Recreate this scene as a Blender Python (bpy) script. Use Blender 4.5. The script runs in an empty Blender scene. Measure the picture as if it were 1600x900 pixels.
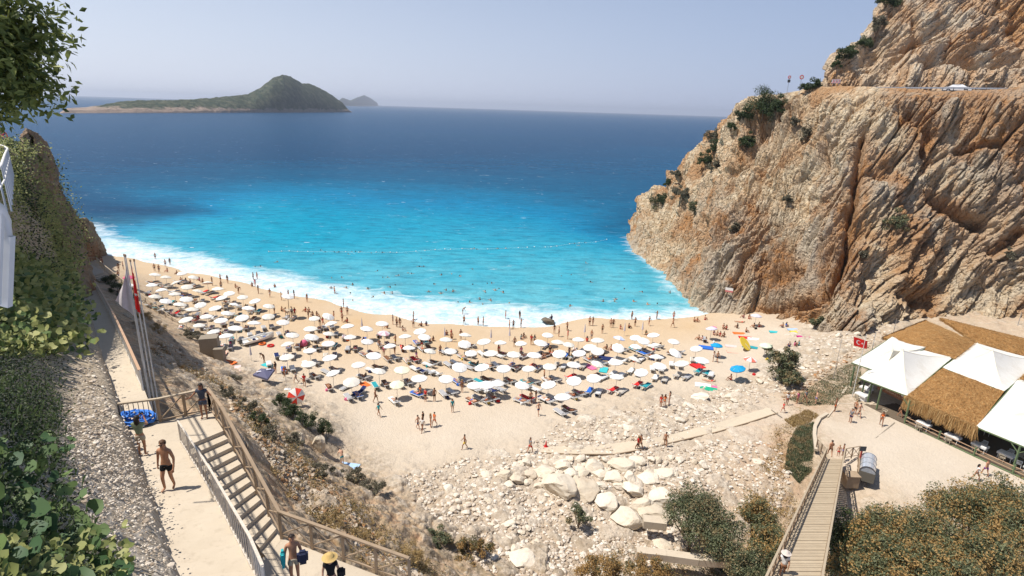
import bpy, bmesh, math, random
import numpy as np
from mathutils import Vector, Matrix, Quaternion
random.seed(7); RNG = np.random.default_rng(11)
SC = bpy.context.scene; COL = SC.collection

# ------------------------------------------------------------ camera, sky, sun, exposure
CAM_H, FPX = 36.0, 900.0                      # eye height above the sea, focal length for a 1600 px wide frame
ROLL = math.radians(1.83); PITCH = math.atan((450 - 170) / FPX)
cF = np.array([0, math.cos(PITCH), -math.sin(PITCH)])
_U = np.array([0, math.sin(PITCH), math.cos(PITCH)]); _R = np.array([1.0, 0, 0])
cR = _R * math.cos(ROLL) + _U * math.sin(ROLL); cU = _U * math.cos(ROLL) - _R * math.sin(ROLL)
EYE = np.array([0, 0, CAM_H])
cam_d = bpy.data.cameras.new("camera"); cam = bpy.data.objects.new("camera", cam_d); COL.objects.link(cam)
cam_d.sensor_width = 36; cam_d.lens = 36 * FPX / 1600; cam_d.clip_end = 60000; cam_d.clip_start = 0.1
m = Matrix.Identity(4)
for i in range(3):
    m[i][0], m[i][1], m[i][2], m[i][3] = cR[i], cU[i], -cF[i], EYE[i]
cam.matrix_world = m; SC.camera = cam

SUN_AZ, SUN_EL = math.radians(-98), math.radians(64)      # azimuth from +Y (clockwise positive): high sun, out to the left
world = bpy.data.worlds.new("World"); SC.world = world; world.use_nodes = True
wn = world.node_tree.nodes; wl = world.node_tree.links
sky = wn.new("ShaderNodeTexSky"); sky.sky_type = 'NISHITA'; sky.sun_disc = False
sky.sun_elevation = SUN_EL; sky.sun_rotation = SUN_AZ; sky.altitude = 30; sky.air_density = 1.0; sky.dust_density = .5; sky.ozone_density = 3.0
_mx = wn.new("ShaderNodeMix"); _mx.data_type = 'RGBA'; _mx.blend_type = 'MIX'      # thin summer haze: the sky pales towards the horizon
_tc = wn.new("ShaderNodeTexCoord"); _sp = wn.new("ShaderNodeSeparateXYZ"); wl.new(_tc.outputs["Generated"], _sp.inputs[0])
_rp = wn.new("ShaderNodeMapRange"); _rp.inputs[1].default_value = -.02; _rp.inputs[2].default_value = .42; _rp.inputs[3].default_value = .92; _rp.inputs[4].default_value = .12; wl.new(_sp.outputs[2], _rp.inputs[0])
_rx = wn.new("ShaderNodeMapRange"); _rx.inputs[1].default_value = -.6; _rx.inputs[2].default_value = .55; wl.new(_sp.outputs[0], _rx.inputs[0])
_hc = wn.new("ShaderNodeMix"); _hc.data_type = 'RGBA'; _hc.inputs[6].default_value = (7.8, 8.3, 9.8, 1); _hc.inputs[7].default_value = (4.0, 4.8, 7.2, 1); wl.new(_rx.outputs[0], _hc.inputs[0])
wl.new(_rp.outputs[0], _mx.inputs[0]); wl.new(sky.outputs[0], _mx.inputs[6]); wl.new(_hc.outputs[2], _mx.inputs[7])
wl.new(_mx.outputs[2], wn["Background"].inputs[0]); wn["Background"].inputs[1].default_value = 0.082
sun_d = bpy.data.lights.new("sun", 'SUN'); sun = bpy.data.objects.new("sun", sun_d); COL.objects.link(sun)
sun_d.energy = 4.9; sun_d.angle = math.radians(0.5); sun_d.color = (1.0, 0.94, 0.86)
sdir = Vector((math.sin(SUN_AZ) * math.cos(SUN_EL), math.cos(SUN_AZ) * math.cos(SUN_EL), math.sin(SUN_EL)))
sun.rotation_euler = sdir.to_track_quat('Z', 'Y').to_euler()
SC.view_settings.view_transform = 'Standard'; SC.view_settings.look = 'None'
SC.view_settings.exposure = 0.32; SC.view_settings.gamma = 1.0
SC.cycles.max_bounces = 5; SC.cycles.diffuse_bounces = 3; SC.cycles.glossy_bounces = 2; SC.cycles.transmission_bounces = 3
SC.cycles.volume_bounces = 0; SC.cycles.use_denoising = True; SC.cycles.caustics_reflective = False

# ------------------------------------------------------------ pixel <-> place helpers (1600x900 frame of the photograph)
def ray(px, py): return cF + cR * (px - 800) / FPX + cU * (450 - py) / FPX
def P(px, py, z):
    d = ray(px, py); return EYE + d * ((z - CAM_H) / d[2])
def Y(px, py, y):
    d = ray(px, py); return EYE + d * (y / d[1])
def CX(px, y, z):                              # the point at depth y and height z that is seen in pixel column px
    k = (px - 800) / FPX; b = np.array([0, y, z - CAM_H]); 
    x = (k * b.dot(cF) - b.dot(cR)) / (cR[0] - k * cF[0]); return np.array([x, y, z])
def proj(q):
    v = np.asarray(q) - EYE; c = v @ cF
    return 800 + FPX * (v @ cR) / c, 450 - FPX * (v @ cU) / c, c
# ------------------------------------------------------------ numpy noise
_perm = RNG.permutation(256); _perm = np.concatenate([_perm, _perm, _perm])
_g = RNG.normal(size=(256, 3)); _g /= np.linalg.norm(_g, axis=1)[:, None]
def perlin(x, y, z=0.0):
    x, y, z = np.broadcast_arrays(np.asarray(x, float), y, z)
    xi, yi, zi = np.floor(x).astype(int), np.floor(y).astype(int), np.floor(z).astype(int)
    xf, yf, zf = x - xi, y - yi, z - zi
    xi &= 255; yi &= 255; zi &= 255
    u, v, w = [t * t * t * (t * (t * 6 - 15) + 10) for t in (xf, yf, zf)]
    r = 0
    for dx in (0, 1):
        a = _perm[xi + dx]; wx = u if dx else 1 - u
        for dy in (0, 1):
            b = _perm[a + yi + dy]; wy = v if dy else 1 - v
            for dz in (0, 1):
                g = _g[_perm[b + zi + dz]]; wz = w if dz else 1 - w
                r = r + wx * wy * wz * (g[..., 0] * (xf - dx) + g[..., 1] * (yf - dy) + g[..., 2] * (zf - dz))
    return r * 1.5
def fbm(x, y, z=0.0, oct=4, ridged=False):
    s, a, t = 0, 1.0, 0
    for i in range(oct):
        n = perlin(x * 2 ** i + 17 * i, y * 2 ** i + 5 * i, z * 2 ** i if not np.isscalar(z) else z + 3 * i)
        if ridged: n = 1 - 2 * np.abs(n)
        s = s + a * n; t += a; a *= 0.5
    return s / t
def worley(x, y, seed=0):                      # F1, F2 distance and a per-cell random number
    xi, yi = np.floor(x).astype(int), np.floor(y).astype(int)
    f1 = np.full(x.shape, 9.0); f2 = np.full(x.shape, 9.0); rid = np.zeros(x.shape)
    for dx in (-1, 0, 1):
        for dy in (-1, 0, 1):
            cx, cy = xi + dx, yi + dy
            h = _perm[(_perm[(cx + seed) & 255] + cy) & 255]
            px = cx + (_perm[h + 31] / 255.0) * .9; py = cy + (_perm[h + 97] / 255.0) * .9
            d = np.hypot(x - px, y - py); near = d < f1
            f2 = np.where(near, f1, np.minimum(f2, d)); rid = np.where(near, h / 255.0, rid); f1 = np.where(near, d, f1)
    return f1, f2, rid
class RBF:
    def __init__(s, pts, vals, smooth=0.0):
        s.p = np.array(pts, float); v = np.array(vals, float); v = v.reshape(len(v), -1)
        n = len(s.p); A = np.zeros((n + 1, n + 1))
        A[:n, :n] = np.hypot(s.p[:, None, 0] - s.p[None, :, 0], s.p[:, None, 1] - s.p[None, :, 1]) - smooth * np.eye(n)
        A[:n, n] = 1; A[n, :n] = 1
        s.w = np.linalg.solve(A, np.vstack([v, np.zeros((1, v.shape[1]))]))
    def __call__(s, x, y):
        x = np.asarray(x, float); y = np.asarray(y, float); sh = x.shape; x = x.ravel(); y = y.ravel()
        out = np.empty((x.size, s.w.shape[1]))
        for i in range(0, x.size, 40000):
            d = np.hypot(x[i:i + 40000, None] - s.p[None, :, 0], y[i:i + 40000, None] - s.p[None, :, 1])
            out[i:i + 40000] = d @ s.w[:-1] + s.w[-1]
        return out.reshape(sh + (-1,))
def uv(x, y): return np.arctan2(x, y) * 60.0, np.log(np.maximum(np.hypot(x, y), 1.0)) * 34.0

# ------------------------------------------------------------ mesh helpers
def tag(o, label=None, cat=None, group=None, kind=None):
    if label and not 4 <= len(label.split()) <= 16: print('LABEL', len(label.split()), label)
    if label: o["label"] = label
    if cat: o["category"] = cat
    if group: o["group"] = group
    if kind: o["kind"] = kind
    return o
def empty(name, loc, label=None, cat=None, group=None, rz=0.0):
    o = bpy.data.objects.new(name, None); COL.objects.link(o); o.location = [float(v) for v in loc]; o.rotation_euler = (0, 0, rz)
    o.empty_display_size = .2
    return tag(o, label, cat, group)
def np_mesh(name, v, f, mats=(), smooth=True, attrs=None):
    me = bpy.data.meshes.new(name); v = np.asarray(v, np.float32); f = np.asarray(f, np.int32)
    k = f.shape[1]
    me.vertices.add(len(v)); me.vertices.foreach_set("co", v.ravel())
    me.loops.add(f.size); me.loops.foreach_set("vertex_index", f.ravel())
    me.polygons.add(len(f)); me.polygons.foreach_set("loop_start", np.arange(0, f.size, k, dtype=np.int32))
    me.update(calc_edges=True)
    me.polygons.foreach_set("use_smooth", np.full(len(f), bool(smooth)))
    for kk, a in (attrs or {}).items():
        at = me.attributes.new(kk, 'FLOAT', 'POINT'); at.data.foreach_set("value", np.asarray(a, np.float32).ravel())
    for mt in mats: me.materials.append(mt)
    return me
def link(name, me, parent=None, loc=None):
    o = bpy.data.objects.new(name, me); COL.objects.link(o)
    if parent is not None: o.parent = parent
    if loc is not None: o.location = [float(c) for c in loc]
    return o
def grid_faces(nu, nv):
    i = np.arange(nu * nv).reshape(nu, nv)
    return np.stack([i[:-1, :-1], i[1:, :-1], i[1:, 1:], i[:-1, 1:]], -1).reshape(-1, 4)
class MB:
    """collects boxes, tubes, quads into one mesh"""
    def __init__(s): s.v = []; s.f = []; s.mi = []; s.cur = 0
    def add(s, vs, fs):
        b = len(s.v); s.v += [tuple(float(c) for c in q) for q in vs]; s.f += [[b + i for i in f] for f in fs]; s.mi += [s.cur] * len(fs)
    def box(s, c, size, rz=0.0, tilt=None):
        M = Matrix.Rotation(rz, 3, 'Z')
        if tilt is not None: M = M @ tilt
        vs = [Vector(c) + M @ Vector((sx * size[0] / 2, sy * size[1] / 2, sz * size[2] / 2)) for sx in (-1, 1) for sy in (-1, 1) for sz in (-1, 1)]
        s.add(vs, [(0, 1, 3, 2), (4, 6, 7, 5), (0, 4, 5, 1), (2, 3, 7, 6), (0, 2, 6, 4), (1, 5, 7, 3)])
    def bar(s, a, b, w, h=None, up=(0, 0, 1)):   # a rectangular bar from a to b
        a, b = Vector(a), Vector(b); d = (b - a).normalized(); h = h or w
        x = d.cross(Vector(up))
        if x.length < 1e-4: x = d.cross(Vector((0, 1, 0)))
        x.normalize(); y = x.cross(d)
        vs = [q + x * sx * w / 2 + y * sy * h / 2 for q in (a, b) for sx, sy in ((-1, -1), (1, -1), (1, 1), (-1, 1))]
        s.add(vs, [(0, 1, 2, 3), (4, 7, 6, 5), (0, 4, 5, 1), (1, 5, 6, 2), (2, 6, 7, 3), (3, 7, 4, 0)])
    def tube(s, pts, r, n=8, r2=None):
        pts = [Vector(p) for p in pts]; rs = [r + ((r2 if r2 is not None else r) - r) * i / max(1, len(pts) - 1) for i in range(len(pts))]
        vs = []; fs = []
        for i, p in enumerate(pts):
            d = (pts[min(i + 1, len(pts) - 1)] - pts[max(i - 1, 0)]).normalized()
            x = d.cross(Vector((0, 0, 1)));
            if x.length < 1e-3: x = d.cross(Vector((0, 1, 0)))
            x.normalize(); y = x.cross(d)
            for k in range(n):
                a = 2 * math.pi * k / n; vs.append(p + (x * math.cos(a) + y * math.sin(a)) * rs[i])
        for i in range(len(pts) - 1):
            for k in range(n): fs.append((i * n + k, i * n + (k + 1) % n, (i + 1) * n + (k + 1) % n, (i + 1) * n + k))
        fs.append(tuple(range(n))[::-1]); fs.append(tuple((len(pts) - 1) * n + k for k in range(n)))
        s.add(vs, fs)
    def poly(s, pts, thick=0.0, down=(0, 0, -1)):
        n = len(pts)
        if thick <= 0: s.add(pts, [tuple(range(n))]); return
        d = Vector(down) * thick; vs = [Vector(p) for p in pts] + [Vector(p) + d for p in pts]
        s.add(vs, [tuple(range(n)), tuple(range(n, 2 * n))[::-1]] + [(i, n + i, n + (i + 1) % n, (i + 1) % n) for i in range(n)])
    def build(s, name, mats, parent=None, smooth=False, loc=None):
        me = bpy.data.meshes.new(name); off = Vector(loc) if loc is not None else Vector((0, 0, 0))
        me.from_pydata([tuple(Vector(v) - off) for v in s.v], [], s.f); me.update()
        bm = bmesh.new(); bm.from_mesh(me); bmesh.ops.recalc_face_normals(bm, faces=bm.faces); bm.to_mesh(me); bm.free()
        for mt in (mats if isinstance(mats, (list, tuple)) else [mats]): me.materials.append(mt)
        me.polygons.foreach_set("material_index", s.mi)
        if smooth: me.polygons.foreach_set("use_smooth", [True] * len(me.polygons))
        return link(name, me, parent, loc)

# ------------------------------------------------------------ materials
class NT:
    def __init__(s, name, rough=.8, spec=.3, color=(.5, .5, .5)):
        s.m = bpy.data.materials.new(name); s.m.use_nodes = True; s.n = s.m.node_tree.nodes; s.l = s.m.node_tree.links
        s.b = s.n["Principled BSDF"]; s.b.inputs["Roughness"].default_value = rough; s.b.inputs["Specular IOR Level"].default_value = spec
        s.b.inputs["Base Color"].default_value = (*color, 1)
    def val(s, v):
        return v
    def _in(s, sock, v):
        if hasattr(v, "links") or isinstance(v, bpy.types.NodeSocket): s.l.new(v, sock)
        elif isinstance(v, (tuple, list)): sock.default_value = (*v, 1) if len(v) == 3 and len(sock.default_value) == 4 else v
        else: sock.default_value = v
    def attr(s, name):
        a = s.n.new("ShaderNodeAttribute"); a.attribute_name = name; return a.outputs["Fac"]
    def coords(s, scale=(1, 1, 1), rot=(0, 0, 0), obj=True):
        t = s.n.new("ShaderNodeTexCoord"); mp = s.n.new("ShaderNodeMapping"); mp.inputs["Scale"].default_value = scale; mp.inputs["Rotation"].default_value = rot
        s.l.new(t.outputs["Object"], mp.inputs[0]); return mp.outputs[0]
    def noise(s, scale=1, detail=5, rough=.6, vec=None, dist=0):
        t = s.n.new("ShaderNodeTexNoise"); t.inputs["Scale"].default_value = scale; t.inputs["Detail"].default_value = detail
        t.inputs["Roughness"].default_value = rough; t.inputs["Distortion"].default_value = dist
        s.l.new(vec if vec is not None else s.coords(), t.inputs["Vector"]); return t.outputs["Fac"]
    def voro(s, scale=1, vec=None, feat='F1', out="Distance"):
        t = s.n.new("ShaderNodeTexVoronoi"); t.inputs["Scale"].default_value = scale; t.feature = feat
        s.l.new(vec if vec is not None else s.coords(), t.inputs["Vector"]); return t.outputs[out]
    def ramp(s, v, stops):
        r = s.n.new("ShaderNodeValToRGB"); e = r.color_ramp.elements
        while len(e) < len(stops): e.new(0.5)
        for el, (p, c) in zip(e, stops): el.position = p; el.color = (*c, 1) if isinstance(c, tuple) else (c, c, c, 1)
        s._in(r.inputs[0], v); return r.outputs[0]
    def mix(s, fac, a, b, mode='MIX'):
        x = s.n.new("ShaderNodeMix"); x.data_type = 'RGBA'; x.blend_type = mode
        s._in(x.inputs[0], fac); s._in(x.inputs[6], a); s._in(x.inputs[7], b); return x.outputs[2]
    def math(s, op, a, b=0.0, clamp=False):
        x = s.n.new("ShaderNodeMath"); x.operation = op; x.use_clamp = clamp; s._in(x.inputs[0], a); s._in(x.inputs[1], b); return x.outputs[0]
    def island(s):
        return s.n.new("ShaderNodeNewGeometry").outputs["Random Per Island"]
    def color(s, v): s._in(s.b.inputs["Base Color"], v)
    def bump(s, h, strength=.5, dist=.1):
        b = s.n.new("ShaderNodeBump"); b.inputs["Strength"].default_value = strength; b.inputs["Distance"].default_value = dist
        s._in(b.inputs["Height"], h); s.l.new(b.outputs[0], s.b.inputs["Normal"])
_simple = {}
def simple(name, c, rough=.7, spec=.3, var=.12, scale=6.0, metal=0.0):
    if name in _simple: return _simple[name]
    t = NT(name, rough, spec); n = t.noise(scale, 4)
    t.color(t.mix(n, tuple(max(0, x * (1 - var)) for x in c), tuple(min(1, x * (1 + var)) for x in c)))
    t.b.inputs["Metallic"].default_value = metal; t.bump(n, .15, .02); _simple[name] = t.m; return t.m
def leaf_mat(name, dark, light, dry=None, dryness=0.0, trans=.25):
    t = NT(name, .55, .35); r = t.island(); c = t.ramp(r, [(0, dark), (.55, tuple((a + b) / 2 for a, b in zip(dark, light))), (1, light)])
    if dry:
        n = t.noise(1.1, 3); f = t.math('GREATER_THAN', t.math('ADD', t.math('MULTIPLY', r, .22), t.math('MULTIPLY', n, 1.3)), .76 + (.5 - dryness) * .5); c = t.mix(f, c, dry)
    t.color(c); tr = t.n.new("ShaderNodeBsdfTranslucent"); t.l.new(c, tr.inputs[0]) if not isinstance(c, tuple) else None
    ms = t.n.new("ShaderNodeMixShader"); ms.inputs[0].default_value = trans
    t.l.new(t.b.outputs[0], ms.inputs[1]); t.l.new(tr.outputs[0], ms.inputs[2]); t.l.new(ms.outputs[0], t.n["Material Output"].inputs[0]); return t.m

t = NT("ground", .95, .15)                      # the whole land sheet; attributes say what lies where
so, sa, st, rd, vg = [t.attr(k) for k in ("soil", "wet", "stone", "rnd", "veg")]
fine = t.noise(3.0, 6, .7); mid = t.noise(.35, 5, .65); pebb = t.voro(5.0); crumb = t.noise(11.0, 5, .75)
sandc = t.mix(mid, (.50, .42, .32), (.61, .53, .43))
sandc = t.mix(t.math('MULTIPLY', fine, .35), sandc, (.42, .35, .27))
sandc = t.mix(t.ramp(sa, [(0, 0.0), (1, 1.0)]), sandc, t.mix(mid, (.46, .31, .165), (.53, .385, .225)))
rockc = t.ramp(rd, [(0, (.36, .30, .23)), (.45, (.50, .43, .34)), (1, (.64, .57, .47))])
rockc = t.mix(t.ramp(t.noise(1.3, 6, .75), [(.42, 0.0), (.62, .7)]), rockc, (.27, .21, .15))
rockc = t.mix(t.math('MULTIPLY', so, .55), rockc, (.34, .21, .11))
rockc = t.mix(t.math('MULTIPLY', vg, t.ramp(t.noise(.7, 6, .75), [(.45, 0.0), (.6, .8)])), rockc, (.15, .12, .075))
soilc = t.mix(t.ramp(t.noise(.9, 5), [(.35, 0.0), (.65, 1.0)]), (.42, .19, .075), (.46, .33, .19))
sandc = t.mix(t.math('MULTIPLY', t.attr('rubbly'), t.ramp(t.noise(.8, 6, .7), [(.3, .45), (.6, .95)])), sandc, t.mix(fine, (.33, .25, .165), (.47, .38, .27)))
c = t.mix(so, sandc, soilc); c = t.mix(t.math('MULTIPLY', st, .92), c, rockc)
c = t.mix(t.math('MULTIPLY', vg, t.ramp(t.noise(1.6, 6, .75), [(.42, 0.0), (.58, 1.0)])), c, t.mix(fine, (.10, .085, .045), (.25, .18, .09)))
c = t.mix(t.math('MULTIPLY', t.ramp(crumb, [(.30, .75), (.48, 0.0)]), t.ramp(t.math('ADD', t.math('ADD', st, so), t.attr('rubbly')), [(.1, .12), (.6, .8)])), c, (.16, .11, .07))
t.color(c); t.bump(t.math('ADD', t.math('ADD', t.math('MULTIPLY', pebb, .5), fine), t.math('MULTIPLY', crumb, .5)), .65, .14); M_ground = t.m

def rock_mat(name, pale, tan, grey, rust, ochre, amt=1.0):
    t = NT(name, .95, .12)
    dg = t.coords((.10, .10, .045), (0, math.radians(28), 0)); n1 = t.noise(1.0, 6, .62, dg, .6); n2 = t.noise(.035, 5, .6); n3 = t.noise(.7, 6, .7)
    streak = t.noise(1.0, 5, .6, t.coords((.5, .5, .06), (0, math.radians(22), 0)), .3)
    c = t.mix(t.ramp(n3, [(.35, 0.0), (.65, 1.0)]), tan, pale)
    c = t.mix(t.ramp(n2, [(.45, 0.0), (.6, .75)]), c, grey)
    c = t.mix(t.ramp(streak, [(.5, 0.0), (.68, .55 * amt)]), c, ochre)
    ra = t.math('ADD', t.attr("rust"), t.math('MULTIPLY', t.ramp(n1, [(.475, 0.0), (.59, 1.0)]), .9 * amt), True)
    c = t.mix(t.math('MULTIPLY', ra, t.ramp(n3, [(.3, .35), (.6, 1.0)])), c, t.mix(n3, rust, ochre))
    c = t.mix(t.ramp(t.noise(2.5, 5, .7), [(.5, 0.0), (.75, .45)]), c, tuple(x * .45 for x in tan))
    cr_ = t.voro(.9, t.coords((1, 1, .5), (0, math.radians(25), 0)), 'DISTANCE_TO_EDGE'); t.color(c); t.bump(t.math('ADD', t.noise(1.6, 9, .75), t.math('MINIMUM', t.math('MULTIPLY', cr_, 2.5), .35)), .95, .7); return t.m
M_rock = rock_mat("limestone", (.74, .63, .46), (.48, .355, .215), (.42, .37, .30), (.31, .11, .03), (.45, .245, .095), .95)
M_rock_up = rock_mat("pale_limestone", (.72, .63, .49), (.55, .43, .29), (.52, .45, .36), (.38, .15, .05), (.54, .31, .12), .75)
M_rock_sea = rock_mat("brown_rock", (.42, .33, .23), (.30, .21, .14), (.30, .25, .20), (.30, .11, .05), (.36, .20, .10), 1.0)
t = NT("boulder_stone", .9, .15); n = t.noise(1.4, 7, .65); oi = t.n.new("ShaderNodeObjectInfo").outputs["Random"]
cc = t.mix(oi, (.54, .46, .35), (.68, .61, .50)); cc = t.mix(t.ramp(n, [(.5, 0.0), (.72, .6)]), cc, (.46, .35, .24)); t.color(cc); t.bump(n, .5, .2); M_boulder = t.m

t = NT("sea_water", .22, .12); t.b.inputs["Specular Tint"].default_value = (.30, .55, .85, 1)
tq, mk, fm = t.attr("turq"), t.attr("milk"), t.attr("foam")
tqn = t.math('ADD', tq, t.math('MULTIPLY', t.math('SUBTRACT', t.noise(.035, 5, .6, t.coords((.5, 1.4, 1))), .5), .28), True)
c = t.ramp(tqn, [(0, (.003, .040, .100)), (.3, (.002, .085, .175)), (.6, (.0, .175, .33)), (1, (.0, .27, .40))])
c = t.mix(t.math('MULTIPLY', mk, t.ramp(t.noise(.12, 5, .6), [(.3, .5), (.65, 1.0)]), True), c, (.17, .47, .52))
w1 = t.noise(.32, 8, .72, t.coords((.45, 1.5, 1)))  # wave light and shade, put into the water colour by the next two mixes
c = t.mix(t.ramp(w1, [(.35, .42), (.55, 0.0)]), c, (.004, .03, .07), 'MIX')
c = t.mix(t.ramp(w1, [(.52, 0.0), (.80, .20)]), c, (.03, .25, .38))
caps = t.ramp(t.noise(.55, 3, .5, t.coords((.35, 1.2, 1))), [(.735, 0.0), (.765, .8)])
c = t.mix(caps, c, (.75, .82, .85))
fn = t.noise(.20, 8, .72, t.coords((.7, 1.2, 1)), 1.0); fo = t.math('ADD', fm, t.math('MULTIPLY', t.math('SUBTRACT', fn, .5), 2.0)); fo = t.ramp(fo, [(.22, 0.0), (.50, .42), (.95, 1.0)])
lace = t.ramp(t.noise(.6, 7, .75, None, .8), [(.36, .50), (.6, 1.0)]); fo = t.math('MULTIPLY', fo, lace)
t.color(t.mix(fo, c, (.70, .75, .76)))
t._in(t.b.inputs["Roughness"], t.ramp(fo, [(0, .24), (1, .8)]))
t.bump(t.math('ADD', t.noise(.9, 5, .65, t.coords((.6, 1.3, 1))), t.math('MULTIPLY', t.noise(.16, 3), 1.2)), .55, 1.0)
t.b.inputs["Specular IOR Level"].default_value = 0.0                # body colour of the water; the mirror part is the thin layer mixed in below
gl = t.n.new("ShaderNodeBsdfGlossy"); gl.inputs["Roughness"].default_value = .16; gl.inputs["Color"].default_value = (.80, .90, 1, 1)
for l_ in t.b.inputs["Normal"].links: t.l.new(l_.from_socket, gl.inputs["Normal"])
lw = t.n.new("ShaderNodeLayerWeight"); lw.inputs["Blend"].default_value = .5; mf = t.math('ADD', t.math('MULTIPLY', t.math('POWER', lw.outputs["Facing"], 6.0), .26), .02)
ms = t.n.new("ShaderNodeMixShader"); t.l.new(mf, ms.inputs[0]); t.l.new(t.b.outputs[0], ms.inputs[1]); t.l.new(gl.outputs[0], ms.inputs[2]); t.l.new(ms.outputs[0], t.n["Material Output"].inputs[0]); M_sea = t.m

M_canvas = simple("white_canvas", (.74, .725, .69), .8, .2, .05); M_cream = simple("cream_canvas", (.78, .74, .55), .8, .2, .03)
M_pole = simple("parasol_pole", (.62, .60, .56), .5, .4)
M_plastic = simple("white_plastic", (.74, .74, .72), .45, .4, .05)
M_wood = simple("weathered_wood", (.33, .245, .165), .8, .2, .3, 3.0); M_woodp = simple("pale_wood", (.44, .36, .26), .8, .2, .25, 3.0)
M_whitep = simple("white_paint", (.68, .66, .62), .6, .3, .12, 4.0)
M_metal = simple("grey_metal", (.42, .43, .44), .4, .5, .1, 4.0, .6)
M_dark = simple("dark_steel", (.06, .06, .06), .5, .4); M_tan = simple("tan_handrail", (.46, .30, .19), .6, .3, .15)
M_green = simple("green_paint", (.13, .18, .09), .6, .3, .15); M_red = simple("flag_red", (.72, .025, .02), .7, .2, .06)
M_black = simple("black_rubber", (.02, .02, .02), .7); M_glass = simple("dark_glass", (.05, .06, .07), .1, .6)
t = NT("concrete", .9, .2); n = t.noise(.8, 7, .7); cc = t.mix(n, (.42, .35, .26), (.58, .50, .39)); cc = t.mix(t.ramp(t.noise(5, 4), [(.55, 0.0), (.7, .35)]), cc, (.33, .27, .2)); t.color(cc); t.bump(n, .3, .05); M_conc = t.m
M_conc_d = simple("shaded_concrete", (.27, .23, .18), .9, .2, .2)  # darker concrete copy, shade put into its colour; paving joints use it too
ORD = "first second third fourth fifth sixth seventh eighth ninth tenth eleventh twelfth thirteenth fourteenth fifteenth sixteenth seventeenth eighteenth nineteenth".split()
for _t, _o in (("twenty", "twentieth"), ("thirty", "thirtieth"), ("forty", "fortieth"), ("fifty", "fiftieth"), ("sixty", "sixtieth"), ("seventy", "seventieth"), ("eighty", "eightieth"), ("ninety", "ninetieth")): ORD += [_o] + [_t + "-" + w for w in ORD[:9]]
# ------------------------------------------------------------ land: heights and surface kinds known at picked places, interpolated between them
# (px, py, z, roughness, soil, wet sand, stones, dry scrub)
SHORE = [(128, 392), (170, 401), (215, 405), (270, 417), (330, 432), (380, 444), (420, 453), (470, 466), (520, 476), (545, 482), (590, 492), (612, 492), (640, 501), (672, 507), (700, 505),
         (740, 508), (790, 513), (830, 514), (858, 512), (880, 505), (925, 498), (985, 501), (1050, 498), (1100, 492), (1118, 484)]
FOAM_OUT = [(120, 350), (155, 352), (165, 368), (200, 380), (250, 388), (300, 397), (350, 411), (400, 424), (450, 433), (500, 445), (560, 452), (610, 462), (660, 470), (720, 474), (780, 478), (840, 484), (900, 486), (960, 490), (1020, 489), (1070, 484), (1100, 478)]
GP = []
for x, y in SHORE: GP.append((x, y, 0.05, 0, 0, .55, 0, 0)); GP.append((x + 2, y - 9, -.5, 0, 0, 1, 0, 0))
for x, y in [(250, 380), (400, 410), (600, 440), (800, 460), (950, 470), (500, 350), (800, 350), (300, 330), (600, 250), (900, 250), (1000, 300), (60, 300)]: GP.append((x, y, -3, 0, 0, 1, 0, 0))
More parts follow.
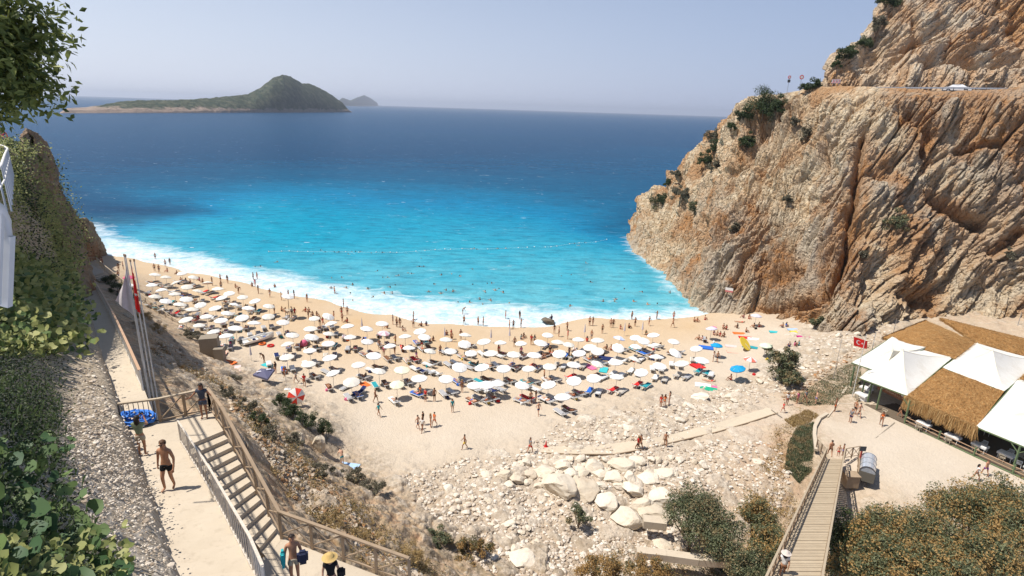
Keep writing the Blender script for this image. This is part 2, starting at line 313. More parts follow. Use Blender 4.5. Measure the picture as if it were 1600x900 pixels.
GP += [(x, y, z, r, s, w, st, v) for x, y, z, r, s, w, st, v in [
 (215, 425, .7, 0, 0, .7, 0, 0), (330, 455, .7, 0, 0, .8, 0, 0), (450, 480, .7, 0, 0, .9, 0, 0), (560, 502, .7, 0, 0, 1, 0, 0), (700, 525, .7, 0, 0, 1, 0, 0), (850, 530, .7, 0, 0, 1, 0, 0), (980, 518, .7, 0, 0, 1, 0, 0), (1080, 510, .7, 0, 0, .9, 0, 0), (1160, 496, .8, 0, 0, .4, 0, 0),
 (260, 470, 1.0, 0, 0, .55, 0, 0), (330, 500, 1.1, 0, 0, .5, 0, 0), (420, 520, 1.1, 0, 0, .5, 0, 0), (520, 545, 1.2, 0, 0, .55, 0, 0), (650, 560, 1.2, 0, 0, .55, 0, 0), (800, 565, 1.2, 0, 0, .5, 0, 0), (950, 555, 1.2, 0, 0, .5, 0, 0), (1060, 545, 1.2, 0, 0, .3, 0, 0), (1150, 530, 1.2, 0, 0, .05, 0, 0), (1210, 520, 1.4, 0, 0, 0, 0, 0),
 (350, 545, 1.3, 0, 0, .05, 0, 0), (420, 575, 1.5, 0, 0, .0, 0, 0), (510, 610, 1.7, 0, 0, .05, 0, 0), (620, 625, 1.8, 0, 0, .1, 0, 0), (750, 635, 1.9, 0, 0, .1, 0, 0), (900, 625, 1.9, 0, 0, .05, 0, 0), (1050, 600, 1.8, 0, 0, .05, 0, 0), (1130, 590, 1.8, .1, 0, 0, 0, 0), (1180, 560, 1.7, 0, 0, 0, 0, 0),
 (560, 670, 2.2, 0, 0, 0, 0, 0), (700, 680, 2.4, 0, 0, 0, 0, 0), (800, 670, 2.4, .05, 0, 0, 0, 0), (620, 730, 2.6, .2, 0, 0, .2, 0), (720, 715, 2.7, .25, 0, 0, .25, 0),
 (900, 670, 2.9, .8, 0, 0, .7, 0), (1000, 660, 3.0, .8, 0, 0, .8, 0), (1080, 640, 3.0, .8, 0, 0, .8, 0), (1150, 615, 2.7, .8, 0, 0, .8, 0), (1200, 590, 2.7, .8, 0, 0, .8, 0), (1240, 560, 3.0, .9, 0, 0, .9, 0), (1290, 550, 3.4, .9, 0, 0, .9, 0), (1330, 525, 3.6, .8, 0, 0, .9, 0),
 (850, 705, 2.6, .05, 0, 0, .1, 0), (950, 700, 2.7, .05, .05, 0, .1, 0), (1050, 690, 2.9, .05, 0, 0, .1, 0), (1150, 665, 3.1, .05, .1, 0, .1, 0), (1220, 645, 3.3, .02, 0, 0, 0, 0), (1200, 670, 3.3, .3, .3, 0, .2, 0),
 (1290, 660, 3.5, .0, 0, 0, 0, 0), (1350, 680, 3.5, .0, 0, 0, 0, 0), (1420, 690, 3.5, 0, 0, 0, 0, 0), (1500, 720, 3.5, 0, 0, 0, 0, 0), (1600, 770, 3.5, 0, 0, 0, 0, 0), (1450, 760, 3.4, 0, 0, 0, 0, 0), (1340, 730, 3.4, 0, 0, 0, 0, 0), (1400, 640, 3.5, 0, 0, 0, 0, 0), (1500, 600, 3.5, 0, 0, 0, 0, 0), (1600, 620, 3.5, 0, 0, 0, 0, 0), (1300, 610, 3.6, .02, .3, 0, 0, .9), (1330, 590, 3.6, .02, .1, 0, 0, .9), (1270, 620, 3.5, .05, .9, 0, 0, .4),
 (1250, 690, 3.2, .1, .5, 0, .1, 1), (1235, 720, 2.8, .3, .8, 0, .3, .5), (1210, 700, 2.8, .3, .7, 0, .3, 0), (1150, 720, 2.6, .5, .2, 0, .7, 0), (1220, 760, 2.0, .5, .3, 0, .6, 0), (1250, 800, 1.0, .5, .4, 0, .5, .2),
 (1330, 780, 2.0, .3, .2, 0, .3, .3), (1400, 800, 2.6, .2, .2, 0, .2, .3), (1500, 800, 3.0, .2, .2, 0, .2, .2), (1360, 850, .6, .4, .4, 0, .3, .5), (1500, 870, 1.0, .4, .4, 0, .3, .5), (1300, 880, 0.4, .4, .4, 0, .4, .3), (1600, 880, 1.2, .4, .4, 0, .3, .5),
 (800, 740, 2.7, .7, .05, 0, .7, 0), (700, 770, 2.8, .6, .05, 0, .6, 0), (900, 750, 2.3, .7, 0, 0, .6, 0), (1000, 760, 2.1, .7, .05, 0, .7, 0), (1080, 760, 2.2, .6, .1, 0, .7, 0), (850, 810, 2.0, .6, .1, 0, .4, .05), (780, 840, 2.4, .6, .1, 0, .5, .05), (950, 830, 1.6, .5, .15, 0, .3, .05), (1050, 840, 1.2, .4, .2, 0, .5, 0), (900, 880, 1.6, .6, .3, 0, .4, .4), (1000, 890, 1.0, .5, .4, 0, .4, .3), (1150, 880, .8, .5, .3, 0, .4, .5), (760, 890, 3.0, .8, .3, 0, .4, .6),
 # the slope on the left, from the walkway down to the sand
 (170, 430, 5, .5, .4, 0, .3, .6), (205, 470, 4.5, .5, .4, 0, .3, .5), (250, 500, 3.0, .6, .4, 0, .5, .3), (300, 520, 1.8, .6, .3, 0, .6, .3), (345, 560, 2.0, .7, .2, 0, .7, .1), (395, 592, 2.0, .7, .2, 0, .7, .1), (432, 605, 2.2, .7, .1, 0, .8, .1), (480, 645, 3.0, .8, .1, 0, .8, .2), (505, 660, 4.2, .8, .1, 0, .8, .2), (522, 712, 2.6, .6, .2, 0, .5, .2), (556, 740, 3.0, .7, .3, 0, .5, .6), (600, 765, 3.2, .8, .3, 0, .7, .4), (660, 800, 3.6, .9, .3, 0, .8, .2), (690, 830, 3.6, .9, .3, 0, .8, .3),
 (215, 510, 12, .7, .7, 0, .3, .6), (250, 550, 11, .8, .5, 0, .6, .3), (300, 560, 6, .8, .5, 0, .7, .2), (240, 590, 16, .7, .6, 0, .4, .6), (290, 600, 13, .9, .3, 0, .8, .2), (350, 600, 7.0, .9, .4, 0, .8, .3), (400, 630, 6.5, .9, .2, 0, .9, .2), (450, 660, 6.0, .9, .2, 0, .8, .5), (480, 690, 5.5, .9, .3, 0, .8, .3),
 (360, 650, 13, .8, .6, 0, .5, .5), (400, 680, 10.5, .9, .5, 0, .6, .7), (450, 715, 9, .9, .5, 0, .6, .6), (500, 750, 8, .9, .6, 0, .6, .4), (560, 790, 7.5, 1, .6, 0, .7, .3), (620, 830, 6.5, 1, .7, 0, .7, .3), (670, 870, 5.5, .9, .5, 0, .6, .7), (400, 740, 14, .9, .6, 0, .5, .4), (450, 790, 12, 1, .6, 0, .8, .3), (500, 830, 11, 1, .4, 0, .8, .4), (580, 870, 9, .9, .7, 0, .5, .8), (640, 895, 7.5, .8, .7, 0, .4, .9),
 (240, 640, 18.5, .5, .6, 0, .4, .5), (330, 640, 18.0, .6, .6, 0, .5, .5), (380, 760, 16.5, .6, .5, 0, .6, .4), (430, 850, 15.0, .8, .5, 0, .6, .4), (500, 890, 13.0, .8, .6, 0, .5, .7), (560, 900, 11, .8, .6, 0, .5, .7),
 (196, 520, 14.0, .3, .6, 0, .3, .5), (172, 475, 10.0, .3, .6, 0, .3, .5), (150, 440, 6.0, .3, .5, 0, .2, .4), (130, 420, 4.0, .2, .4, 0, .2, .2), (126, 400, 1.0, .2, .2, .3, .2, 0),
 (205, 600, 18.0, .2, .4, 0, .3, .2), (170, 520, 14.0, .2, .4, 0, .3, .2), (120, 440, 6, .2, .4, 0, .3, .2), (60, 420, 8, .2, .4, 0, .3, .2)]]
GW = [(-60, 60, 16), (-100, 90, 8), (-30, 20, 18), (-8, 8, 14), (0, 12, 10), (-20, 5, 18), (-50, 30, 18), (5, 20, 6), (20, 10, 4), (40, 20, 2.0), (60, 35, 3.4), (80, 50, 3.5), (110, 60, 4), (110, 90, 6), (80, 95, 5), (60, 110, 2), (50, 130, 0), (60, 170, -3), (20, 250, -3), (-100, 250, -3), (100, 250, -3), (10, 5, 6), (-110, 120, 6), (-140, 100, 12)]
gv = []; gp = []
for q in GP:
    w = P(q[0], q[1], q[2]); gp.append(uv(w[0], w[1])); gv.append(q[2:])
for x, y, z in GW: gp.append(uv(x, y)); gv.append((z, .4, .3, 0, .4, .2))
_gr = RBF(gp, gv, .3)
def ground_fields(x, y):
    u, v = uv(np.asarray(x, float), np.asarray(y, float)); f = _gr(u, v); g = f.copy(); g[..., 1:] = np.clip(f[..., 1:], 0, 1); return g
def stones(x, y, sc, seed):
    f1, f2, r = worley(x / sc, y / sc, seed)
    h = np.clip(1 - (f1 / (.30 + .35 * r)) ** 2, 0, 1) ** .5
    return h * sc * (.15 + .35 * r), r, h > .05
def land_height(x, y, detail=True):
    g = ground_fields(x, y); z = g[..., 0]; ro = g[..., 1]; st = g[..., 4]
    z = z + fbm(x * .25, y * .25, 3.3, 4) * 1.3 * ro + fbm(x * .08, y * .08, 1.3, 2) * .25 + fbm(x * 1.4, y * 1.4, 7.7, 4) * (.035 + .26 * ro)
    sm = np.zeros_like(z); rn = np.zeros_like(z)
    if detail:
        for sc, seed, dens in ((.45, 3, .95), (.9, 17, .75), (1.9, 40, .38), (3.6, 77, .12)):
            h, r, mk = stones(x + fbm(x, y, 2., 2) * .25, y + fbm(x, y, 5., 2) * .25, sc, seed)
            # the share of cells that hold a stone follows the "stones" field
            pick = (((r * 7.13 + seed) % 1.0) < dens * st)
            amp = np.where(pick, np.clip(ro * 1.25, .15, 1), 0) * (1.0 if sc < 1 else .75 if sc < 2.5 else .45); h = h * amp * (.75 + .5 * fbm(x * 2.2, y * 2.2, 9., 3))
            up = h > sm * .8; rn = np.where(up & (h > .02), r, rn); sm = np.maximum(sm, h)
        z = z + sm
    return z, np.clip(sm * 9, 0, 1), rn, g
ang = np.radians(np.linspace(-52, 50, 1000)); rr = np.exp(np.concatenate([np.linspace(math.log(7.0), math.log(16.0), 60)[:-1], np.linspace(math.log(16.0), math.log(125.0), 1080)[:-1], np.linspace(math.log(125.0), math.log(230.0), 60)]))
A, Rr = np.meshgrid(ang, rr, indexing='ij'); gx, gy = np.sin(A) * Rr, np.cos(A) * Rr
gz, gst, grn, gg = land_height(gx, gy)
me = np_mesh("ground", np.stack([gx, gy, gz], -1).reshape(-1, 3), grid_faces(*gx.shape), [M_ground], True,
             dict(soil=gg[..., 2], wet=gg[..., 3], stone=gst * np.clip(gg[..., 4] * 2.5, 0, 1), rnd=grn, veg=gg[..., 5], rubbly=gg[..., 4]))
tag(link("ground", me), kind="structure")
def on_land(px, py, lift=0.0):                   # first place on the land seen at this pixel
    d = ray(px, py); t = np.exp(np.linspace(math.log(9), math.log(260), 420)); q = EYE + d * t[:, None]
    z = land_height(q[:, 0], q[:, 1], False)[0]; below = np.nonzero(q[:, 2] < z)[0]
    i = below[0] if len(below) else len(t) - 1
    i = max(i, 1); a, b = q[i - 1], q[i]; da, db = a[2] - z[i - 1], b[2] - z[i]; k = da / (da - db) if da != db else 0
    w = a + (b - a) * k; return np.array([w[0], w[1], w[2] + lift])
def lz(x, y): return float(land_height(np.array([x]), np.array([y]), False)[0][0])

# ------------------------------------------------------------ sea
ang = np.radians(np.linspace(-60, 60, 900)); rr = np.concatenate([np.exp(np.linspace(math.log(40), math.log(420), 620)), np.exp(np.linspace(math.log(430), math.log(24000), 90))])
A, Rr = np.meshgrid(ang, rr, indexing='ij'); sx, sy = np.sin(A) * Rr, np.cos(A) * Rr
SEA = [(0, 170, 0, 0), (200, 170, 0, 0), (400, 170, 0, 0), (700, 175, 0, 0), (1000, 185, 0, 0), (1200, 190, 0, 0), (0, 250, 0, 0), (300, 240, 0, 0), (500, 245, .02, 0), (700, 250, .05, 0), (900, 240, .04, 0), (1050, 230, .06, 0),
 (100, 300, .02, 0), (190, 296, .30, 0), (235, 310, .45, 0), (300, 285, .28, 0), (400, 278, .28, 0), (500, 290, .38, 0), (620, 295, .42, 0), (760, 295, .35, 0), (900, 295, .26, 0), (1000, 290, .20, 0), (180, 325, .04, 0), (240, 332, .12, 0), (300, 325, .30, 0), (340, 322, .62, 0), (130, 335, .02, 0), (175, 345, .25, .1), (230, 350, .72, .1), (300, 345, .85, .1), (400, 320, .82, .05), (400, 350, .98, .05), (500, 340, .86, 0), (600, 345, .84, .05), (700, 340, .78, .05), (800, 335, .66, 0), (880, 330, .52, 0), (950, 335, .40, 0), (980, 350, .30, 0),
 (200, 370, .9, .35), (300, 385, .95, .15), (400, 395, 1, .15), (450, 420, 1, .4), (540, 425, .95, .55), (500, 385, 1, .1), (600, 385, 1, .15), (620, 430, .95, .65), (700, 375, 1, .15), (700, 430, 1, .45), (760, 460, 1, .7), (800, 385, .95, .25), (800, 430, 1, .45), (900, 375, .8, .1), (900, 410, .95, .4), (960, 370, .45, 0), (975, 390, .75, .1), (960, 430, 1, .6), (900, 460, 1, .55), (1020, 430, .95, .5), (1030, 460, 1, .7), (1080, 475, 1, .9), (850, 475, 1, .8), (1200, 300, .2, 0), (1100, 400, .5, .2), (300, 405, 1, .7), (200, 388, 1, .8)]
_sr = RBF([uv(*P(a, b, 0)[:2]) for a, b, *_ in SEA], [q[2:] for q in SEA], .3)
wx = fbm(sx * .012, sy * .03, 0., 4) * 14; wy = fbm(sx * .015, sy * .03, 9., 4) * 9
near = Rr < 700
s2 = np.zeros(sx.shape + (2,)); uu, vv = uv(sx + wx * np.clip(Rr / 150, .2, 1.5), sy + wy * np.clip(Rr / 150, .2, 1.5)); s2[near] = _sr(uu[near], vv[near])
def polydist(x, y, pts):
    d = np.full(x.shape, 1e9)
    for (ax, ay), (bx, by) in zip(pts[:-1], pts[1:]):
        dx, dy = bx - ax, by - ay; t_ = np.clip(((x - ax) * dx + (y - ay) * dy) / (dx * dx + dy * dy), 0, 1)
        d = np.minimum(d, np.hypot(x - ax - t_ * dx, y - ay - t_ * dy))
    return d
shore_w = [tuple(P(a, b, 0)[:2]) for a, b in SHORE]; foam_w = [tuple(P(a, b, 0)[:2]) for a, b in FOAM_OUT]
d1 = polydist(sx, sy, shore_w); d2 = polydist(sx, sy, foam_w)
# inside = between shore and outer edge of the foam: both distances add up to the width there
yo = np.interp(sx, [q[0] for q in foam_w], [q[1] for q in foam_w]); inside = sy < yo
fo = np.where(inside, .62 + .5 * np.clip(d2 / (d1 + d2 + .01), 0, 1), .55 - d2 * .10)
fo = np.where(sx > foam_w[-1][0] + 4, .55 - d2 * .12, fo)
# a thin white lip where the water washes round the rocks of the headland
rocks = [tuple(P(a, b, 0)[:2]) for a, b in [(979, 372), (990, 392), (1012, 408), (1030, 424), (1045, 446), (1066, 462), (1090, 478)]]
fo = np.maximum(fo, .46 - polydist(sx, sy, rocks) * .12); fo = np.clip(fo, 0, 1.2)
# low swell and wavelets near the shore
sz = (fbm(sx * .06, sy * .16, 1., 3) * .16 + fbm(sx * .35, sy * .8, 2., 3) * .05) * np.clip((300 - Rr) / 200, 0, 1) * np.clip(d1 / 6, 0, 1)
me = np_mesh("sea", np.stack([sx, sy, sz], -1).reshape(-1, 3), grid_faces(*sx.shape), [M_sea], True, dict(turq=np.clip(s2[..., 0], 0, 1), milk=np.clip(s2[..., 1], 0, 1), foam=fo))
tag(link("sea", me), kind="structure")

# ------------------------------------------------------------ cliffs: sheets hung between a foot line and a crest line, broken up by real relief
def loft(cols, nu, nv, wu=None):
    C_ = np.array(cols, float)                       # columns x profile points x 3
    def cr(a, n, axis):                              # smooth interpolation along an axis
        k = a.shape[axis]; L = np.linalg.norm(np.diff(a, axis=axis), axis=-1).mean(axis=1 - axis)
        s = np.concatenate([[0], np.cumsum(np.maximum(L, .5))]); q = np.linspace(0, s[-1], n); i = np.clip(np.searchsorted(s, q, 'right') - 1, 0, k - 2)
        tt = (q - s[i]) / (s[i + 1] - s[i]); a = np.moveaxis(a, axis, 0)
        p0, p1, p2, p3 = a[np.maximum(i - 1, 0)], a[i], a[i + 1], a[np.minimum(i + 2, k - 1)]
        t1 = tt.reshape((-1,) + (1,) * (a.ndim - 1)); m1 = (p2 - p0) * .4; m2 = (p3 - p1) * .4
        h = (2 * t1 ** 3 - 3 * t1 ** 2 + 1) * p1 + (t1 ** 3 - 2 * t1 ** 2 + t1) * m1 + (-2 * t1 ** 3 + 3 * t1 ** 2) * p2 + (t1 ** 3 - t1 ** 2) * m2
        return np.moveaxis(h, 0, axis)
    return cr(cr(C_, nu, 0), nv, 1)
def rugged(G, amp, slant=55, grooves=(), seed=0., fine=1.0, keep=None):
    du = np.gradient(G, axis=0); dv = np.gradient(G, axis=1); N = np.cross(du, dv); N /= np.linalg.norm(N, axis=-1)[..., None] + 1e-9
    x, y, z = G[..., 0], G[..., 1], G[..., 2]
    s = np.cumsum(np.linalg.norm(du, axis=-1), axis=0).mean(axis=1)[:, None] + 0 * x; h = z + .25 * y
    a = math.radians(slant); al = s * math.cos(a) + h * math.sin(a); ac = -s * math.sin(a) + h * math.cos(a)
    wob = fbm(x * .05, y * .05, z * .05 + seed, 3) * 5
    D = fbm(x * .035 + seed, y * .035, z * .035, 3) * 5.0
    D = D + (fbm((al + wob) * .045, (ac + wob) * .17, seed + 2., 4, True) - .3) * 3.0
    f1, f2, r1 = worley((al + wob) * .06, (ac + wob * .6) * .24, 5); D = D + (r1 - .5) * 2.4 * np.clip((f2 - f1) * 9, 0, 1) - .8 * np.exp(-((f2 - f1) / .10) ** 2)
    f1, f2, r2 = worley((al + wob * .8) * .15, (ac + wob * .5) * .60, 9); D = D + (r2 - .5) * 1.5 * np.clip((f2 - f1) * 8, 0, 1) - .35 * np.exp(-((f2 - f1) / .12) ** 2)
    f1, f2, r3 = worley((al + wob * .6) * .42 + x * .1, (ac + wob * .3) * 1.35 + y * .1, 13); D = D + (r3 - .5) * .70 * np.clip((f2 - f1) * 7, 0, 1) - .30 * np.exp(-((f2 - f1) / .10) ** 2)
    D = D + fine * (fbm(x * .55, y * .55, z * .4 + seed, 4, True) * .62 + fbm(x * 1.7, y * 1.7, z * 1.7, 3, True) * .28)
    D = (D - D.mean()) * amp; rust = np.clip(fbm(x * .05, y * .05, z * .03 + 20 + seed, 3) * 2.2 - .35, 0, .8)
    if grooves:
        v = G - EYE; c = v @ cF; px = 800 + FPX * (v @ cR) / c; py = 450 - FPX * (v @ cU) / c
        wj = fbm(x * .15, y * .15, z * .15, 3) * 14
        for pts, w, dep, ru in grooves:
            d = polydist(px + wj, py + wj * .5, pts); g = np.exp(-(d / w) ** 2); D = D - dep * g; rust = np.maximum(rust, ru * np.exp(-(d / (w * 2.2)) ** 2))
    if keep is not None: D = D * keep(G)
    return G + N * D[..., None], rust
# right-hand headland: (pixel column of the foot, foot point), crest point, and what lies behind the crest
def pr(b, r, back, bulge=.0):
    b, r, k = np.array(b), np.array(r), np.array(back); m1 = b + (r - b) * .33; m2 = b + (r - b) * .68
    n = np.array([-.7, -.7, .2]); flat_ = k[2] > 40.5
    return [b + (b - r) * .12 + np.array([0, 0, -2.0]), b, m1 + n * bulge, m2 + n * bulge * .8, r, (r + k) / 2 + np.array([0, 0, 0 if flat_ else -3.0]), k + np.array([0, 0, 0 if flat_ else -9.0])]
ROADZ = 41.4
HC = []
HC.append(pr(P(979, 376, 0), Y(984, 346, 180), (44, 196, -4), 0))
HC.append(pr(P(985, 388, 0), Y(1000, 325, 181), (52, 196, -4), 0))
HC.append(pr(P(1006, 404, 0), Y(1012, 306, 180), (66, 195, -4), .3))
HC.append(pr(P(1030, 424, 0), Y(1060, 264, 176), (90, 190, 0), .6))
HC.append(pr(P(1048, 446, 0), Y(1098, 234, 170), (105, 185, 5), .8))
HC.append(pr(P(1070, 464, 0), Y(1124, 205, 163), (110, 178, 18), 1.0))
HC.append(pr(P(1096, 484, 0), Y(1146, 182, 155), (112, 172, 26), 1.2))
HC.append(pr(P(1140, 487, .6), Y(1186, 160, 148), (112, 165, 36), 1.4))
HC.append(pr(P(1190, 491, .9), Y(1224, 148, 140), (110, 150, 40), 1.2))
def rz_(q): q = np.array(q); return q
HC.append(pr(CX(1240, 95, 1.5), Y(1260, 142, 133), CX(1260, 140, 41), 1.0))
HC.append(pr(CX(1285, 88, 2.5), Y(1300, 140, 126), CX(1300, 133, 41), .6))
HC.append(pr(CX(1340, 86, 3.2), Y(1350, 141, 120), CX(1350, 127, 41), 0))
HC.append(pr(CX(1400, 90, 3.8), Y(1410, 145, 116), CX(1410, 123, 41), 0))
HC.append(pr(CX(1470, 93, 4), Y(1480, 150, 112), CX(1480, 119, 41), 0))
HC.append(pr(CX(1540, 92, 4), Y(1550, 146, 109), CX(1550, 116, 41), 0))
HC.append(pr(CX(1620, 90, 4), Y(1625, 141, 106), CX(1625, 113, 41), 0))
HC.append(pr(CX(1720, 84, 4), Y(1720, 141, 101), CX(1720, 108, 41), 0))
HC.append(pr(CX(1850, 76, 4), Y(1850, 141, 95), CX(1850, 102, 41), 0))
GRV = [([(1348, 215), (1338, 262), (1330, 330), (1326, 385), (1312, 425), (1300, 452)], 5, 3.2, .7), ([(1288, 215), (1292, 262)], 3, 1.8, .5),
       ([(1462, 312), (1500, 335), (1545, 350)], 9, 4.0, .8), ([(1415, 180), (1450, 215), (1440, 235)], 10, 3.0, .7), ([(1500, 235), (1560, 225)], 6, 2.0, .7),
       ([(1285, 460), (1250, 480), (1205, 490), (1180, 496)], 8, 2.2, .9), ([(1190, 375), (1165, 410), (1150, 440)], 6, 1.6, .5), ([(1240, 425), (1215, 440)], 10, 1.2, .95),
       ([(1095, 340), (1095, 420), (1080, 455)], 6, 1.2, .35), ([(1560, 395), (1600, 360)], 9, 2.5, .8), ([(1400, 460), (1460, 470)], 10, 1.8, .6)]
G = loft(HC, 1050, 640)
def keep_h(G):
    k = np.clip((G[..., 2] + 2) / 6, .35, 1); v = np.linspace(0, 1, G.shape[1])[None, :] + 0 * k
    return k * np.where(G[..., 2] > 38.5, np.clip(1 - (G[..., 2] - 38.5) / 3.2, .12, 1), 1)
G2, rust = rugged(G, .85, 56, GRV, 0., 1.0, keep_h)
me = np_mesh("headland_cliff", G2.reshape(-1, 3), grid_faces(*G2.shape[:2]), [M_rock], False, dict(rust=rust))
tag(link("headland_cliff", me), "tall tan and rust limestone cliff rising from the sea and beach below the coast road", "cliff")
# road shelf
def road_pt(px, y, dz=0.0): return CX(px, y, ROADZ + dz)
edge_o = [road_pt(a, b) for a, b in ((1215, 146), (1260, 135.5), (1300, 127.5), (1350, 121.5), (1410, 117.5), (1480, 113.5), (1550, 110.5), (1625, 107.5), (1720, 102.5), (1850, 96.5))]
edge_i = [road_pt(a, b) for a, b in ((1222, 153), (1266, 144), (1308, 136), (1358, 130), (1418, 126), (1488, 122), (1558, 119), (1635, 116), (1730, 111), (1870, 105))]
mb = MB()
for i in range(len(edge_o) - 1):
    a, b, c_, d = edge_o[i], edge_o[i + 1], edge_i[i + 1], edge_i[i]; mb.poly([a, b, c_, d], .5)
tag(mb.build("coast_road", simple("asphalt", (.16, .14, .12), .9)), kind="structure")
# upper cliff
UC = []
sil = [(1296, 140, 0), (1290, 128, 6), (1291, 112, 12), (1300, 95, 18), (1325, 84, 26), (1348, 66, 36), (1362, 45, 48), (1368, 25, 58), (1378, 5, 70), (1392, -30, 88), (1405, -70, 105)]
def up_col(f, yb, lean):
    out = []
    for k, (sx_, sy_, hh) in enumerate(sil): 
        px = sx_ + (1860 - sx_) * f; yy = yb + lean * k / 10.0
        out.append(Y(px, sy_ + (2 - k * 1.2) * f, yy))
    out[0][2] = 38.0; return out
back = [np.array(q) + np.array([26, 26, 0]) for q in up_col(0, 137, 16)]
UC.append(back); UC.append([np.array(q) + np.array([7, 8, 0]) for q in up_col(0, 134, 16)]); UC.append(up_col(0.0, 132, 16)); UC.append(up_col(.08, 130, 16)); UC.append(up_col(.25, 127, 15)); UC.append(up_col(.45, 124, 14)); UC.append(up_col(.7, 119, 13)); UC.append(up_col(1.0, 111, 12))
G = loft(UC, 620, 330)
GU = [([(1430, 105), (1480, 98), (1550, 105), (1600, 85)], 7, 3.4, .1), ([(1425, 40), (1430, 70), (1422, 90)], 4, 1.6, .7), ([(1480, 50), (1478, 90)], 4, 1.3, .6), ([(1375, 75), (1362, 110)], 9, 2.5, .4), ([(1590, 20), (1600, 60)], 14, 2.4, .9), ([(1510, 70), (1530, 55)], 5, 1.2, .7), ([(1390, 20), (1350, 100)], 6, 1.5, .4)]
G2, rust = rugged(G, .75, 60, GU, 5., 1.0)
me = np_mesh("upper_cliff", G2.reshape(-1, 3), grid_faces(*G2.shape[:2]), [M_rock_up], False, dict(rust=rust * .8))
tag(link("upper_cliff", me), "pale streaked cliff towering above the coast road and the white car", "cliff")

# left shore rocks under the hedge bank
LC = []
def lcol(sx_, sy_, d, foot, drop): 
    s_ = Y(sx_, sy_, d); f_ = np.array(foot, float); b_ = s_ + np.array([-6, 6, -2.0]); 
    return [f_ + np.array([0, 0, -3]), f_, f_ + (s_ - f_) * .5, s_, s_ + np.array([-1.5, 4, -1.0]), np.array([s_[0] - 4, s_[1] + 10, -4])]
for a in [(28, 232, 50, CX(20, 44, 24)), (44, 240, 56, CX(40, 50, 22)), (58, 270, 66, CX(60, 60, 18)), (66, 300, 80, CX(72, 72, 14)), (80, 325, 95, CX(84, 86, 10)), (100, 344, 108, CX(95, 98, 6)), (125, 350, 117, CX(108, 108, 3)), (140, 366, 124, CX(118, 113, 1)), (143, 382, 129, CX(128, 119, -.5)), (138, 392, 131, CX(134, 123, -2))]:
    s_ = Y(*a[:3]); LC.append(lcol(*a[:3], CX(a[0] - 14, a[2] * .93, max(s_[2] - 13, -1.5)), 0))
G = loft(LC, 300, 200); G2, rust = rugged(G, .38, 50, (), 3., 1.3)
me = np_mesh("shore_cliff", G2.reshape(-1, 3), grid_faces(*G2.shape[:2]), [M_rock_sea], False, dict(rust=rust))
tag(link("shore_cliff", me), "brown craggy rock point between the hedge bank and the surf", "cliff")

# islands
def island(name, left, right, base_py, prof, depth_m, label, mat):
    n = 360; nv = 70
    us = np.linspace(0, 1, n); px = left + (right - left) * us
    top = np.interp(px, [q[0] for q in prof], [q[1] for q in prof])
    ctr = np.array([P(px[i], base_py[0] + (base_py[1] - base_py[0]) * us[i], 0) for i in range(n)])
    hz = np.array([Y(px[i], top[i], ctr[i][1] + ctr[i][1] / math.hypot(ctr[i][0], ctr[i][1]) * depth_m * .5 * max(.05, min(1, min(us[i], 1 - us[i]) * 9)) ** .5)[2] for i in range(n)])
    hz = np.maximum(hz, 7) * np.clip(np.minimum(us, 1 - us) * 30, 0, 1)
    v = np.linspace(0, 1, nv)[None, :]; prof_v = np.sin(np.clip(v, 0, 1) * np.pi) ** .62
    taper = np.clip(np.minimum(us, 1 - us) * 9, .05, 1)[:, None] ** .5
    dn = ctr[:, :2] / np.linalg.norm(ctr[:, :2], axis=1)[:, None]; X = ctr[:, 0:1] + v * depth_m * taper * dn[:, 0:1]; Yv = ctr[:, 1:2] + v * depth_m * taper * dn[:, 1:2]
    Z = hz[:, None] * prof_v; nz = fbm(X * .012, Yv * .012, 1., 5, True) - .3; Z = Z * (1 + .07 * nz) + np.clip(Z, 0, 12) / 12 * fbm(X * .05, Yv * .05, 2., 3) * 5
    Z = np.maximum(Z, np.minimum(hz[:, None], 9 + 5 * fbm(X * .02, Yv * .02, 5., 3)) * np.clip(np.minimum(v, 1 - v) * 22, 0, 1)) - 1.0
    me = np_mesh(name, np.stack([X, Yv, Z], -1).reshape(-1, 3), grid_faces(n, nv), [mat], False)
    tag(link(name, me), label, "island")
t = NT("island_scrub", .95, .1); sp = t.n.new("ShaderNodeSeparateXYZ"); g_ = t.n.new("ShaderNodeNewGeometry"); t.l.new(g_.outputs["Position"], sp.inputs[0])
n = t.noise(.05, 6, .7); c = t.mix(t.ramp(n, [(.45, 0.0), (.62, 1.0)]), (.034, .050, .030), (.105, .108, .068))
low = t.ramp(t.math('ADD', t.math('MULTIPLY', sp.outputs[2], .036), t.math('MULTIPLY', t.math('SUBTRACT', t.noise(.03, 5), .5), 1.0)), [(.34, 1.0), (.50, 0.0)])
t.color(t.mix(low, c, t.mix(t.noise(.08, 5), (.16, .115, .09), (.38, .30, .24)))); t.bump(n, .8, 5); M_isl = t.m
island("island", 92, 552, (177, 175.5), [(92, 175), (130, 170), (180, 161), (200, 158), (290, 156), (340, 153), (390, 148), (410, 138), (430, 124), (447, 118), (458, 121), (475, 131), (490, 133), (505, 140), (520, 149), (535, 160), (546, 168), (552, 172)], 420, "long dark scrub covered island with one pointed peak, nearest in the bay", M_isl)
island("island", 528, 592, (165.5, 166), [(528, 158), (536, 153), (548, 157), (560, 152), (570, 149), (580, 154), (590, 161), (592, 164)], 900, "small distant hump of an island beyond the end of the long one", M_isl)
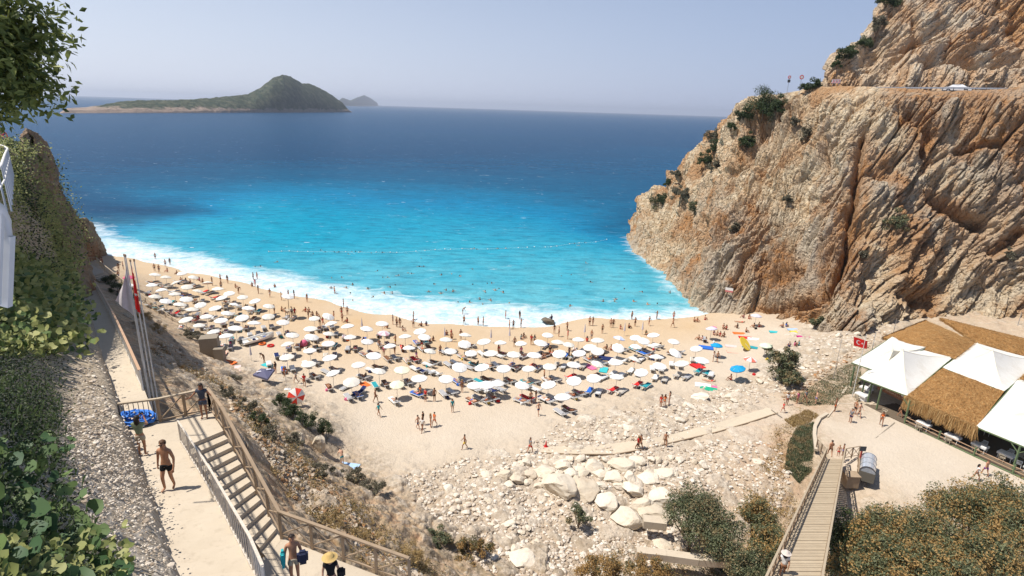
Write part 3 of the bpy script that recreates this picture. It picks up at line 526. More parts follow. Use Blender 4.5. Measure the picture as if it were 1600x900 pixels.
# ------------------------------------------------------------ foliage helpers
def leaf_mesh(name, p, nrm, size, mat, aspect=.5, jitter=.9, seed=1, heart=False, droop=.0):
    r = np.random.default_rng(seed); n = len(p); size = np.broadcast_to(size, (n,))
    N = nrm + r.normal(size=(n, 3)) * jitter; N /= np.linalg.norm(N, axis=1)[:, None] + 1e-9
    T = np.cross(N, r.normal(size=(n, 3))); T[:, 2] -= droop; T -= N * (T * N).sum(1)[:, None]; T /= np.linalg.norm(T, axis=1)[:, None] + 1e-9
    B = np.cross(N, T); s = size[:, None]; fold = .22
    if heart:
        shp = [(0, 0, 0), (.35, .50, fold), (-.12, .38, fold * .7), (1, 0, .06), (.35, -.50, fold), (-.12, -.38, fold * .7), (.72, .34, fold * .5), (.72, -.34, fold * .5)]
        fc = [(0, 3, 6, 1), (0, 1, 2, 2), (0, 4, 7, 3), (0, 5, 4, 4)]; V = np.stack([p + s * (a * T + b * B * aspect * 2 + c_ * N) for a, b, c_ in shp], 1)
        f = np.concatenate([np.array([0, 3, 6, 1]), [0, 4, 7, 3], [0, 1, 2, 0], [0, 5, 4, 0]]).reshape(4, 4)
        # quads only: fold the two small lobes in as quads that share the base twice
        f = np.array([[0, 3, 6, 1], [0, 4, 7, 3]]); V = V[:, :, :]
        lob = np.array([[0, 1, 2], [0, 5, 4]])
        me = bpy.data.meshes.new(name); vs = V.reshape(-1, 3); off = (np.arange(n) * 8)[:, None, None]
        q = (f[None] + off).reshape(-1, 4); t_ = (lob[None] + off).reshape(-1, 3)
        me.vertices.add(len(vs)); me.vertices.foreach_set("co", vs.astype(np.float32).ravel())
        loops = np.concatenate([q.ravel(), t_.ravel()]).astype(np.int32); me.loops.add(len(loops)); me.loops.foreach_set("vertex_index", loops)
        st = np.concatenate([np.arange(0, q.size, 4), q.size + np.arange(0, t_.size, 3)]).astype(np.int32)
        me.polygons.add(len(st)); me.polygons.foreach_set("loop_start", st); me.update(calc_edges=True); me.materials.append(mat); return me
    V = np.stack([p, p + s * (.45 * T + B * aspect * .5 + N * fold * .3), p + s * (T - .05 * N), p + s * (.45 * T - B * aspect * .5 + N * fold * .3)], 1)
    f = np.arange(n * 4).reshape(n, 4); return np_mesh(name, V.reshape(-1, 3), f, [mat], False)
def clump_points(c, rad, n, nclump, seed, hollow=.35, flat_bottom=-.5):
    r = np.random.default_rng(seed); u = r.normal(size=(nclump, 3)); u /= np.linalg.norm(u, axis=1)[:, None]
    u[:, 2] = np.where(u[:, 2] < flat_bottom, -u[:, 2] * .5, u[:, 2]); k = r.uniform(hollow, 1, nclump)[:, None] ** .6
    cc = np.array(c) + u * k * np.array(rad) * .86; cs = r.uniform(.16, .34, nclump) * min(rad)
    w = r.integers(0, nclump, n); d = r.normal(size=(n, 3)); d /= np.linalg.norm(d, axis=1)[:, None]
    q = cc[w] + d * (r.uniform(.25, 1, n) ** .6 * cs[w])[:, None] * np.array([1.2, 1.2, .9]); nn = d * .8 + np.array([0, 0, .6]); return q, nn, cc
M_bark = simple("bark", (.16, .115, .08), .9, .1, .3, 4.0)
L_dark = leaf_mat("dark_leaves", (.018, .032, .010), (.075, .105, .035)); L_mid = leaf_mat("olive_leaves", (.045, .06, .028), (.20, .22, .115), (.26, .20, .10), .35)
L_dry = leaf_mat("drying_leaves", (.075, .075, .03), (.22, .18, .08), (.33, .20, .07), .58); L_light = leaf_mat("hedge_leaves", (.20, .24, .07), (.50, .50, .20), None, 0, .42); L_ficus = leaf_mat("glossy_leaves", (.045, .07, .012), (.27, .29, .07))
L_vine = leaf_mat("vine_leaves", (.045, .09, .025), (.20, .27, .09)); L_thick = leaf_mat("thicket_leaves", (.055, .07, .03), (.26, .27, .14), (.42, .27, .10), .42, .32); L_grey = leaf_mat("grey_scrub", (.08, .075, .05), (.21, .185, .12)); L_straw = leaf_mat("straw", (.25, .17, .07), (.45, .32, .14))
L_squash = leaf_mat("squash_leaves", (.035, .09, .035), (.15, .22, .07))
def bush(name, c, rad, n, size, mat, label, cat="bush", group=None, seed=0, trunk=None, ncl=None, hollow=.3, aspect=.5, stems=5, splay=.9):
    c = np.array(c, float); base = c.copy(); base[2] = c[2] - rad[2] * .95 if trunk is None else trunk[2]
    if trunk is not None: base[:2] = trunk[:2]
    root = empty(name, base, label, cat, group)
    q, nn, cc = clump_points(c, rad, n, ncl or max(10, int(n / 150)), seed, hollow); 
    r = np.random.default_rng(seed); me = leaf_mesh("crown", q - base, nn, r.uniform(.6, 1.2, n) * size, mat, aspect, .8, seed); link("crown", me, root)
    mb = MB(); k = min(stems, len(cc))
    mb.tube([(0, 0, -.3), tuple((c - base) * np.array([.3, .3, .35]))], rad[2] * .075, 6, rad[2] * .05)
    for i in range(k):
        e = cc[i] - base; s0 = (c - base) * np.array([.3, .3, .35]) * r.uniform(.1, 1); mid = s0 + (e - s0) * .5 + r.normal(size=3) * rad[2] * .06
        mb.tube([s0, mid, e], rad[2] * .035, 5, rad[2] * .012)
    mb.build("trunk", M_bark, root); return root

# ------------------------------------------------------------ bank and hedge on the left, below the road
BK = [  # off-left, left, middle, edge (px, py, y)
 [(-160, 960, 4.2), (-40, 940, 5.4), (120, 935, 7.0), (282, 935, 27.2, 1)],
 [(-160, 860, 5.0), (-40, 850, 6.6), (120, 850, 8.8), (258, 862, 26.0, 1)],
 [(-160, 720, 7.0), (-40, 720, 9.2), (90, 720, 12.6), (214, 725, 23.9, 1)],
 [(-140, 620, 8.8), (-40, 620, 11.5), (80, 630, 19), (183, 642, 23.4, 1)],
 [(-120, 540, 14), (-30, 540, 19), (75, 550, 25), (158, 568, 22.8, 1)],
 [(-100, 480, 19), (-20, 470, 25.), (70, 490, 32.), (144, 518, 20.8, 1)],
 [(-80, 400, 26), (0, 400, 38), (70, 430, 46), (132, 472, 17.4, 1)],
 [(-60, 320, 26), (8, 320, 40), (80, 368, 54), (115, 430, 12.5, 1)],
 [(-40, 250, 34), (14, 262, 48), (75, 326, 66), (103, 404, 8.6, 1)],
 [(-30, 226, 42), (20, 238, 47), (64, 290, 64), (96, 388, 92)],
 [(-25, 222, 46), (24, 234, 50), (56, 262, 62), (84, 366, 88)]]
cols = []
for row in BK:
    q = [Y(*a[:3]) if len(a) == 3 else P(*a[:3]) for a in row]; e = q[-1]; cols.append(q + [e + np.array([.25, .1, -1.6]), e + np.array([.4, .2, -6])])
GB = loft(cols, 520, 170)
bx, by = GB[..., 0], GB[..., 1]; GB[..., 2] += fbm(bx * .8, by * .8, 1., 4) * .14 + fbm(bx * 4, by * 4, 2., 3) * .02 * np.clip(14 / by, 0, 1)
h1, r1, m1_ = stones(bx, by, .22, 5); h2, r2, m2_ = stones(bx, by, .11, 9); gr = np.clip((16 - by) / 4, 0, 1); GB[..., 2] += (h1 * (r1 > .6) + h2) * gr * .35
t = NT("bank_gravel", .95, .1); n = t.noise(6, 6, .7); n2 = t.noise(.7, 4)
c = t.mix(n2, (.34, .27, .19), (.50, .43, .33)); c = t.mix(t.math('MULTIPLY', t.attr("stone"), .8), c, (.55, .50, .43)); c = t.mix(t.ramp(n, [(.46, 0.0), (.62, .75)]), c, (.13, .10, .07)); t.color(c); t.bump(n, .4, .03)
me = np_mesh("garden_bank", GB.reshape(-1, 3), grid_faces(*GB.shape[:2]), [t.m], True, dict(stone=np.clip((h1 * (r1 > .6) + h2) * 12, 0, 1) * gr))
tag(link("garden_bank", me), kind="structure")
def bank_at(i, j):                                # fractional indices on the bank sheet
    i = np.clip(np.asarray(i), 0, GB.shape[0] - 1).astype(int); j = np.clip(np.asarray(j), 0, GB.shape[1] - 1).astype(int); return GB[i, j]
# pixel position of every bank sample, to know what grows where
vv_ = GB - EYE; cc_ = vv_ @ cF; BPX = 800 + FPX * (vv_ @ cR) / cc_; BPY = 450 - FPX * (vv_ @ cU) / cc_
def scatter_bank(mask, n, seed, lift=(0, .5)):
    r = np.random.default_rng(seed); I, J = np.nonzero(mask)
    du = np.linalg.norm(np.gradient(GB, axis=0), axis=-1) * np.linalg.norm(np.gradient(GB, axis=1), axis=-1); w = (du / np.maximum(GB[..., 1], 4) ** 1.35)[I, J]; w /= w.sum()
    k = r.choice(len(I), n, p=w); q = GB[I[k], J[k]].copy(); y = q[:, 1]
    q[:, 0] += r.normal(size=n) * .012 * y; q[:, 1] += r.normal(size=n) * .02 * y
    lump = np.clip(fbm(q[:, 0] * .7, q[:, 1] * .35, 4., 3) + .55, .1, 1.3); q[:, 2] += r.uniform(lift[0], lift[1], n) * lump * np.clip(y / 14, .5, 2.2)
    return q, y, r
gravel_edge = np.interp(BPY, [470, 520, 560, 600, 640, 700, 800, 900, 960], [150, 150, 128, 112, 100, 102, 130, 195, 250])
inn = (np.arange(GB.shape[1])[None, :] < GB.shape[1] * .80) & (GB[..., 1] > 0)
far_m = inn & (BPY < 430) & (BPX < np.interp(BPY, [300, 370, 400, 430], [130, 100, 98, 102])); mid_m = inn & (BPY >= 415) & (BPY < 560) & (BPX < np.interp(BPY, [415, 470, 520, 560], [100, 118, 132, 128])); near_m = inn & (BPY >= 560) & (BPX < gravel_edge - 12)
q, y, r = scatter_bank(far_m, 62000, 3, (0, .55)); sz_ = np.clip(y * .0042, .07, .26) * r.uniform(.7, 1.3, len(y))
up = np.tile([.3, -.3, .8], (len(q), 1)); dk = fbm(q[:, 0] * .22, q[:, 1] * .1, 8., 3) + r.normal(size=len(q)) * .08 > .16
tag(link("clipped_hedge", leaf_mesh("clipped_hedge", q[~dk], up[~dk], sz_[~dk], L_light, .6, .8, 4)), "long pale green creeper hedge sloping down from the road beside the walkway", "hedge")
tag(link("creeper", leaf_mesh("creeper", q[dk], up[dk], sz_[dk], L_dark, .6, .8, 5)), "darker green creeper patches growing through the long pale hedge", "creeper", kind="stuff")
q, y, r = scatter_bank(mid_m, 9000, 6, (0, .75)); sz_ = np.clip(y * .0095, .09, .26) * r.uniform(.6, 1.2, len(y)); up = np.tile([.2, -.5, .8], (len(q), 1)); dk = r.random(len(q)) < .3
tag(link("morning_glory", leaf_mesh("morning_glory", q[~dk], up[~dk], sz_[~dk], L_light, .8, .6, 7, True)), "leafy yellow green vine spilling over the corner of the bank above the walkway", "vine", kind="stuff")
tag(link("ivy", leaf_mesh("ivy", q[dk], up[dk], sz_[dk], L_vine, .8, .7, 8, True)), "darker ivy under the sunlit vine at the bank corner", "ivy", kind="stuff")
q, y, r = scatter_bank(near_m, 26000, 9, (0, .28)); sz_ = r.uniform(.04, .12, len(y)); up = np.tile([.1, -.3, .9], (len(q), 1))
tag(link("ground_cover", leaf_mesh("ground_cover", q, up, sz_, L_dark, .55, .8, 10)), "dark low weeds carpeting the near part of the bank", "weeds", kind="stuff")
sq_m = near_m & (BPY > 700); q, y, r = scatter_bank(sq_m, 260, 11, (.12, .42)); sz_ = r.uniform(.16, .30, len(y)); up = np.tile([.1, -.6, .9], (len(q), 1))
tag(link("squash_vine", leaf_mesh("squash_vine", q, up, sz_, L_squash, .85, .35, 12, True)), "broad heart shaped squash leaves sprawling in the near corner of the bank", "vine", kind="stuff")
sq_m = inn & (BPY > 850) & (BPX < 190); q, y, r = scatter_bank(sq_m, 420, 21, (.2, .5)); sz_ = r.uniform(.10, .18, len(y)); up = np.tile([.1, -.6, .9], (len(q), 1))
tag(link("bean_vine", leaf_mesh("bean_vine", q, up, sz_, L_light, .7, .5, 22, True)), "sunlit pale yellow green leaves at the bottom corner of the bank", "vine", kind="stuff")
# grass tufts on the bank
g_m = near_m & (BPY > 600); q, y, r = scatter_bank(g_m, 1800, 13, (0, .02)); n_ = len(q); a_ = r.uniform(0, 6.28, n_); hgt = r.uniform(.10, .34, n_); le = r.uniform(.05, .22, n_)
dxy = np.stack([np.cos(a_), np.sin(a_), 0 * a_], 1); sd = np.stack([-np.sin(a_), np.cos(a_), 0 * a_], 1) * .006; upz = np.array([0, 0, 1.])
V = np.stack([q - sd, q + sd, q + sd * .8 + dxy * (le * .35)[:, None] + upz * (hgt * .7)[:, None], q + dxy * le[:, None] + upz * (hgt * .82)[:, None]], 1)
tag(link("grass", np_mesh("grass", V.reshape(-1, 3), np.arange(n_ * 4).reshape(-1, 4), [L_vine], False)), "long thin grass blades arching among the weeds of the bank", "grass", kind="stuff")
# pebbles and small stones on the gravel strip
def rock_mesh(name, seed, sub=2, flat=.75, ang=.55, cuts=9, mat=None, rough=.05):
    bm = bmesh.new(); bmesh.ops.create_icosphere(bm, subdivisions=sub, radius=1.0); r = np.random.default_rng(seed)
    pl = [(Vector(r.normal(size=3)).normalized(), r.uniform(.50, .82)) for _ in range(cuts)]
    for v in bm.verts:
        co = v.co.copy()
        for n_, d_ in pl:
            k = co.dot(n_)
            if k > d_: co -= n_ * (k - d_) * .97
        nn = float(fbm(np.array([co.x * 1.6 + seed]), np.array([co.y * 1.6]), np.array([co.z * 1.6]), 3)[0]); co *= 1 + nn * rough * 2.2
        v.co = Vector((co.x * (1 + .25 * math.sin(seed)), co.y, co.z * flat))
    me = bpy.data.meshes.new(name); bm.to_mesh(me); bm.free(); me.materials.append(mat or M_boulder)
    me.polygons.foreach_set("use_smooth", [False] * len(me.polygons)); return me
def many_rocks(name, pts, sizes, seed, mat, protos=5, sub=1):
    r = np.random.default_rng(seed); P_ = [rock_mesh("r", seed + i, sub, .7) for i in range(protos)]; vs = []; fs = []; off = 0
    arr = [(np.array([v.co[:] for v in m_.vertices]), np.array([p.vertices[:] for p in m_.polygons])) for m_ in P_]
    for i, (p, s) in enumerate(zip(pts, sizes)):
        V, F = arr[r.integers(protos)]; a = r.uniform(0, 6.28); c_, s_ = math.cos(a), math.sin(a); sc = s * r.uniform(.7, 1.3, 3)
        W = V * sc; W = np.stack([W[:, 0] * c_ - W[:, 1] * s_, W[:, 0] * s_ + W[:, 1] * c_, W[:, 2]], 1) + p; vs.append(W); fs.append(F + off); off += len(V)
    return np_mesh(name, np.concatenate(vs), np.concatenate(fs), [mat], False)
t = NT("mixed_stone", .92, .12); r_ = t.island(); cc = t.ramp(r_, [(0, (.34, .27, .20)), (.4, (.54, .46, .37)), (1, (.70, .64, .55))]); cc = t.mix(t.ramp(t.noise(2, 5), [(.5, 0.0), (.7, .4)]), cc, (.36, .27, .18)); t.color(cc); t.bump(t.noise(3, 5), .4, .1); M_mix = t.m
gv_m = (BPX > gravel_edge - 10) & (np.arange(GB.shape[1])[None, :] < GB.shape[1] * .80) & (BPY > 560); q, y, r = scatter_bank(gv_m, 6000, 15, (0, 0)); q[:, 2] = q[:, 2]
tag(link("pebbles", many_rocks("pebbles", q, r.uniform(.012, .04, len(q)) * np.clip(y / 12, .8, 1.6) * (1 + (r.random(len(q)) > .97) * 1.5), 31, M_mix)), "loose pebbles on the bare strip along the bank edge", "pebbles", kind="stuff")

# ------------------------------------------------------------ tree crown hanging into the top left corner
q, nn, cc = clump_points((0, 0, 0), (.92, .92, .90), 11500, 170, 5, .15, -2)
tc = Y(-62, 62, 5.6); tb = np.array([tc[0] - 1.9, tc[1] - .2, 33.0]); root = empty("evergreen_tree", tb, "glossy leaved evergreen tree hanging over the corner of the hedge", "tree")
link("crown", leaf_mesh("crown", q + (tc - tb), nn, np.random.default_rng(3).uniform(.06, .115, len(q)), L_ficus, .42, .7, 6, droop=.2), root)
mb = MB(); d_ = Vector(tc - tb); mb.tube([(0, 0, -1.5), (0, 0, .3), d_ * .6, d_], .11, 10, .05)
for i in range(26): mb.tube([d_ * .7, Vector(cc[i]) * .5 + d_ * .95, Vector(cc[i]) + d_], .022, 5, .006)
mb.build("trunk", M_bark, root)

# ------------------------------------------------------------ road side on the left: guard fence, crash rail end, sign, planter
mb = MB(); pts = [Y(-60, 300, 2.9), Y(-14, 312, 3.0), Y(2, 326, 3.05), Y(10, 345, 3.1), Y(13, 372, 3.1)]
root = empty("guard_fence", pts[-1] - np.array([0, 0, 1.2]), "white painted metal fence end post beside the road, close to the camera", "fence"); o_ = np.array(root.location)
mb.tube([q - o_ for q in pts], .022, 10); mb.build("handrail", M_whitep, root, True)
mb = MB(); mb.bar(Y(13, 368, 3.1) - o_, Y(9, 478, 3.1) - o_, .035, .05); mb.bar(Y(2, 330, 3.05) - o_, Y(-3, 476, 3.05) - o_, .02, .02); mb.build("post", M_whitep, root)
root = empty("guard_fence", Y(8, 262, 24) - np.array([0, 0, 1.2]), "grey wire guard fence along the road edge above the hedge", "fence"); o_ = np.array(root.location)
top = [Y(-30, 300, 14), Y(2, 258, 20), Y(8, 240, 26), Y(12, 232, 34), Y(6, 228, 40), Y(-20, 222, 46)]
mb = MB(); mb.tube([q - o_ for q in top], .05, 6); mb.tube([q - o_ - np.array([0, 0, .5]) for q in top], .03, 5); mb.build("handrail", M_whitep, root, True)
for a, b in zip(top[:-1], top[1:]):
    for k in np.linspace(0, 1, 5)[:-1]:
        mb = MB(); p_ = a + (b - a) * k - o_; mb.tube([p_, p_ - np.array([0, 0, 1.6])], .03, 5); mb.build("post", M_metal, root)
sp_ = Y(5, 212, 50); root = empty("road_sign", sp_ - np.array([0, 0, 2.3]), "round red and blue no stopping sign beside the road above the hedge", "sign")
mb = MB(); mb.tube([(0, 0, -1), (0, 0, 2.6)], .04, 6); mb.build("pole", M_metal, root)
def disc(mb, c, r, n=20, nrm=(0, -1, 0), th=.02, tilt=0):
    N = Vector(nrm).normalized(); X = N.cross(Vector((0, 0, 1))).normalized(); Z = X.cross(N)
    mb.poly([Vector(c) + X * math.cos(2 * math.pi * i / n) * r + Z * math.sin(2 * math.pi * i / n) * r for i in range(n)], th, tuple(-N))
mb = MB(); disc(mb, (0, -.05, 2.3), .42); mb.cur = 1; disc(mb, (0, -.075, 2.3), .32)
mb.cur = 0; d45 = .29 * .7071
mb.bar((-d45, -.11, 2.3 - d45), (d45, -.11, 2.3 + d45), .07, .02, (0, 1, 0)); mb.bar((-d45, -.115, 2.3 + d45), (d45, -.115, 2.3 - d45), .07, .02, (0, 1, 0))
mb.build("sign_face", [simple("sign_red", (.62, .03, .05), .5), simple("sign_blue", (.03, .05, .25), .5)], root)
bush("shrub", Y(20, 222, 52) - np.array([0, 0, .6]), (1.6, 1.2, 1.0), 900, .16, L_dark, "dark clipped shrub between the round road sign and the brown rock top", seed=77)
M_chip = simple("chipped_cream_paint", (.56, .50, .42), .7, .2, .4, 9.0)
# ------------------------------------------------------------ walkways, landing, stairs and railings on the left
def walk_z(px, py):
    z = 20.0
    for _ in range(60):
        w = P(px, py, z); d = math.hypot(w[0], w[1]); z += .35 * ((22.6 - .185 * max(0, d - 33)) - z)
    return P(px, py, z)
WL = [(101, 399), (108, 412), (120, 440), (134, 480), (146, 520), (160, 570), (175, 620), (192, 668)]
WR = [(118, 399), (126, 412), (145, 440), (168, 482), (187, 520), (208, 568), (226, 610), (243, 655)]
wl_, wr_ = [walk_z(*q) for q in WL], [walk_z(*q) for q in WR]
mb = MB()
for i in range(len(WL) - 1): mb.poly([wl_[i], wl_[i + 1], wr_[i + 1], wr_[i]], 2.2)
tag(mb.build("walkway", M_conc), kind="structure")
def rail_line(name, pts, h, label, mat_top, mat, panel='picket', post_every=1.9, top_w=.09, pick=.14, group=None, mid=True, base_off=.08, post_w=.09):
    pts = [Vector(p) for p in pts]; root = empty(name, pts[0], label, "railing", group); o = pts[0]; z = Vector((0, 0, 1))
    mb = MB()
    for a, b in zip(pts[:-1], pts[1:]): mb.bar(a - o + z * h, b - o + z * h, top_w, top_w * .55)
    mb.build("handrail", mat_top, root)
    mb2 = MB()
    for a, b in zip(pts[:-1], pts[1:]): mb2.bar(a - o + z * base_off, b - o + z * base_off, .05, .05)
    mb2.build("bottom_rail", mat, root)
    for a, b in zip(pts[:-1], pts[1:]):
        L = (b - a).length; n = max(1, round(L / post_every)); inf = MB()
        for i in range(n + 1):
            if i < n or b is pts[-1]:
                m_ = MB(); c = a + (b - a) * (i / n) - o; m_.bar(c - z * .15, c + z * (h - .01), post_w, post_w, (0, 1, 0)); m_.build("post", mat, root)
            if i == n: break
            p, q = a + (b - a) * (i / n) - o, a + (b - a) * ((i + 1) / n) - o
            if panel != 'picket': inf = MB()
            if panel == 'picket':
                k = max(2, int((q - p).length / pick))
                if k - 1 <= 9:
                    for j in range(1, k): c = p + (q - p) * (j / k); b1 = MB(); b1.bar(c + z * (base_off + .003), c + z * (h - .03), .02, .02, (0, 1, 0)); b1.build('baluster', mat, root)
                    continue
                for j in range(1, k): c = p + (q - p) * (j / k); inf.bar(c + z * (base_off + .003), c + z * (h - .03), .02, .02, (0, 1, 0))
            else:
                lo, hi = z * (base_off + .03), z * (h - .05); inf.bar(p + lo, q + hi, .05, .04); inf.bar(p + hi, q + lo, .045, .035)
                if panel == 'lattice':
                    md = z * (h * .5); inf.bar(p + md, q + md, .05, .035)
                inf.build("brace", mat, root)
        if inf.v and panel == 'picket': inf.build("infill", mat, root)
    return root
rail_line("railing", [q + (np.array([-.08, 0, 0])) for q in wr_[:-1]], 1.05, "long railing with tan handrail down the far walkway", M_tan, M_whitep, 'picket', 2.4, .12, .16, post_w=.07)
mb = MB()
LZ = 22.8
land_poly = [P(196, 690, LZ), P(190, 664, LZ), P(250, 660, LZ), P(329, 641, LZ), P(349, 673, LZ), P(291, 697, LZ), P(262, 712, LZ), P(205, 722, LZ)]
mb.poly(land_poly, .9); tag(mb.build("landing", M_conc), kind="structure")
mb = MB()
# shallow steps of the near path climbing towards the road
RL = [(196, 712, LZ), (200, 800, 24.2), (228, 905, 26.0), (240, 960, 26.6)]; RR = [(284, 694, LZ), (336, 780, 24.2), (396, 896, 26.0), (415, 950, 26.6)]
rl, rr_ = [P(*q) for q in RL], [P(*q) for q in RR]
def along(pts, t):
    L = [np.linalg.norm(b - a) for a, b in zip(pts[:-1], pts[1:])]; s = t * sum(L)
    for a, b, l in zip(pts[:-1], pts[1:], L):
        if s <= l: return a + (b - a) * s / l
        s -= l
    return pts[-1]
NS = 17
for i in range(NS):
    a, b, c_, d = along(rl, i / NS), along(rl, (i + .955) / NS), along(rr_, (i + .955) / NS), along(rr_, i / NS); zt = (a[2] + b[2]) / 2
    f = lambda q, z_: (q[0], q[1], z_)
    mb.poly([f(a, zt - .03), f(b, zt + .03), f(c_, zt + .03), f(d, zt - .03)], 1.6 + .07 * (i % 2))
tag(mb.build("stepped_path", M_conc), kind="structure")
rail_line("railing", [P(283, 692, LZ + .02), P(336, 779, 24.25), P(397, 896, 26.05), P(418, 950, 26.7)], 1.0, "white picket railing between the stepped path and the stairs", M_chip, M_chip, 'picket', 2.6, .06, .34, post_w=.04)
# stairs down from the landing
tL, tR, bL, bR = P(291, 697, LZ), P(349, 673, LZ), P(418, 872, 20.7), P(440, 842, 20.7); NST = 12
root = empty("staircase", tL, "concrete staircase dropping from the landing beside the white railing", "stairs"); mb = MB(); o_ = tL
for i in range(NST):
    a, b, c_, d = [tL + (bL - tL) * (i / NST), tR + (bR - tR) * (i / NST), tR + (bR - tR) * ((i + 1) / NST), tL + (bL - tL) * ((i + 1) / NST)]; zt = LZ - (LZ - 20.7) * (i + 1) / NST
    mb.poly([(q[0] - o_[0], q[1] - o_[1], zt - o_[2]) for q in (a, b, c_, d)], .32)
mb.build("steps", M_conc, root)
mb = MB(); mb.poly([P(330, 905, 20.7), P(418, 868, 20.7), P(440, 840, 20.7), P(520, 872, 20.5), P(640, 918, 20.0), P(620, 990, 20.0), P(400, 990, 20.7)], .6); tag(mb.build("lower_landing", M_conc), kind="structure")
rail_line("railing", [P(329, 641, LZ), P(351, 672, LZ), P(440, 838, 20.8), P(640, 912, 20.1)], 1.08, "weathered wooden railing with crossed braces down the outer side of the stairs", M_wood, M_wood, 'cross', 1.25, .12)
rail_line("railing", [P(251, 659, LZ), P(329, 641, LZ)], 1.08, "wooden railing with crossed braces closing the landing beside the flagpoles", M_woodp, M_wood, 'cross', 1.2, .12)
rail_line("railing", [P(191, 667, LZ), P(251, 659, LZ)], 1.08, "dark barred gate panel with wooden top in front of the blue netting", M_woodp, M_dark, 'picket', 3.0, .12, .17, post_w=.05)
# flagpoles with flags
def flagpole(px0, py0, px1, py1, zb, label, flag=None):
    b = P(px0, py0, zb); top = Y(px1, py1, b[1]); top = np.array([b[0], b[1], top[2]]); root = empty("flagpole", b, label, "flagpole", "flagpoles behind the landing")
    mb = MB(); mb.tube([(0, 0, -2), (0, 0, (top - b)[2])], .032, 8, .022); mb.build("pole", M_pole, root); mb = MB(); mb.tube([(0, 0, (top - b)[2]), (0, 0, (top - b)[2] + .12)], .04, 8, .04); mb.build("finial", M_tan, root); return b, top
fp = {}
for i, a in enumerate([(233, 612, 219, 402, 21.5, "flagpole carrying the limp white flag"), (240, 620, 230, 410, 21.5, "flagpole carrying the limp red flag"), (229, 600, 213, 401, 21.3, "bare flagpole just left of the white flag's pole"), (247, 628, 226, 409, 21.6, "bare flagpole nearest the railing corner")]): fp[i] = flagpole(*a)
def cloth(name, corners, folds, amp, mats, label, cat, emblem=None, nu=24, nv=28):
    A_, B_, C_, D_ = [np.array(q) for q in corners]; u = np.linspace(0, 1, nu)[:, None, None]; v = np.linspace(0, 1, nv)[None, :, None]
    G = (A_ * (1 - u) + B_ * u) * (1 - v) + (D_ * (1 - u) + C_ * u) * v; n = np.cross(B_ - A_, D_ - A_); n /= np.linalg.norm(n)
    G = G + n * (np.sin(u * folds + v * 2.0) * amp * (u * .8 + .2))
    me = np_mesh(name, (G - A_).reshape(-1, 3), grid_faces(nu, nv), mats, True); o = link(name, me, None, A_)
    if emblem is not None:
        fi = np.zeros(len(me.polygons), np.int32); cen = np.array([p.index for p in me.polygons]); iu = cen // (nv - 1) / (nu - 1); iv = cen % (nv - 1) / (nv - 1)
        fi[emblem(iu, iv)] = 1; me.polygons.foreach_set("material_index", fi)
    return tag(o, label, cat)
t1 = fp[1][1]; cloth("flag", [t1 + np.array([.02, 0, -.15]), t1 + np.array([.12, -.15, -.9]), t1 + np.array([.10, -.1, -2.55]), t1 + np.array([-.14, 0, -2.3])], 14, .06, [M_red, M_canvas], "red flag hanging limp with a sliver of its white crescent showing", "flag",
     lambda u, v: (u > .35) & (((u - .65) / .3) ** 2 + ((v - .40) / .10) ** 2 < 1) & (((u - .80) / .25) ** 2 + ((v - .37) / .07) ** 2 > 1))
t0 = fp[0][1]; wf = simple("grey_white_flag", (.62, .56, .56), .8); cloth("flag", [t0 + np.array([-.03, 0, -.45]), t0 + np.array([-.25, -.1, -1.3]), t0 + np.array([-.75, -.2, -2.2]), t0 + np.array([-.1, 0, -3.0])], 10, .10, [wf], "faded white flag billowing from the left flagpole", "flag")
# blue netting heap behind the bars
w0 = P(208, 655, LZ + .15); mb = MB(); r = random.Random(4)
for i in range(60):
    a = r.uniform(0, 6.28); rad = r.uniform(.2, .75); z0 = r.uniform(0, .32) * (1.1 - rad)
    mb.tube([(math.cos(a + k * .35) * rad * 1.25, math.sin(a + k * .35) * rad * .8, z0 + .05 * math.sin(k * 1.7 + i)) for k in range(7)], .035, 5)
tag(mb.build("fishing_net", simple("blue_rope", (.05, .20, .62), .7, .3, .4, 9.0), None, True, None), "heap of blue netting behind the dark bars of the landing", "net").location = w0
# lower stairs on to the sand, with its rail
tA, tB, bA, bB = P(140, 412, 6.0), P(162, 412, 6.0), P(262, 512, 1.6), P(284, 502, 1.6); NL = 30
root = empty("staircase", tA, "long concrete flight reaching the sand below the far walkway", "stairs"); mb = MB()
tA, tB = P(143, 430, 6.4), P(163, 424, 6.4); bA, bB = P(255, 514, 1.7), P(268, 504, 1.7)
o_ = np.array(root.location)
for i in range(NL):
    a, b, c_, d = [tA + (bA - tA) * (i / NL), tB + (bB - tB) * (i / NL), tB + (bB - tB) * ((i + .62) / NL), tA + (bA - tA) * ((i + .62) / NL)]; zt = 6.4 - 4.7 * (i + 1) / NL
    mb.poly([(q[0] - o_[0], q[1] - o_[1], zt + .12 - o_[2]) for q in (a, b, c_, d)], .3)
mb.build("steps", M_conc, root)
mb = MB(); mb.poly([P(117, 400, 6.3), P(140, 412, 6.3), P(162, 424, 6.3), P(143, 432, 6.3), P(124, 414, 6.3)], .5); tag(mb.build("stair_head", M_conc), kind="structure")
rail_line("railing", [P(140, 411, 6.4), P(152, 411, 6.3), P(164, 423, 6.3), P(200, 452, 4.9), P(238, 482, 3.2), P(270, 505, 1.8), P(300, 524, 1.5)], 1.1, "pale railing along the flight that reaches the sand", M_woodp, M_woodp, 'picket', 2.2, .1, .3)
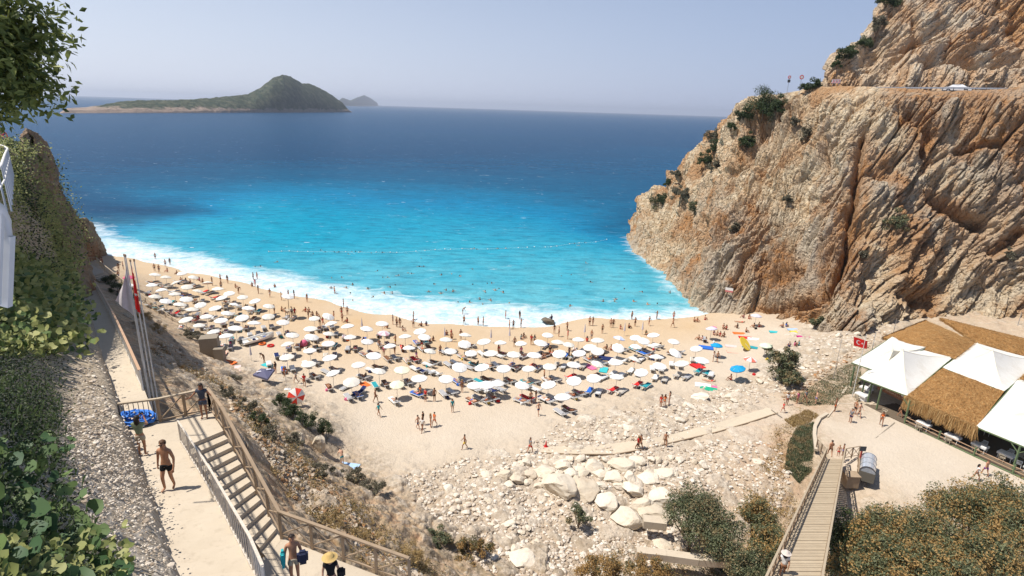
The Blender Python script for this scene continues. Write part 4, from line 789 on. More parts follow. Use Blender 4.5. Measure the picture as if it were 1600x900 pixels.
# planting on the slope between walkway and sand
for i, (px, py, z, rd, mt, lb) in enumerate([(172, 445, 6.6, (1.6, 1.6, 1.5), L_dark, "dark shrub crowding the top of the flight on to the sand"), (184, 458, 6.0, (1.6, 1.6, 1.5), L_dark, "dark shrub beside the middle of the sand flight"), (196, 470, 5.6, (1.4, 1.4, 1.3), L_dark, "small dark shrub under the white flag"),
        (300, 530, 3.0, (2.4, 1.4, 1.0), L_grey, "low grey green scrub above the flight's foot"), (440, 640, 7.6, (1.6, 1.6, 1.2), L_dark, "dark green creeper at the rock edge over the sand"), (458, 655, 7.2, (1.6, 1.4, 1.2), L_dark, "dark green creeper spilling over the rock bluff"), (478, 668, 6.4, (1.5, 1.3, 1.2), L_dark, "dense dark bush on the bluff above the walkers"),
        (505, 682, 5.0, (1.3, 1.2, 1.9), L_dark, "rounded dark bush hanging off the end of the bluff"), (385, 645, 12, (1.4, 1.2, .9), L_grey, "grey dry bush below the landing corner"), (415, 690, 11.5, (1.5, 1.3, 1.0), L_grey, "grey brown bush beside the stair railing"), (455, 700, 9.8, (1.6, 1.3, 1.0), L_grey, "grey dry bush in the middle of the slope"),
        (500, 745, 8.4, (1.6, 1.4, .8), L_grey, "straw grey bush near the toe of the slope"), (552, 748, 5.0, (1.5, 1.3, .9), L_grey, "grey bush at the toe of the slope beside the bather"), (400, 665, 12.4, (1.2, 1.0, .9), L_dark, "dark bush tucked against the outer stair railing"), (585, 770, 5.4, (1.6, 1.3, .8), L_grey, "dry bush where the slope meets the rubble"),
        (520, 820, 11.6, (1.3, 1.1, .7), L_straw, "straw coloured grass clump below the lower railing"), (570, 850, 10.0, (1.5, 1.2, .8), L_straw, "wide tuft of dry golden grass by the straw hat"), (690, 850, 5.2, (1.6, 1.3, .9), L_mid, "olive bush in the rubble at the foot of the slope"), (740, 870, 4.4, (2.0, 1.5, 1.0), L_dry, "brown bush on the rubble between slope and boulders"), (640, 880, 8.0, (2.0, 1.4, .8), L_straw, "dry grass on the crest of the slope"), (350, 620, 9.0, (1.6, 1.3, .8), L_grey, "grey thorn bush on the pale rocks of the slope"), (370, 600, 5.5, (1.5, 1.2, .9), L_grey, "grey bush on the slope above the grey sand"), (245, 520, 9.0, (1.8, 1.5, .9), L_straw, "rusty dry grass below the far walkway"), (225, 500, 9.0, (1.6, 1.4, .9), L_straw, "rusty dry grass between walkway and flagpoles")]):
    c_ = on_land(px, py) ; z = c_[2]; bush("shrub", c_ + np.array([0, 0, rd[2] * .5]), rd, int(2600 * rd[0] * rd[1] / 2), .15 if mt is not L_straw else .2, mt, lb, "bush", None, 100 + i, c_, None, .2, .5 if mt is not L_straw else .14, 4)
# concrete block at the toe of the slope
b_ = on_land(330, 556); mb = MB(); mb.box((0, 0, 1.2), (2.2, 1.6, 3.2), .3); mb.box((1.5, -.6, .5), (1.2, 1.2, 2.0), .2); tag(mb.build("masonry_block", M_conc_d), "square shade-coloured concrete block at the foot of the slope beside the sunbeds", "block").location = b_
# ------------------------------------------------------------ restaurant terrace: green posts, white tents, thatch, tables
TZ = 3.5; EZ = 6.5
t = NT("tent_canvas", .8, .15); n = t.noise(.7, 6, .6); c = t.mix(n, (.60, .58, .53), (.69, .675, .635)); c = t.mix(t.ramp(t.noise(.35, 5, .7, t.coords((1, 1, .3))), [(.52, 0.0), (.72, .55)]), c, (.48, .43, .34)); t.color(c); t.bump(t.noise(1.2, 4), .3, .08); M_tent = t.m
def tent(name, corners, peak, label, drop=.22, nu=14, mat=None):
    C_ = [np.array(q) for q in corners]; pk = np.array(peak); n = len(C_); o = C_[0].copy(); o[2] = TZ; root = empty(name, o, label, "tent roof", "white tent roofs of the terrace restaurant")
    mb = MB()
    for i in range(n):
        a, b = C_[i], C_[(i + 1) % n]
        rows = []
        for j in range(9):
            w = j / 8; sag = -.35 * math.sin(math.pi * w) * 1.0; row = []
            for k in range(nu + 1):
                q = a + (b - a) * k / nu; e = math.sin(math.pi * k / nu) * .12 * (1 - w); p_ = q + (pk - q) * w; row.append((p_[0] - o[0], p_[1] - o[1], p_[2] - o[2] + sag - e))
            rows.append(row)
        vs = [p_ for r_ in rows for p_ in r_]; fs = [(j * (nu + 1) + k, j * (nu + 1) + k + 1, (j + 1) * (nu + 1) + k + 1, (j + 1) * (nu + 1) + k) for j in range(8) for k in range(nu)]; mb.add(vs, fs)
    link_o = mb.build("canopy", mat or M_tent, root, True)
    mb = MB()
    for q in C_:
        prev = None
        for j in range(9):
            w = j / 8; p_ = q + (pk - q) * w - o + np.array([0, 0, -.35 * math.sin(math.pi * w) + .015])
            if prev is not None: mb.bar(prev, p_, .05, .02)
            prev = p_
    mb.build("seam", M_cream, root)
    mb = MB()
    for i in range(n):
        a, b = C_[i] - o, C_[(i + 1) % n] - o; mb.bar(a + np.array([0, 0, -.1]), b + np.array([0, 0, -.1]), .07, .12)
    mb.build("frame", M_green, root); mb = MB(); mb.tube([pk - o - np.array([0, 0, .2]), pk - o + np.array([0, 0, .25])], .06, 6, .02); mb.build("finial", M_pole, root)
    return root
cA = [P(1343, 590, EZ), P(1418, 618, EZ), P(1490, 557, EZ), P(1405, 532, EZ)]; tent("tent_roof", cA, P(1411, 548, 8.8), "white tent roof over the restaurant sign, in front of its neighbours")
cA2 = [P(1331, 566, EZ + .25), P(1378, 582, EZ + .25), P(1450, 541, EZ + .25), P(1394, 526, EZ + .25)]; tent("tent_roof", cA2, P(1395, 548, 8.6), "white tent roof corner jutting out behind the red flag")
cB = [P(1473, 574, EZ), P(1569, 611, EZ), P(1632, 562, EZ), P(1525, 533, EZ)]; tent("tent_roof", cB, P(1551, 548, 8.9), "white tent roof between the two thatched patches")
cC = [P(1525, 666, EZ), P(1680, 730, EZ), P(1760, 650, EZ), P(1592, 591, EZ)]; tent("tent_roof", cC, P(1640, 640, 9.2), "white tent roof at the near end of the restaurant beside the thatch skirt")
t = NT("thatch", .95, .1); dr = t.noise(1, 6, .7, t.coords((6, 6, 1.2))); n = t.noise(.9, 5, .6); c = t.mix(n, (.22, .10, .028), (.36, .185, .065)); c = t.mix(t.ramp(dr, [(.45, 0.0), (.7, .9)]), c, (.52, .33, .14)); c = t.mix(t.ramp(t.noise(3, 5), [(.55, 0.0), (.7, .6)]), c, (.14, .07, .025)); t.color(c); t.bump(t.math('ADD', dr, t.noise(14, 3)), .8, .08); M_thatch = t.m
t = NT("thatch_straw", .95, .1); t.color(t.ramp(t.island(), [(0, (.22, .11, .035)), (.6, (.42, .25, .10)), (1, (.58, .40, .19))])); M_straws = t.m
def thatch(name, quad, label, skirt=(), thick=.35, rise=.5):
    C_ = [np.array(q) for q in quad]; o = C_[0].copy(); o[2] = TZ; n = 40; u = np.linspace(0, 1, n)[:, None, None]; v = np.linspace(0, 1, n)[None, :, None]
    G = (C_[0] * (1 - u) + C_[1] * u) * (1 - v) + (C_[3] * (1 - u) + C_[2] * u) * v; w = (np.sin(np.pi * u) * np.sin(np.pi * v))[..., 0]
    G[..., 2] += rise * w + fbm(G[..., 0] * .8, G[..., 1] * .8, 4., 4) * .22; root = empty(name, o, label, "thatch roof", "thatched roofs of the terrace restaurant")
    B_ = G.copy(); B_[..., 2] -= thick; V = np.concatenate([G.reshape(-1, 3), B_.reshape(-1, 3)]) - o; f = grid_faces(n, n); i = np.arange(n * n).reshape(n, n); ring = np.concatenate([i[:, 0], i[-1, 1:], i[::-1, -1][1:], i[0, ::-1][1:]])
    side = np.stack([ring[:-1], ring[1:], ring[1:] + n * n, ring[:-1] + n * n], 1); link("roof_deck", np_mesh("roof_deck", V, np.concatenate([f, f[:, ::-1] + n * n, side]), [M_thatch], False), root)
    r = np.random.default_rng(len(label)); k = 5200; a, b = r.random(k), r.random(k); Q = G[(a * (n - 1)).astype(int), (b * (n - 1)).astype(int)] - o + np.array([0, 0, .02]); d = (C_[0] - C_[3]); d /= np.linalg.norm(d); d = d + r.normal(size=(k, 3)) * .35
    L = r.uniform(.2, .55, k)[:, None]; sd = np.cross(d, [0, 0, 1]) * .012; V = np.stack([Q - sd, Q + sd, Q + d * L + sd * .3 + [0, 0, .05], Q + d * L - sd * .3 + [0, 0, .05]], 1)
    for (ia, ib, h) in skirt:
        k = 5200; t_ = r.random(k)[:, None]; Q = C_[ia] + (C_[ib] - C_[ia]) * t_ - o + r.normal(size=(k, 3)) * [.10, .10, .05]; hh = (h * r.uniform(.6, 1.1, k) * (.85 + .15 * np.sin(t_[:, 0] * 40)))[:, None]; dn = np.array([0, 0, -1.]) + r.normal(size=(k, 3)) * [.10, .10, 0]; e = (C_[ib] - C_[ia]); e /= np.linalg.norm(e); sd = e * .018
        V = np.concatenate([V, np.stack([Q - sd, Q + sd, Q + dn * hh + sd * .3, Q + dn * hh - sd * .3], 1)])
    link("straw_fringe", np_mesh("straw_fringe", V.reshape(-1, 3), np.arange(len(V) * 4).reshape(-1, 4), [M_straws], False), root)["kind"] = "stuff"
    return root
thatch("thatch_roof", [P(1416, 619, EZ + .02), P(1526, 667, EZ + .02), P(1569, 611, EZ + .1), P(1473, 575, EZ + .1)], "brown thatched patch with a hanging skirt above the dining tables", [(0, 1, 1.55)])
thatch("thatch_roof", [P(1492, 560, EZ + .1), P(1525, 535, EZ + .1), P(1447, 500, EZ + .15), P(1380, 527, EZ + .15)], "brown thatched roof at the back, right under the cliff", [(2, 3, .5)], rise=.9)
thatch("thatch_roof", [P(1525, 535, EZ + .2), P(1640, 566, EZ + .2), P(1620, 534, EZ + .3), P(1470, 497, EZ + .3)], "long thatched strip running along the cliff behind the tents", [(2, 3, .5)], rise=.5)
thatch("thatch_roof", [P(1590, 593, EZ), P(1640, 612, EZ), P(1690, 575, EZ), P(1632, 560, EZ)], "small thatched corner between two white tents at the near side")
# floor, posts, rails
f0, f1 = P(1350, 632, TZ + .12), P(1640, 765, TZ + .12); bk = np.array([14, 24, 0.]); nrm_ = np.array([f1[1] - f0[1], -(f1[0] - f0[0]), 0]); nrm_ = -nrm_ / np.linalg.norm(nrm_)
if nrm_[0] < 0: nrm_ = -nrm_
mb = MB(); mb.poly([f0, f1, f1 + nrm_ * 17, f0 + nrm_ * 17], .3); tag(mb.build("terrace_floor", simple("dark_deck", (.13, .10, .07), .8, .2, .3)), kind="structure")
def post(px, py, top_z, label, brace=True, w=.14):
    b = P(px, py, TZ); root = empty("roof_post", b, label, "post", "green posts of the restaurant"); mb = MB(); mb.bar((0, 0, -.2), (0, 0, top_z - TZ), w, w, (0, 1, 0)); mb.build("shaft", M_green, root)
    if brace:
        d = Vector((f1 - f0)).normalized(); mb = MB(); mb.bar((0, 0, top_z - TZ - .75), tuple(Vector((0, 0, top_z - TZ - .1)) + d * .7), .07, .07); mb.bar((0, 0, top_z - TZ - .75), tuple(Vector((0, 0, top_z - TZ - .1)) - d * .7), .07, .07); mb.build("brace", M_green, root)
for px, py, lb in [(1369, 641, "green post at the left of the restaurant sign"), (1413, 661, "green post at the right end of the sign, where the rail starts"), (1355, 630, "green post left of the white tables"), (1345, 622, "green post at the far corner of the terrace"), (1581, 737, "green post with two braces under the nearest tent"), (1523, 690, "green post behind the end of the thatch skirt"), (1630, 762, "green post at the near end of the rail"), (1328, 606, "tall green post carrying the corner of the rear tent")]:
    post(px, py, EZ - .12, lb, px in (1581, 1630, 1413))
rail_posts = [P(1413, 662, TZ), P(1466, 687, TZ), P(1521, 713, TZ), P(1582, 741, TZ), P(1650, 773, TZ)]
for i in range(4):
    a, b = rail_posts[i], rail_posts[i + 1]; root = empty("terrace_rail", a, ["rail section nearest the sign, before the first dining table", "rail section in front of the table under the thatch skirt", "rail section before the table at the end of the skirt", "rail section by the walking couple"][i], "rail", "rail sections along the restaurant terrace")
    mb = MB(); mb.bar((0, 0, .85), b - a + np.array([0, 0, .85]), .07, .05); mb.bar((0, 0, .45), b - a + np.array([0, 0, .45]), .06, .04); mb.build("rail_bar", M_tan, root)
    mb = MB(); mb.bar((0, 0, -.1), (0, 0, 1.05), .13, .13, (0, 1, 0)); mb.build("post", M_green, root); mb = MB(); mb.bar((0, 0, .08), b - a + np.array([0, 0, .08]), .2, .06); mb.build("sill", M_green, root)
# name board between the first two posts: two lines of small pale lettering and a white roundel at each end
bA, bB = P(1373, 597.5, 6.1), P(1414, 617, 6.1); root = empty("name_board", (bA + bB) / 2 - np.array([0, 0, .3]), "brown restaurant name board with pale lettering and two white roundels", "sign"); o_ = np.array(root.location); dB = Vector(bB - bA).normalized(); nB = Vector((dB.y, -dB.x, 0)); 
if nB.y > 0: nB = -nB
mb = MB(); mb.bar(bA - o_ + np.array([0, 0, -.42]), bB - o_ + np.array([0, 0, -.42]), .05, .85); mb.build("board", simple("brown_board", (.22, .10, .055), .6), root)
mb = MB(); cen = (Vector(bA) + Vector(bB)) / 2 - Vector(o_); L = (Vector(bB) - Vector(bA)).length; rnd_ = random.Random(9)
for row, (z0, h) in enumerate(((-.24, .15), (-.50, .12))):
    x = -L * .36
    while x < L * .36:
        w = rnd_.choice((.05, .07, .09)); mb.bar(cen + dB * x + nB * .035 + Vector((0, 0, z0 - h / 2)), cen + dB * x + nB * .035 + Vector((0, 0, z0 + h / 2)), .03, .01, (0, 1, 0))
        if rnd_.random() < .7: mb.bar(cen + dB * x + nB * .034 + Vector((0, 0, z0 + rnd_.choice((-1, 0, 1)) * h * .42)), cen + dB * (x + w) + nB * .034 + Vector((0, 0, z0 + rnd_.choice((-1, 0, 1)) * h * .42)), .012, .03)
        x += w + .045 + (.1 if rnd_.random() < .15 else 0)
mb.build("lettering", simple("letter_cream", (.72, .64, .50), .6), root)
for s_ in (-1, 1):
    mb = MB(); disc(mb, cen + dB * (s_ * L * .43) + nB * .04 + Vector((0, 0, -.2)), .15, 16, tuple(nB), .02); mb.build("roundel", M_canvas, root)
# tables and chairs
def table(loc, rz, label, grp="restaurant tables"):
    root = empty("dining_table", loc, label, "table", grp, rz); mb = MB(); mb.box((0, 0, .74), (1.3, .8, .04)); mb.build("tabletop", M_canvas, root); mb = MB(); mb.box((0, 0, .62), (1.34, .84, .2)); mb.build("tablecloth", M_plastic, root)
    for a in (-.55, .55):
        for b in (-.3, .3): mb = MB(); mb.bar((a, b, 0), (a, b, .52), .05, .05, (0, 1, 0)); mb.build("leg", M_plastic, root)
def chair(loc, rz, label, mat):
    root = empty("garden_chair", loc, label, "chair", "restaurant chairs", rz); mb = MB(); mb.box((0, 0, .43), (.46, .44, .04)); mb.build("seat", mat, root); mb = MB(); mb.bar((-.2, .22, .45), (-.2, .3, .88), .04); mb.bar((.2, .22, .45), (.2, .3, .88), .04); mb.bar((-.22, .3, .86), (.22, .3, .86), .05); 
    for k in (-.12, -.04, .04, .12): mb.bar((k, .23, .46), (k, .3, .86), .03)
    mb.build("backrest", mat, root)
    for s_ in (-1, 1): mb = MB(); mb.bar((s_ * .24, -.18, .64), (s_ * .24, .26, .66), .05, .03); mb.build("armrest", mat, root)
    for a in (-.2, .2):
        for b in (-.19, .19): mb = MB(); mb.bar((a, b, 0), (a, b, .42), .04, .04, (0, 1, 0)); mb.build("leg", mat, root)
M_wick = simple("wicker", (.42, .36, .27), .8, .2, .2)
for i, (px, py, lb) in enumerate([(1441, 664, "dining table behind the first rail section"), (1487, 684, "dining table under the middle of the thatch skirt"), (1529, 698, "dining table at the end of the thatch skirt with a cloth hanging"), (1570, 712, "white dining table under the near tent by the braced post"), (1352, 608, "table at the far corner near the leaning board"), (1345, 618, "outdoor table outside the terrace's far corner"), (1612, 735, "dining table at the near edge of the terrace")]):
    p_ = P(px, py + 6, TZ + .12); a_ = math.atan2(*(f1 - f0)[[1, 0]]); table(p_, a_, lb)
    for s_, sd, mt in ((1, "far", M_plastic), (-1, "near", M_wick)):
        q = p_ + nrm_ * s_ * .75; chair(q, a_ + (0 if s_ > 0 else math.pi), " ".join(f"{'white' if s_ > 0 else 'wicker'} armchair, {sd} side of {lb.replace('dining ', '').split(' with')[0]}".split()[:16]), mt)
for px, py, lb, mt in [(1381, 640, "wicker armchair beside the white menu board", M_wick), (1541, 672, "pale armchair in the shade left of the red cushions", M_plastic), (1563, 676, "armchair with reddish cushion deep under the near tent", simple("cushion_red", (.5, .16, .1), .8)), (1590, 722, "white armchair just behind the braced green post", M_plastic)]:
    p_ = P(px, py + 8, TZ + .12); chair(p_, 2.4, lb, mt)
p_ = P(1349, 628, TZ); mb = MB(); mb.box((0, 0, .55), (.9, .05, 1.1), -.6, Matrix.Rotation(-.2, 3, 'X')); tag(mb.build("menu_board", M_canvas), "white board leaning at the restaurant entrance", "board").location = p_
for px, py, lb in [(1341, 600, "stack of brown firewood like clutter behind the far tables"), ]:
    pass
# red flag with crescent and star on a pale pole
b = P(1331, 622, TZ); root = empty("flagpole", b, "slender pale pole holding the red crescent flag beside the restaurant", "flagpole"); mb = MB(); mb.tube([(0, 0, 0), (0, 0, 8.4)], .05, 8, .035); mb.build("pole", M_pole, root)
fw, fh = 1.75, 1.15; a_ = P(1334, 527, 10.9); yv = a_[1]; TL, TR = Y(1334, 526, yv), Y(1356, 533, yv - .3); BR, BL = Y(1355, 545.5, yv - .3), Y(1334, 540, yv)
nx, nz_ = 46, 30; U = np.linspace(0, 1, nx)[:, None, None]; V_ = np.linspace(0, 1, nz_)[None, :, None]; G = (TL * (1 - U) + TR * U) * (1 - V_) + (BL * (1 - U) + BR * U) * V_; G[..., 1] += np.sin(U[..., 0] * 7) * .10 * U[..., 0]
me = np_mesh("flag", (G - TL).reshape(-1, 3), grid_faces(nx, nz_), [M_red, M_canvas], True); fi = np.zeros(len(me.polygons), np.int32)
for k, p in enumerate(me.polygons):
    u_ = (k // (nz_ - 1) + .5) / (nx - 1) * fw; v_ = (k % (nz_ - 1) + .5) / (nz_ - 1) * fh
    if math.hypot(u_ - .62, v_ - .57) < .29 and math.hypot(u_ - .70, v_ - .57) > .225: fi[k] = 1
    d_, an = math.hypot(u_ - 1.05, v_ - .57), math.atan2(v_ - .57, u_ - 1.05)
    if d_ < .145 * (.42 + .58 * (abs(((an / (2 * math.pi) * 5 + .5) % 1) - .5) * 2) ** 1.2): fi[k] = 1
me.polygons.foreach_set("material_index", fi); tag(link("flag", me, None, TL), "red flag with white crescent and star in front of the white tent", "flag")
for px, py, tp, lb in [(1356, 574, 519, "thin dark pole behind the red flag"), (1391, 540, 497, "thin dark pole at the back corner of the tents"), (1586, 522, 488, "pale stub pole against the foot of the cliff")]:
    b = P(px, py, TZ); tq = Y(px, tp, b[1]); mb = MB(); mb.tube([(0, 0, 0), (0, 0, tq[2] - b[2])], .06, 6, .04); tag(mb.build("pole", M_metal, None), lb, "pole").location = b

# ------------------------------------------------------------ wooden bridge
bfL, bfR, bnL, bnR = P(1288, 717, 4.05), P(1317, 717, 4.05), P(1204, 903, 13.5), P(1283, 903, 13.5)
ext = .35; bnL, bnR = bnL + (bnL - bfL) * ext, bnR + (bnR - bfR) * ext
root = empty("footbridge", bfL, "long wooden footbridge with lattice sides climbing towards the camera", "bridge"); o_ = bfL; N_ = 150
t = NT("bridge_boards", .85, .2); n = t.noise(2.2, 6, .65); oi = t.island(); cc = t.mix(n, (.36, .28, .19), (.54, .45, .32)); cc = t.mix(t.math('MULTIPLY', oi, .35), cc, (.28, .22, .15)); t.color(cc); t.bump(n, .2, .02); M_boards = t.m
mb = MB()
for i in range(N_):
    a, b, c_, d = bfL + (bnL - bfL) * (i / N_), bfR + (bnR - bfR) * (i / N_), bfR + (bnR - bfR) * ((i + .9) / N_), bfL + (bnL - bfL) * ((i + .9) / N_); k = np.array([0, 0, .012 * (i % 2) + .006 * ((i * 7) % 3)]); mb.poly([a - o_ + k, b - o_ + k, c_ - o_ + k, d - o_ + k], .07)
mb.build("deck", M_boards, root)
for A0, B0 in ((bfL, bnL), (bfR, bnR)):
    mb = MB(); zz = np.array([0, 0, 1.0]); A1, B1 = A0 - o_, B0 - o_; mb.bar(A1 + zz * 1.15, B1 + zz * 1.15, .11, .07); mb.build("handrail", M_boards, root); mb = MB(); mb.bar(A1 - zz * .25, B1 - zz * .25, .12, .35); mb.build("beam", M_wood, root); mb = MB(); mb.bar(A1 + zz * .12, B1 + zz * .12, .06, .08); mb.build("bottom_rail", M_wood, root)
    NP = 22; inf = MB()
    for i in range(NP + 1):
        p_ = A1 + (B1 - A1) * i / NP; mb = MB(); mb.bar(p_ - zz * .1, p_ + zz * 1.14, .09, .09, (0, 1, 0)); mb.build("post", M_wood, root)
        if i < NP:
            q = A1 + (B1 - A1) * (i + 1) / NP; md = (p_ + q) / 2
            for u_, v_ in ((p_, md), (md, q)): inf.bar(u_ + zz * .16, v_ + zz * 1.1, .045, .035); inf.bar(u_ + zz * 1.1, v_ + zz * .16, .04, .03)
            inf.bar(p_ + zz * .63, q + zz * .63, .05, .04)
    inf.build("lattice", M_wood, root)
rail_line("railing", [P(1289, 716, 4.0), P(1275, 700, 3.6)], 1.1, "short flared railing at the left mouth of the bridge", M_woodp, M_wood, 'picket', 1.4, .1, .2)
rail_line("railing", [P(1319, 716, 4.0), P(1341, 712, 3.6), P(1338, 752, 3.0)], 1.1, "dark lattice railing at the right mouth of the bridge", M_wood, M_wood, 'cross', 1.0, .08)
mb = MB(); mb.box((0, 0, .5), (1.2, .9, 1.2)); mb.box((0, 0, 1.13), (1.3, 1.0, .08)); tag(mb.build("wooden_box", M_wood), "brown wooden bin box beside the bridge mouth", "box").location = P(1327, 757, 2.9)
# red post with small dark sign, ramped rope
b = P(1341, 728, 3.5); root = empty("marker_post", b, "red post with a small dark sign between bridge and the glazed cabinet", "post"); mb = MB(); mb.bar((0, 0, 0), (0, 0, 2.0), .12, .12, (0, 1, 0)); mb.build("shaft", simple("red_post", (.5, .08, .06), .6), root); mb = MB(); mb.box((0, -.1, 2.0), (.6, .05, .5)); mb.build("sign_face", M_dark, root)
# display cabinet with a curved clear lid
b = P(1352, 752, 3.5); root = empty("display_cabinet", b, "dark counter cabinet with a long curved clear lid beside the bridge", "cabinet"); ca = math.atan2(P(1356, 712, 3.5)[1] - b[1], P(1356, 712, 3.5)[0] - b[0]) - math.pi / 2
root.rotation_euler = (0, 0, ca); mb = MB(); mb.box((0, 1.3, .5), (1.3, 2.8, 1.0)); mb.build("body", simple("cabinet_body", (.13, .12, .10), .6), root)
t = NT("clear_plastic", .12, .6, (.50, .54, .60)); t.b.inputs["Transmission Weight"].default_value = .35; M_clear = t.m
mb = MB(); n = 12
for i in range(n):
    a0, a1 = math.pi * i / n, math.pi * (i + 1) / n; mb.poly([(math.cos(a0) * .64, -.08, 1.0 + math.sin(a0) * .6), (math.cos(a1) * .64, -.08, 1.0 + math.sin(a1) * .6), (math.cos(a1) * .64, 2.68, 1.0 + math.sin(a1) * .6), (math.cos(a0) * .64, 2.68, 1.0 + math.sin(a0) * .6)])
for yy in (-.08, 2.68): mb.poly([(math.cos(math.pi * i / n) * .64, yy, 1.0 + math.sin(math.pi * i / n) * .6) for i in range(n + 1)])
mb.build("lid", M_clear, root, False)
for yy in (-.1, .8, 1.75, 2.7): mb = MB(); mb.tube([(math.cos(math.pi * i / n) * .66, yy, 1.0 + math.sin(math.pi * i / n) * .62) for i in range(n + 1)], .03, 5); mb.build("hoop", M_dark if yy < 0 else M_metal, root)
# kerbs, grass beds, wire trellis, concrete joints
def kerb(name, pts, z, w, h, mat, label, cat="kerb"):
    q = [P(a, b, z) for a, b in pts]; mb = MB()
    for a, b in zip(q[:-1], q[1:]): mb.bar(a - q[0] + np.array([0, 0, h / 2]), b - q[0] + np.array([0, 0, h / 2]), w, h)
    tag(mb.build(name, mat), label, cat).location = q[0]
kerb("kerb", [(1275, 705), (1272, 680), (1273, 668), (1280, 655), (1292, 648)], 3.5, .35, .25, M_conc, "curved concrete kerb round the grass bed left of the bridge mouth")
kerb("kerb", [(1316, 616), (1324, 605), (1335, 612), (1366, 632)], 3.55, .25, .18, M_conc, "low kerb framing the bed at the restaurant corner")
kerb("kerb", [(1293, 652), (1310, 631), (1345, 633)], 3.5, .15, .1, M_conc, "thin kerb between the path and the beds")
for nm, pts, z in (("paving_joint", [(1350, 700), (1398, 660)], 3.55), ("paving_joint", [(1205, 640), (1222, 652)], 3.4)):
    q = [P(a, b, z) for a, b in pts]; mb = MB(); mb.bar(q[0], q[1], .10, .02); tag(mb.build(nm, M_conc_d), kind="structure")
def scatter_poly(pts, n, seed, z0=None):
    r = np.random.default_rng(seed); xs = [p[0] for p in pts]; ys = [p[1] for p in pts]; out = []
    while len(out) < n:
        x, y = r.uniform(min(xs), max(xs)), r.uniform(min(ys), max(ys)); ins = False; j = len(pts) - 1
        for i in range(len(pts)):
            if (pts[i][1] > y) != (pts[j][1] > y) and x < (pts[j][0] - pts[i][0]) * (y - pts[i][1]) / (pts[j][1] - pts[i][1]) + pts[i][0]: ins = not ins
            j = i
        if ins: out.append((x, y))
    out = np.array(out); q = np.array([P(a, b, z0 if z0 is not None else 3.3) for a, b in out]); q[:, 2] = land_height(q[:, 0], q[:, 1], False)[0]; return q, r
def grass_patch(name, pts, n, seed, mat, label, h=.28, z0=3.4):
    q, r = scatter_poly(pts, n, seed, z0); a_ = r.uniform(0, 6.28, n); hg = r.uniform(.3, 1, n) * h; d = np.stack([np.cos(a_), np.sin(a_), 0 * a_], 1); sd = np.stack([-np.sin(a_), np.cos(a_), 0 * a_], 1) * .03; up = np.array([0, 0, 1.])
    V = np.stack([q - sd, q + sd, q + sd * .3 + d * (hg * .5)[:, None] + up * hg[:, None], q - sd * .3 + d * (hg * .5)[:, None] + up * hg[:, None]], 1)
    tag(link(name, np_mesh(name, V.reshape(-1, 3), np.arange(n * 4).reshape(-1, 4), [mat], False)), label, "grass", kind="stuff")
grass_patch("grass", [(1272, 660), (1245, 668), (1232, 690), (1228, 722), (1252, 738), (1270, 725), (1272, 690)], 9000, 3, L_mid, "tangled green weeds in the bed left of the bridge")
grass_patch("grass", [(1232, 620), (1272, 600), (1310, 578), (1345, 560), (1345, 615), (1318, 618), (1304, 632), (1260, 632)], 11000, 4, L_mid, "dull green lawn between the restaurant and the rubble", .16, 3.6)
grass_patch("grass", [(1225, 655), (1262, 640), (1280, 650), (1262, 662), (1240, 668)], 2500, 5, L_straw, "dry yellow tuft on the ledge before the bridge", .25, 3.4)
# wire frame trellis with a mast
b = P(1302, 592, 3.6); root = empty("mast", b, "thin guyed mast standing in a ring of sticks on the lawn", "mast"); mb = MB(); mb.tube([(0, 0, 0), (0, 0, 6.2)], .035, 6, .02); mb.build("pole", M_metal, root)
for i in range(7): a_ = i * .9; mb = MB(); mb.tube([(math.cos(a_) * 1.7, math.sin(a_) * 1.3, .05), (math.cos(a_) * .3, math.sin(a_) * .3, 1.6)], .03, 5); mb.build("stay", M_woodp, root)
mb = MB(); mb.tube([(math.cos(i * .35) * 1.7, math.sin(i * .35) * 1.3, .12) for i in range(19)], .05, 6); mb.build("ring", M_woodp, root)

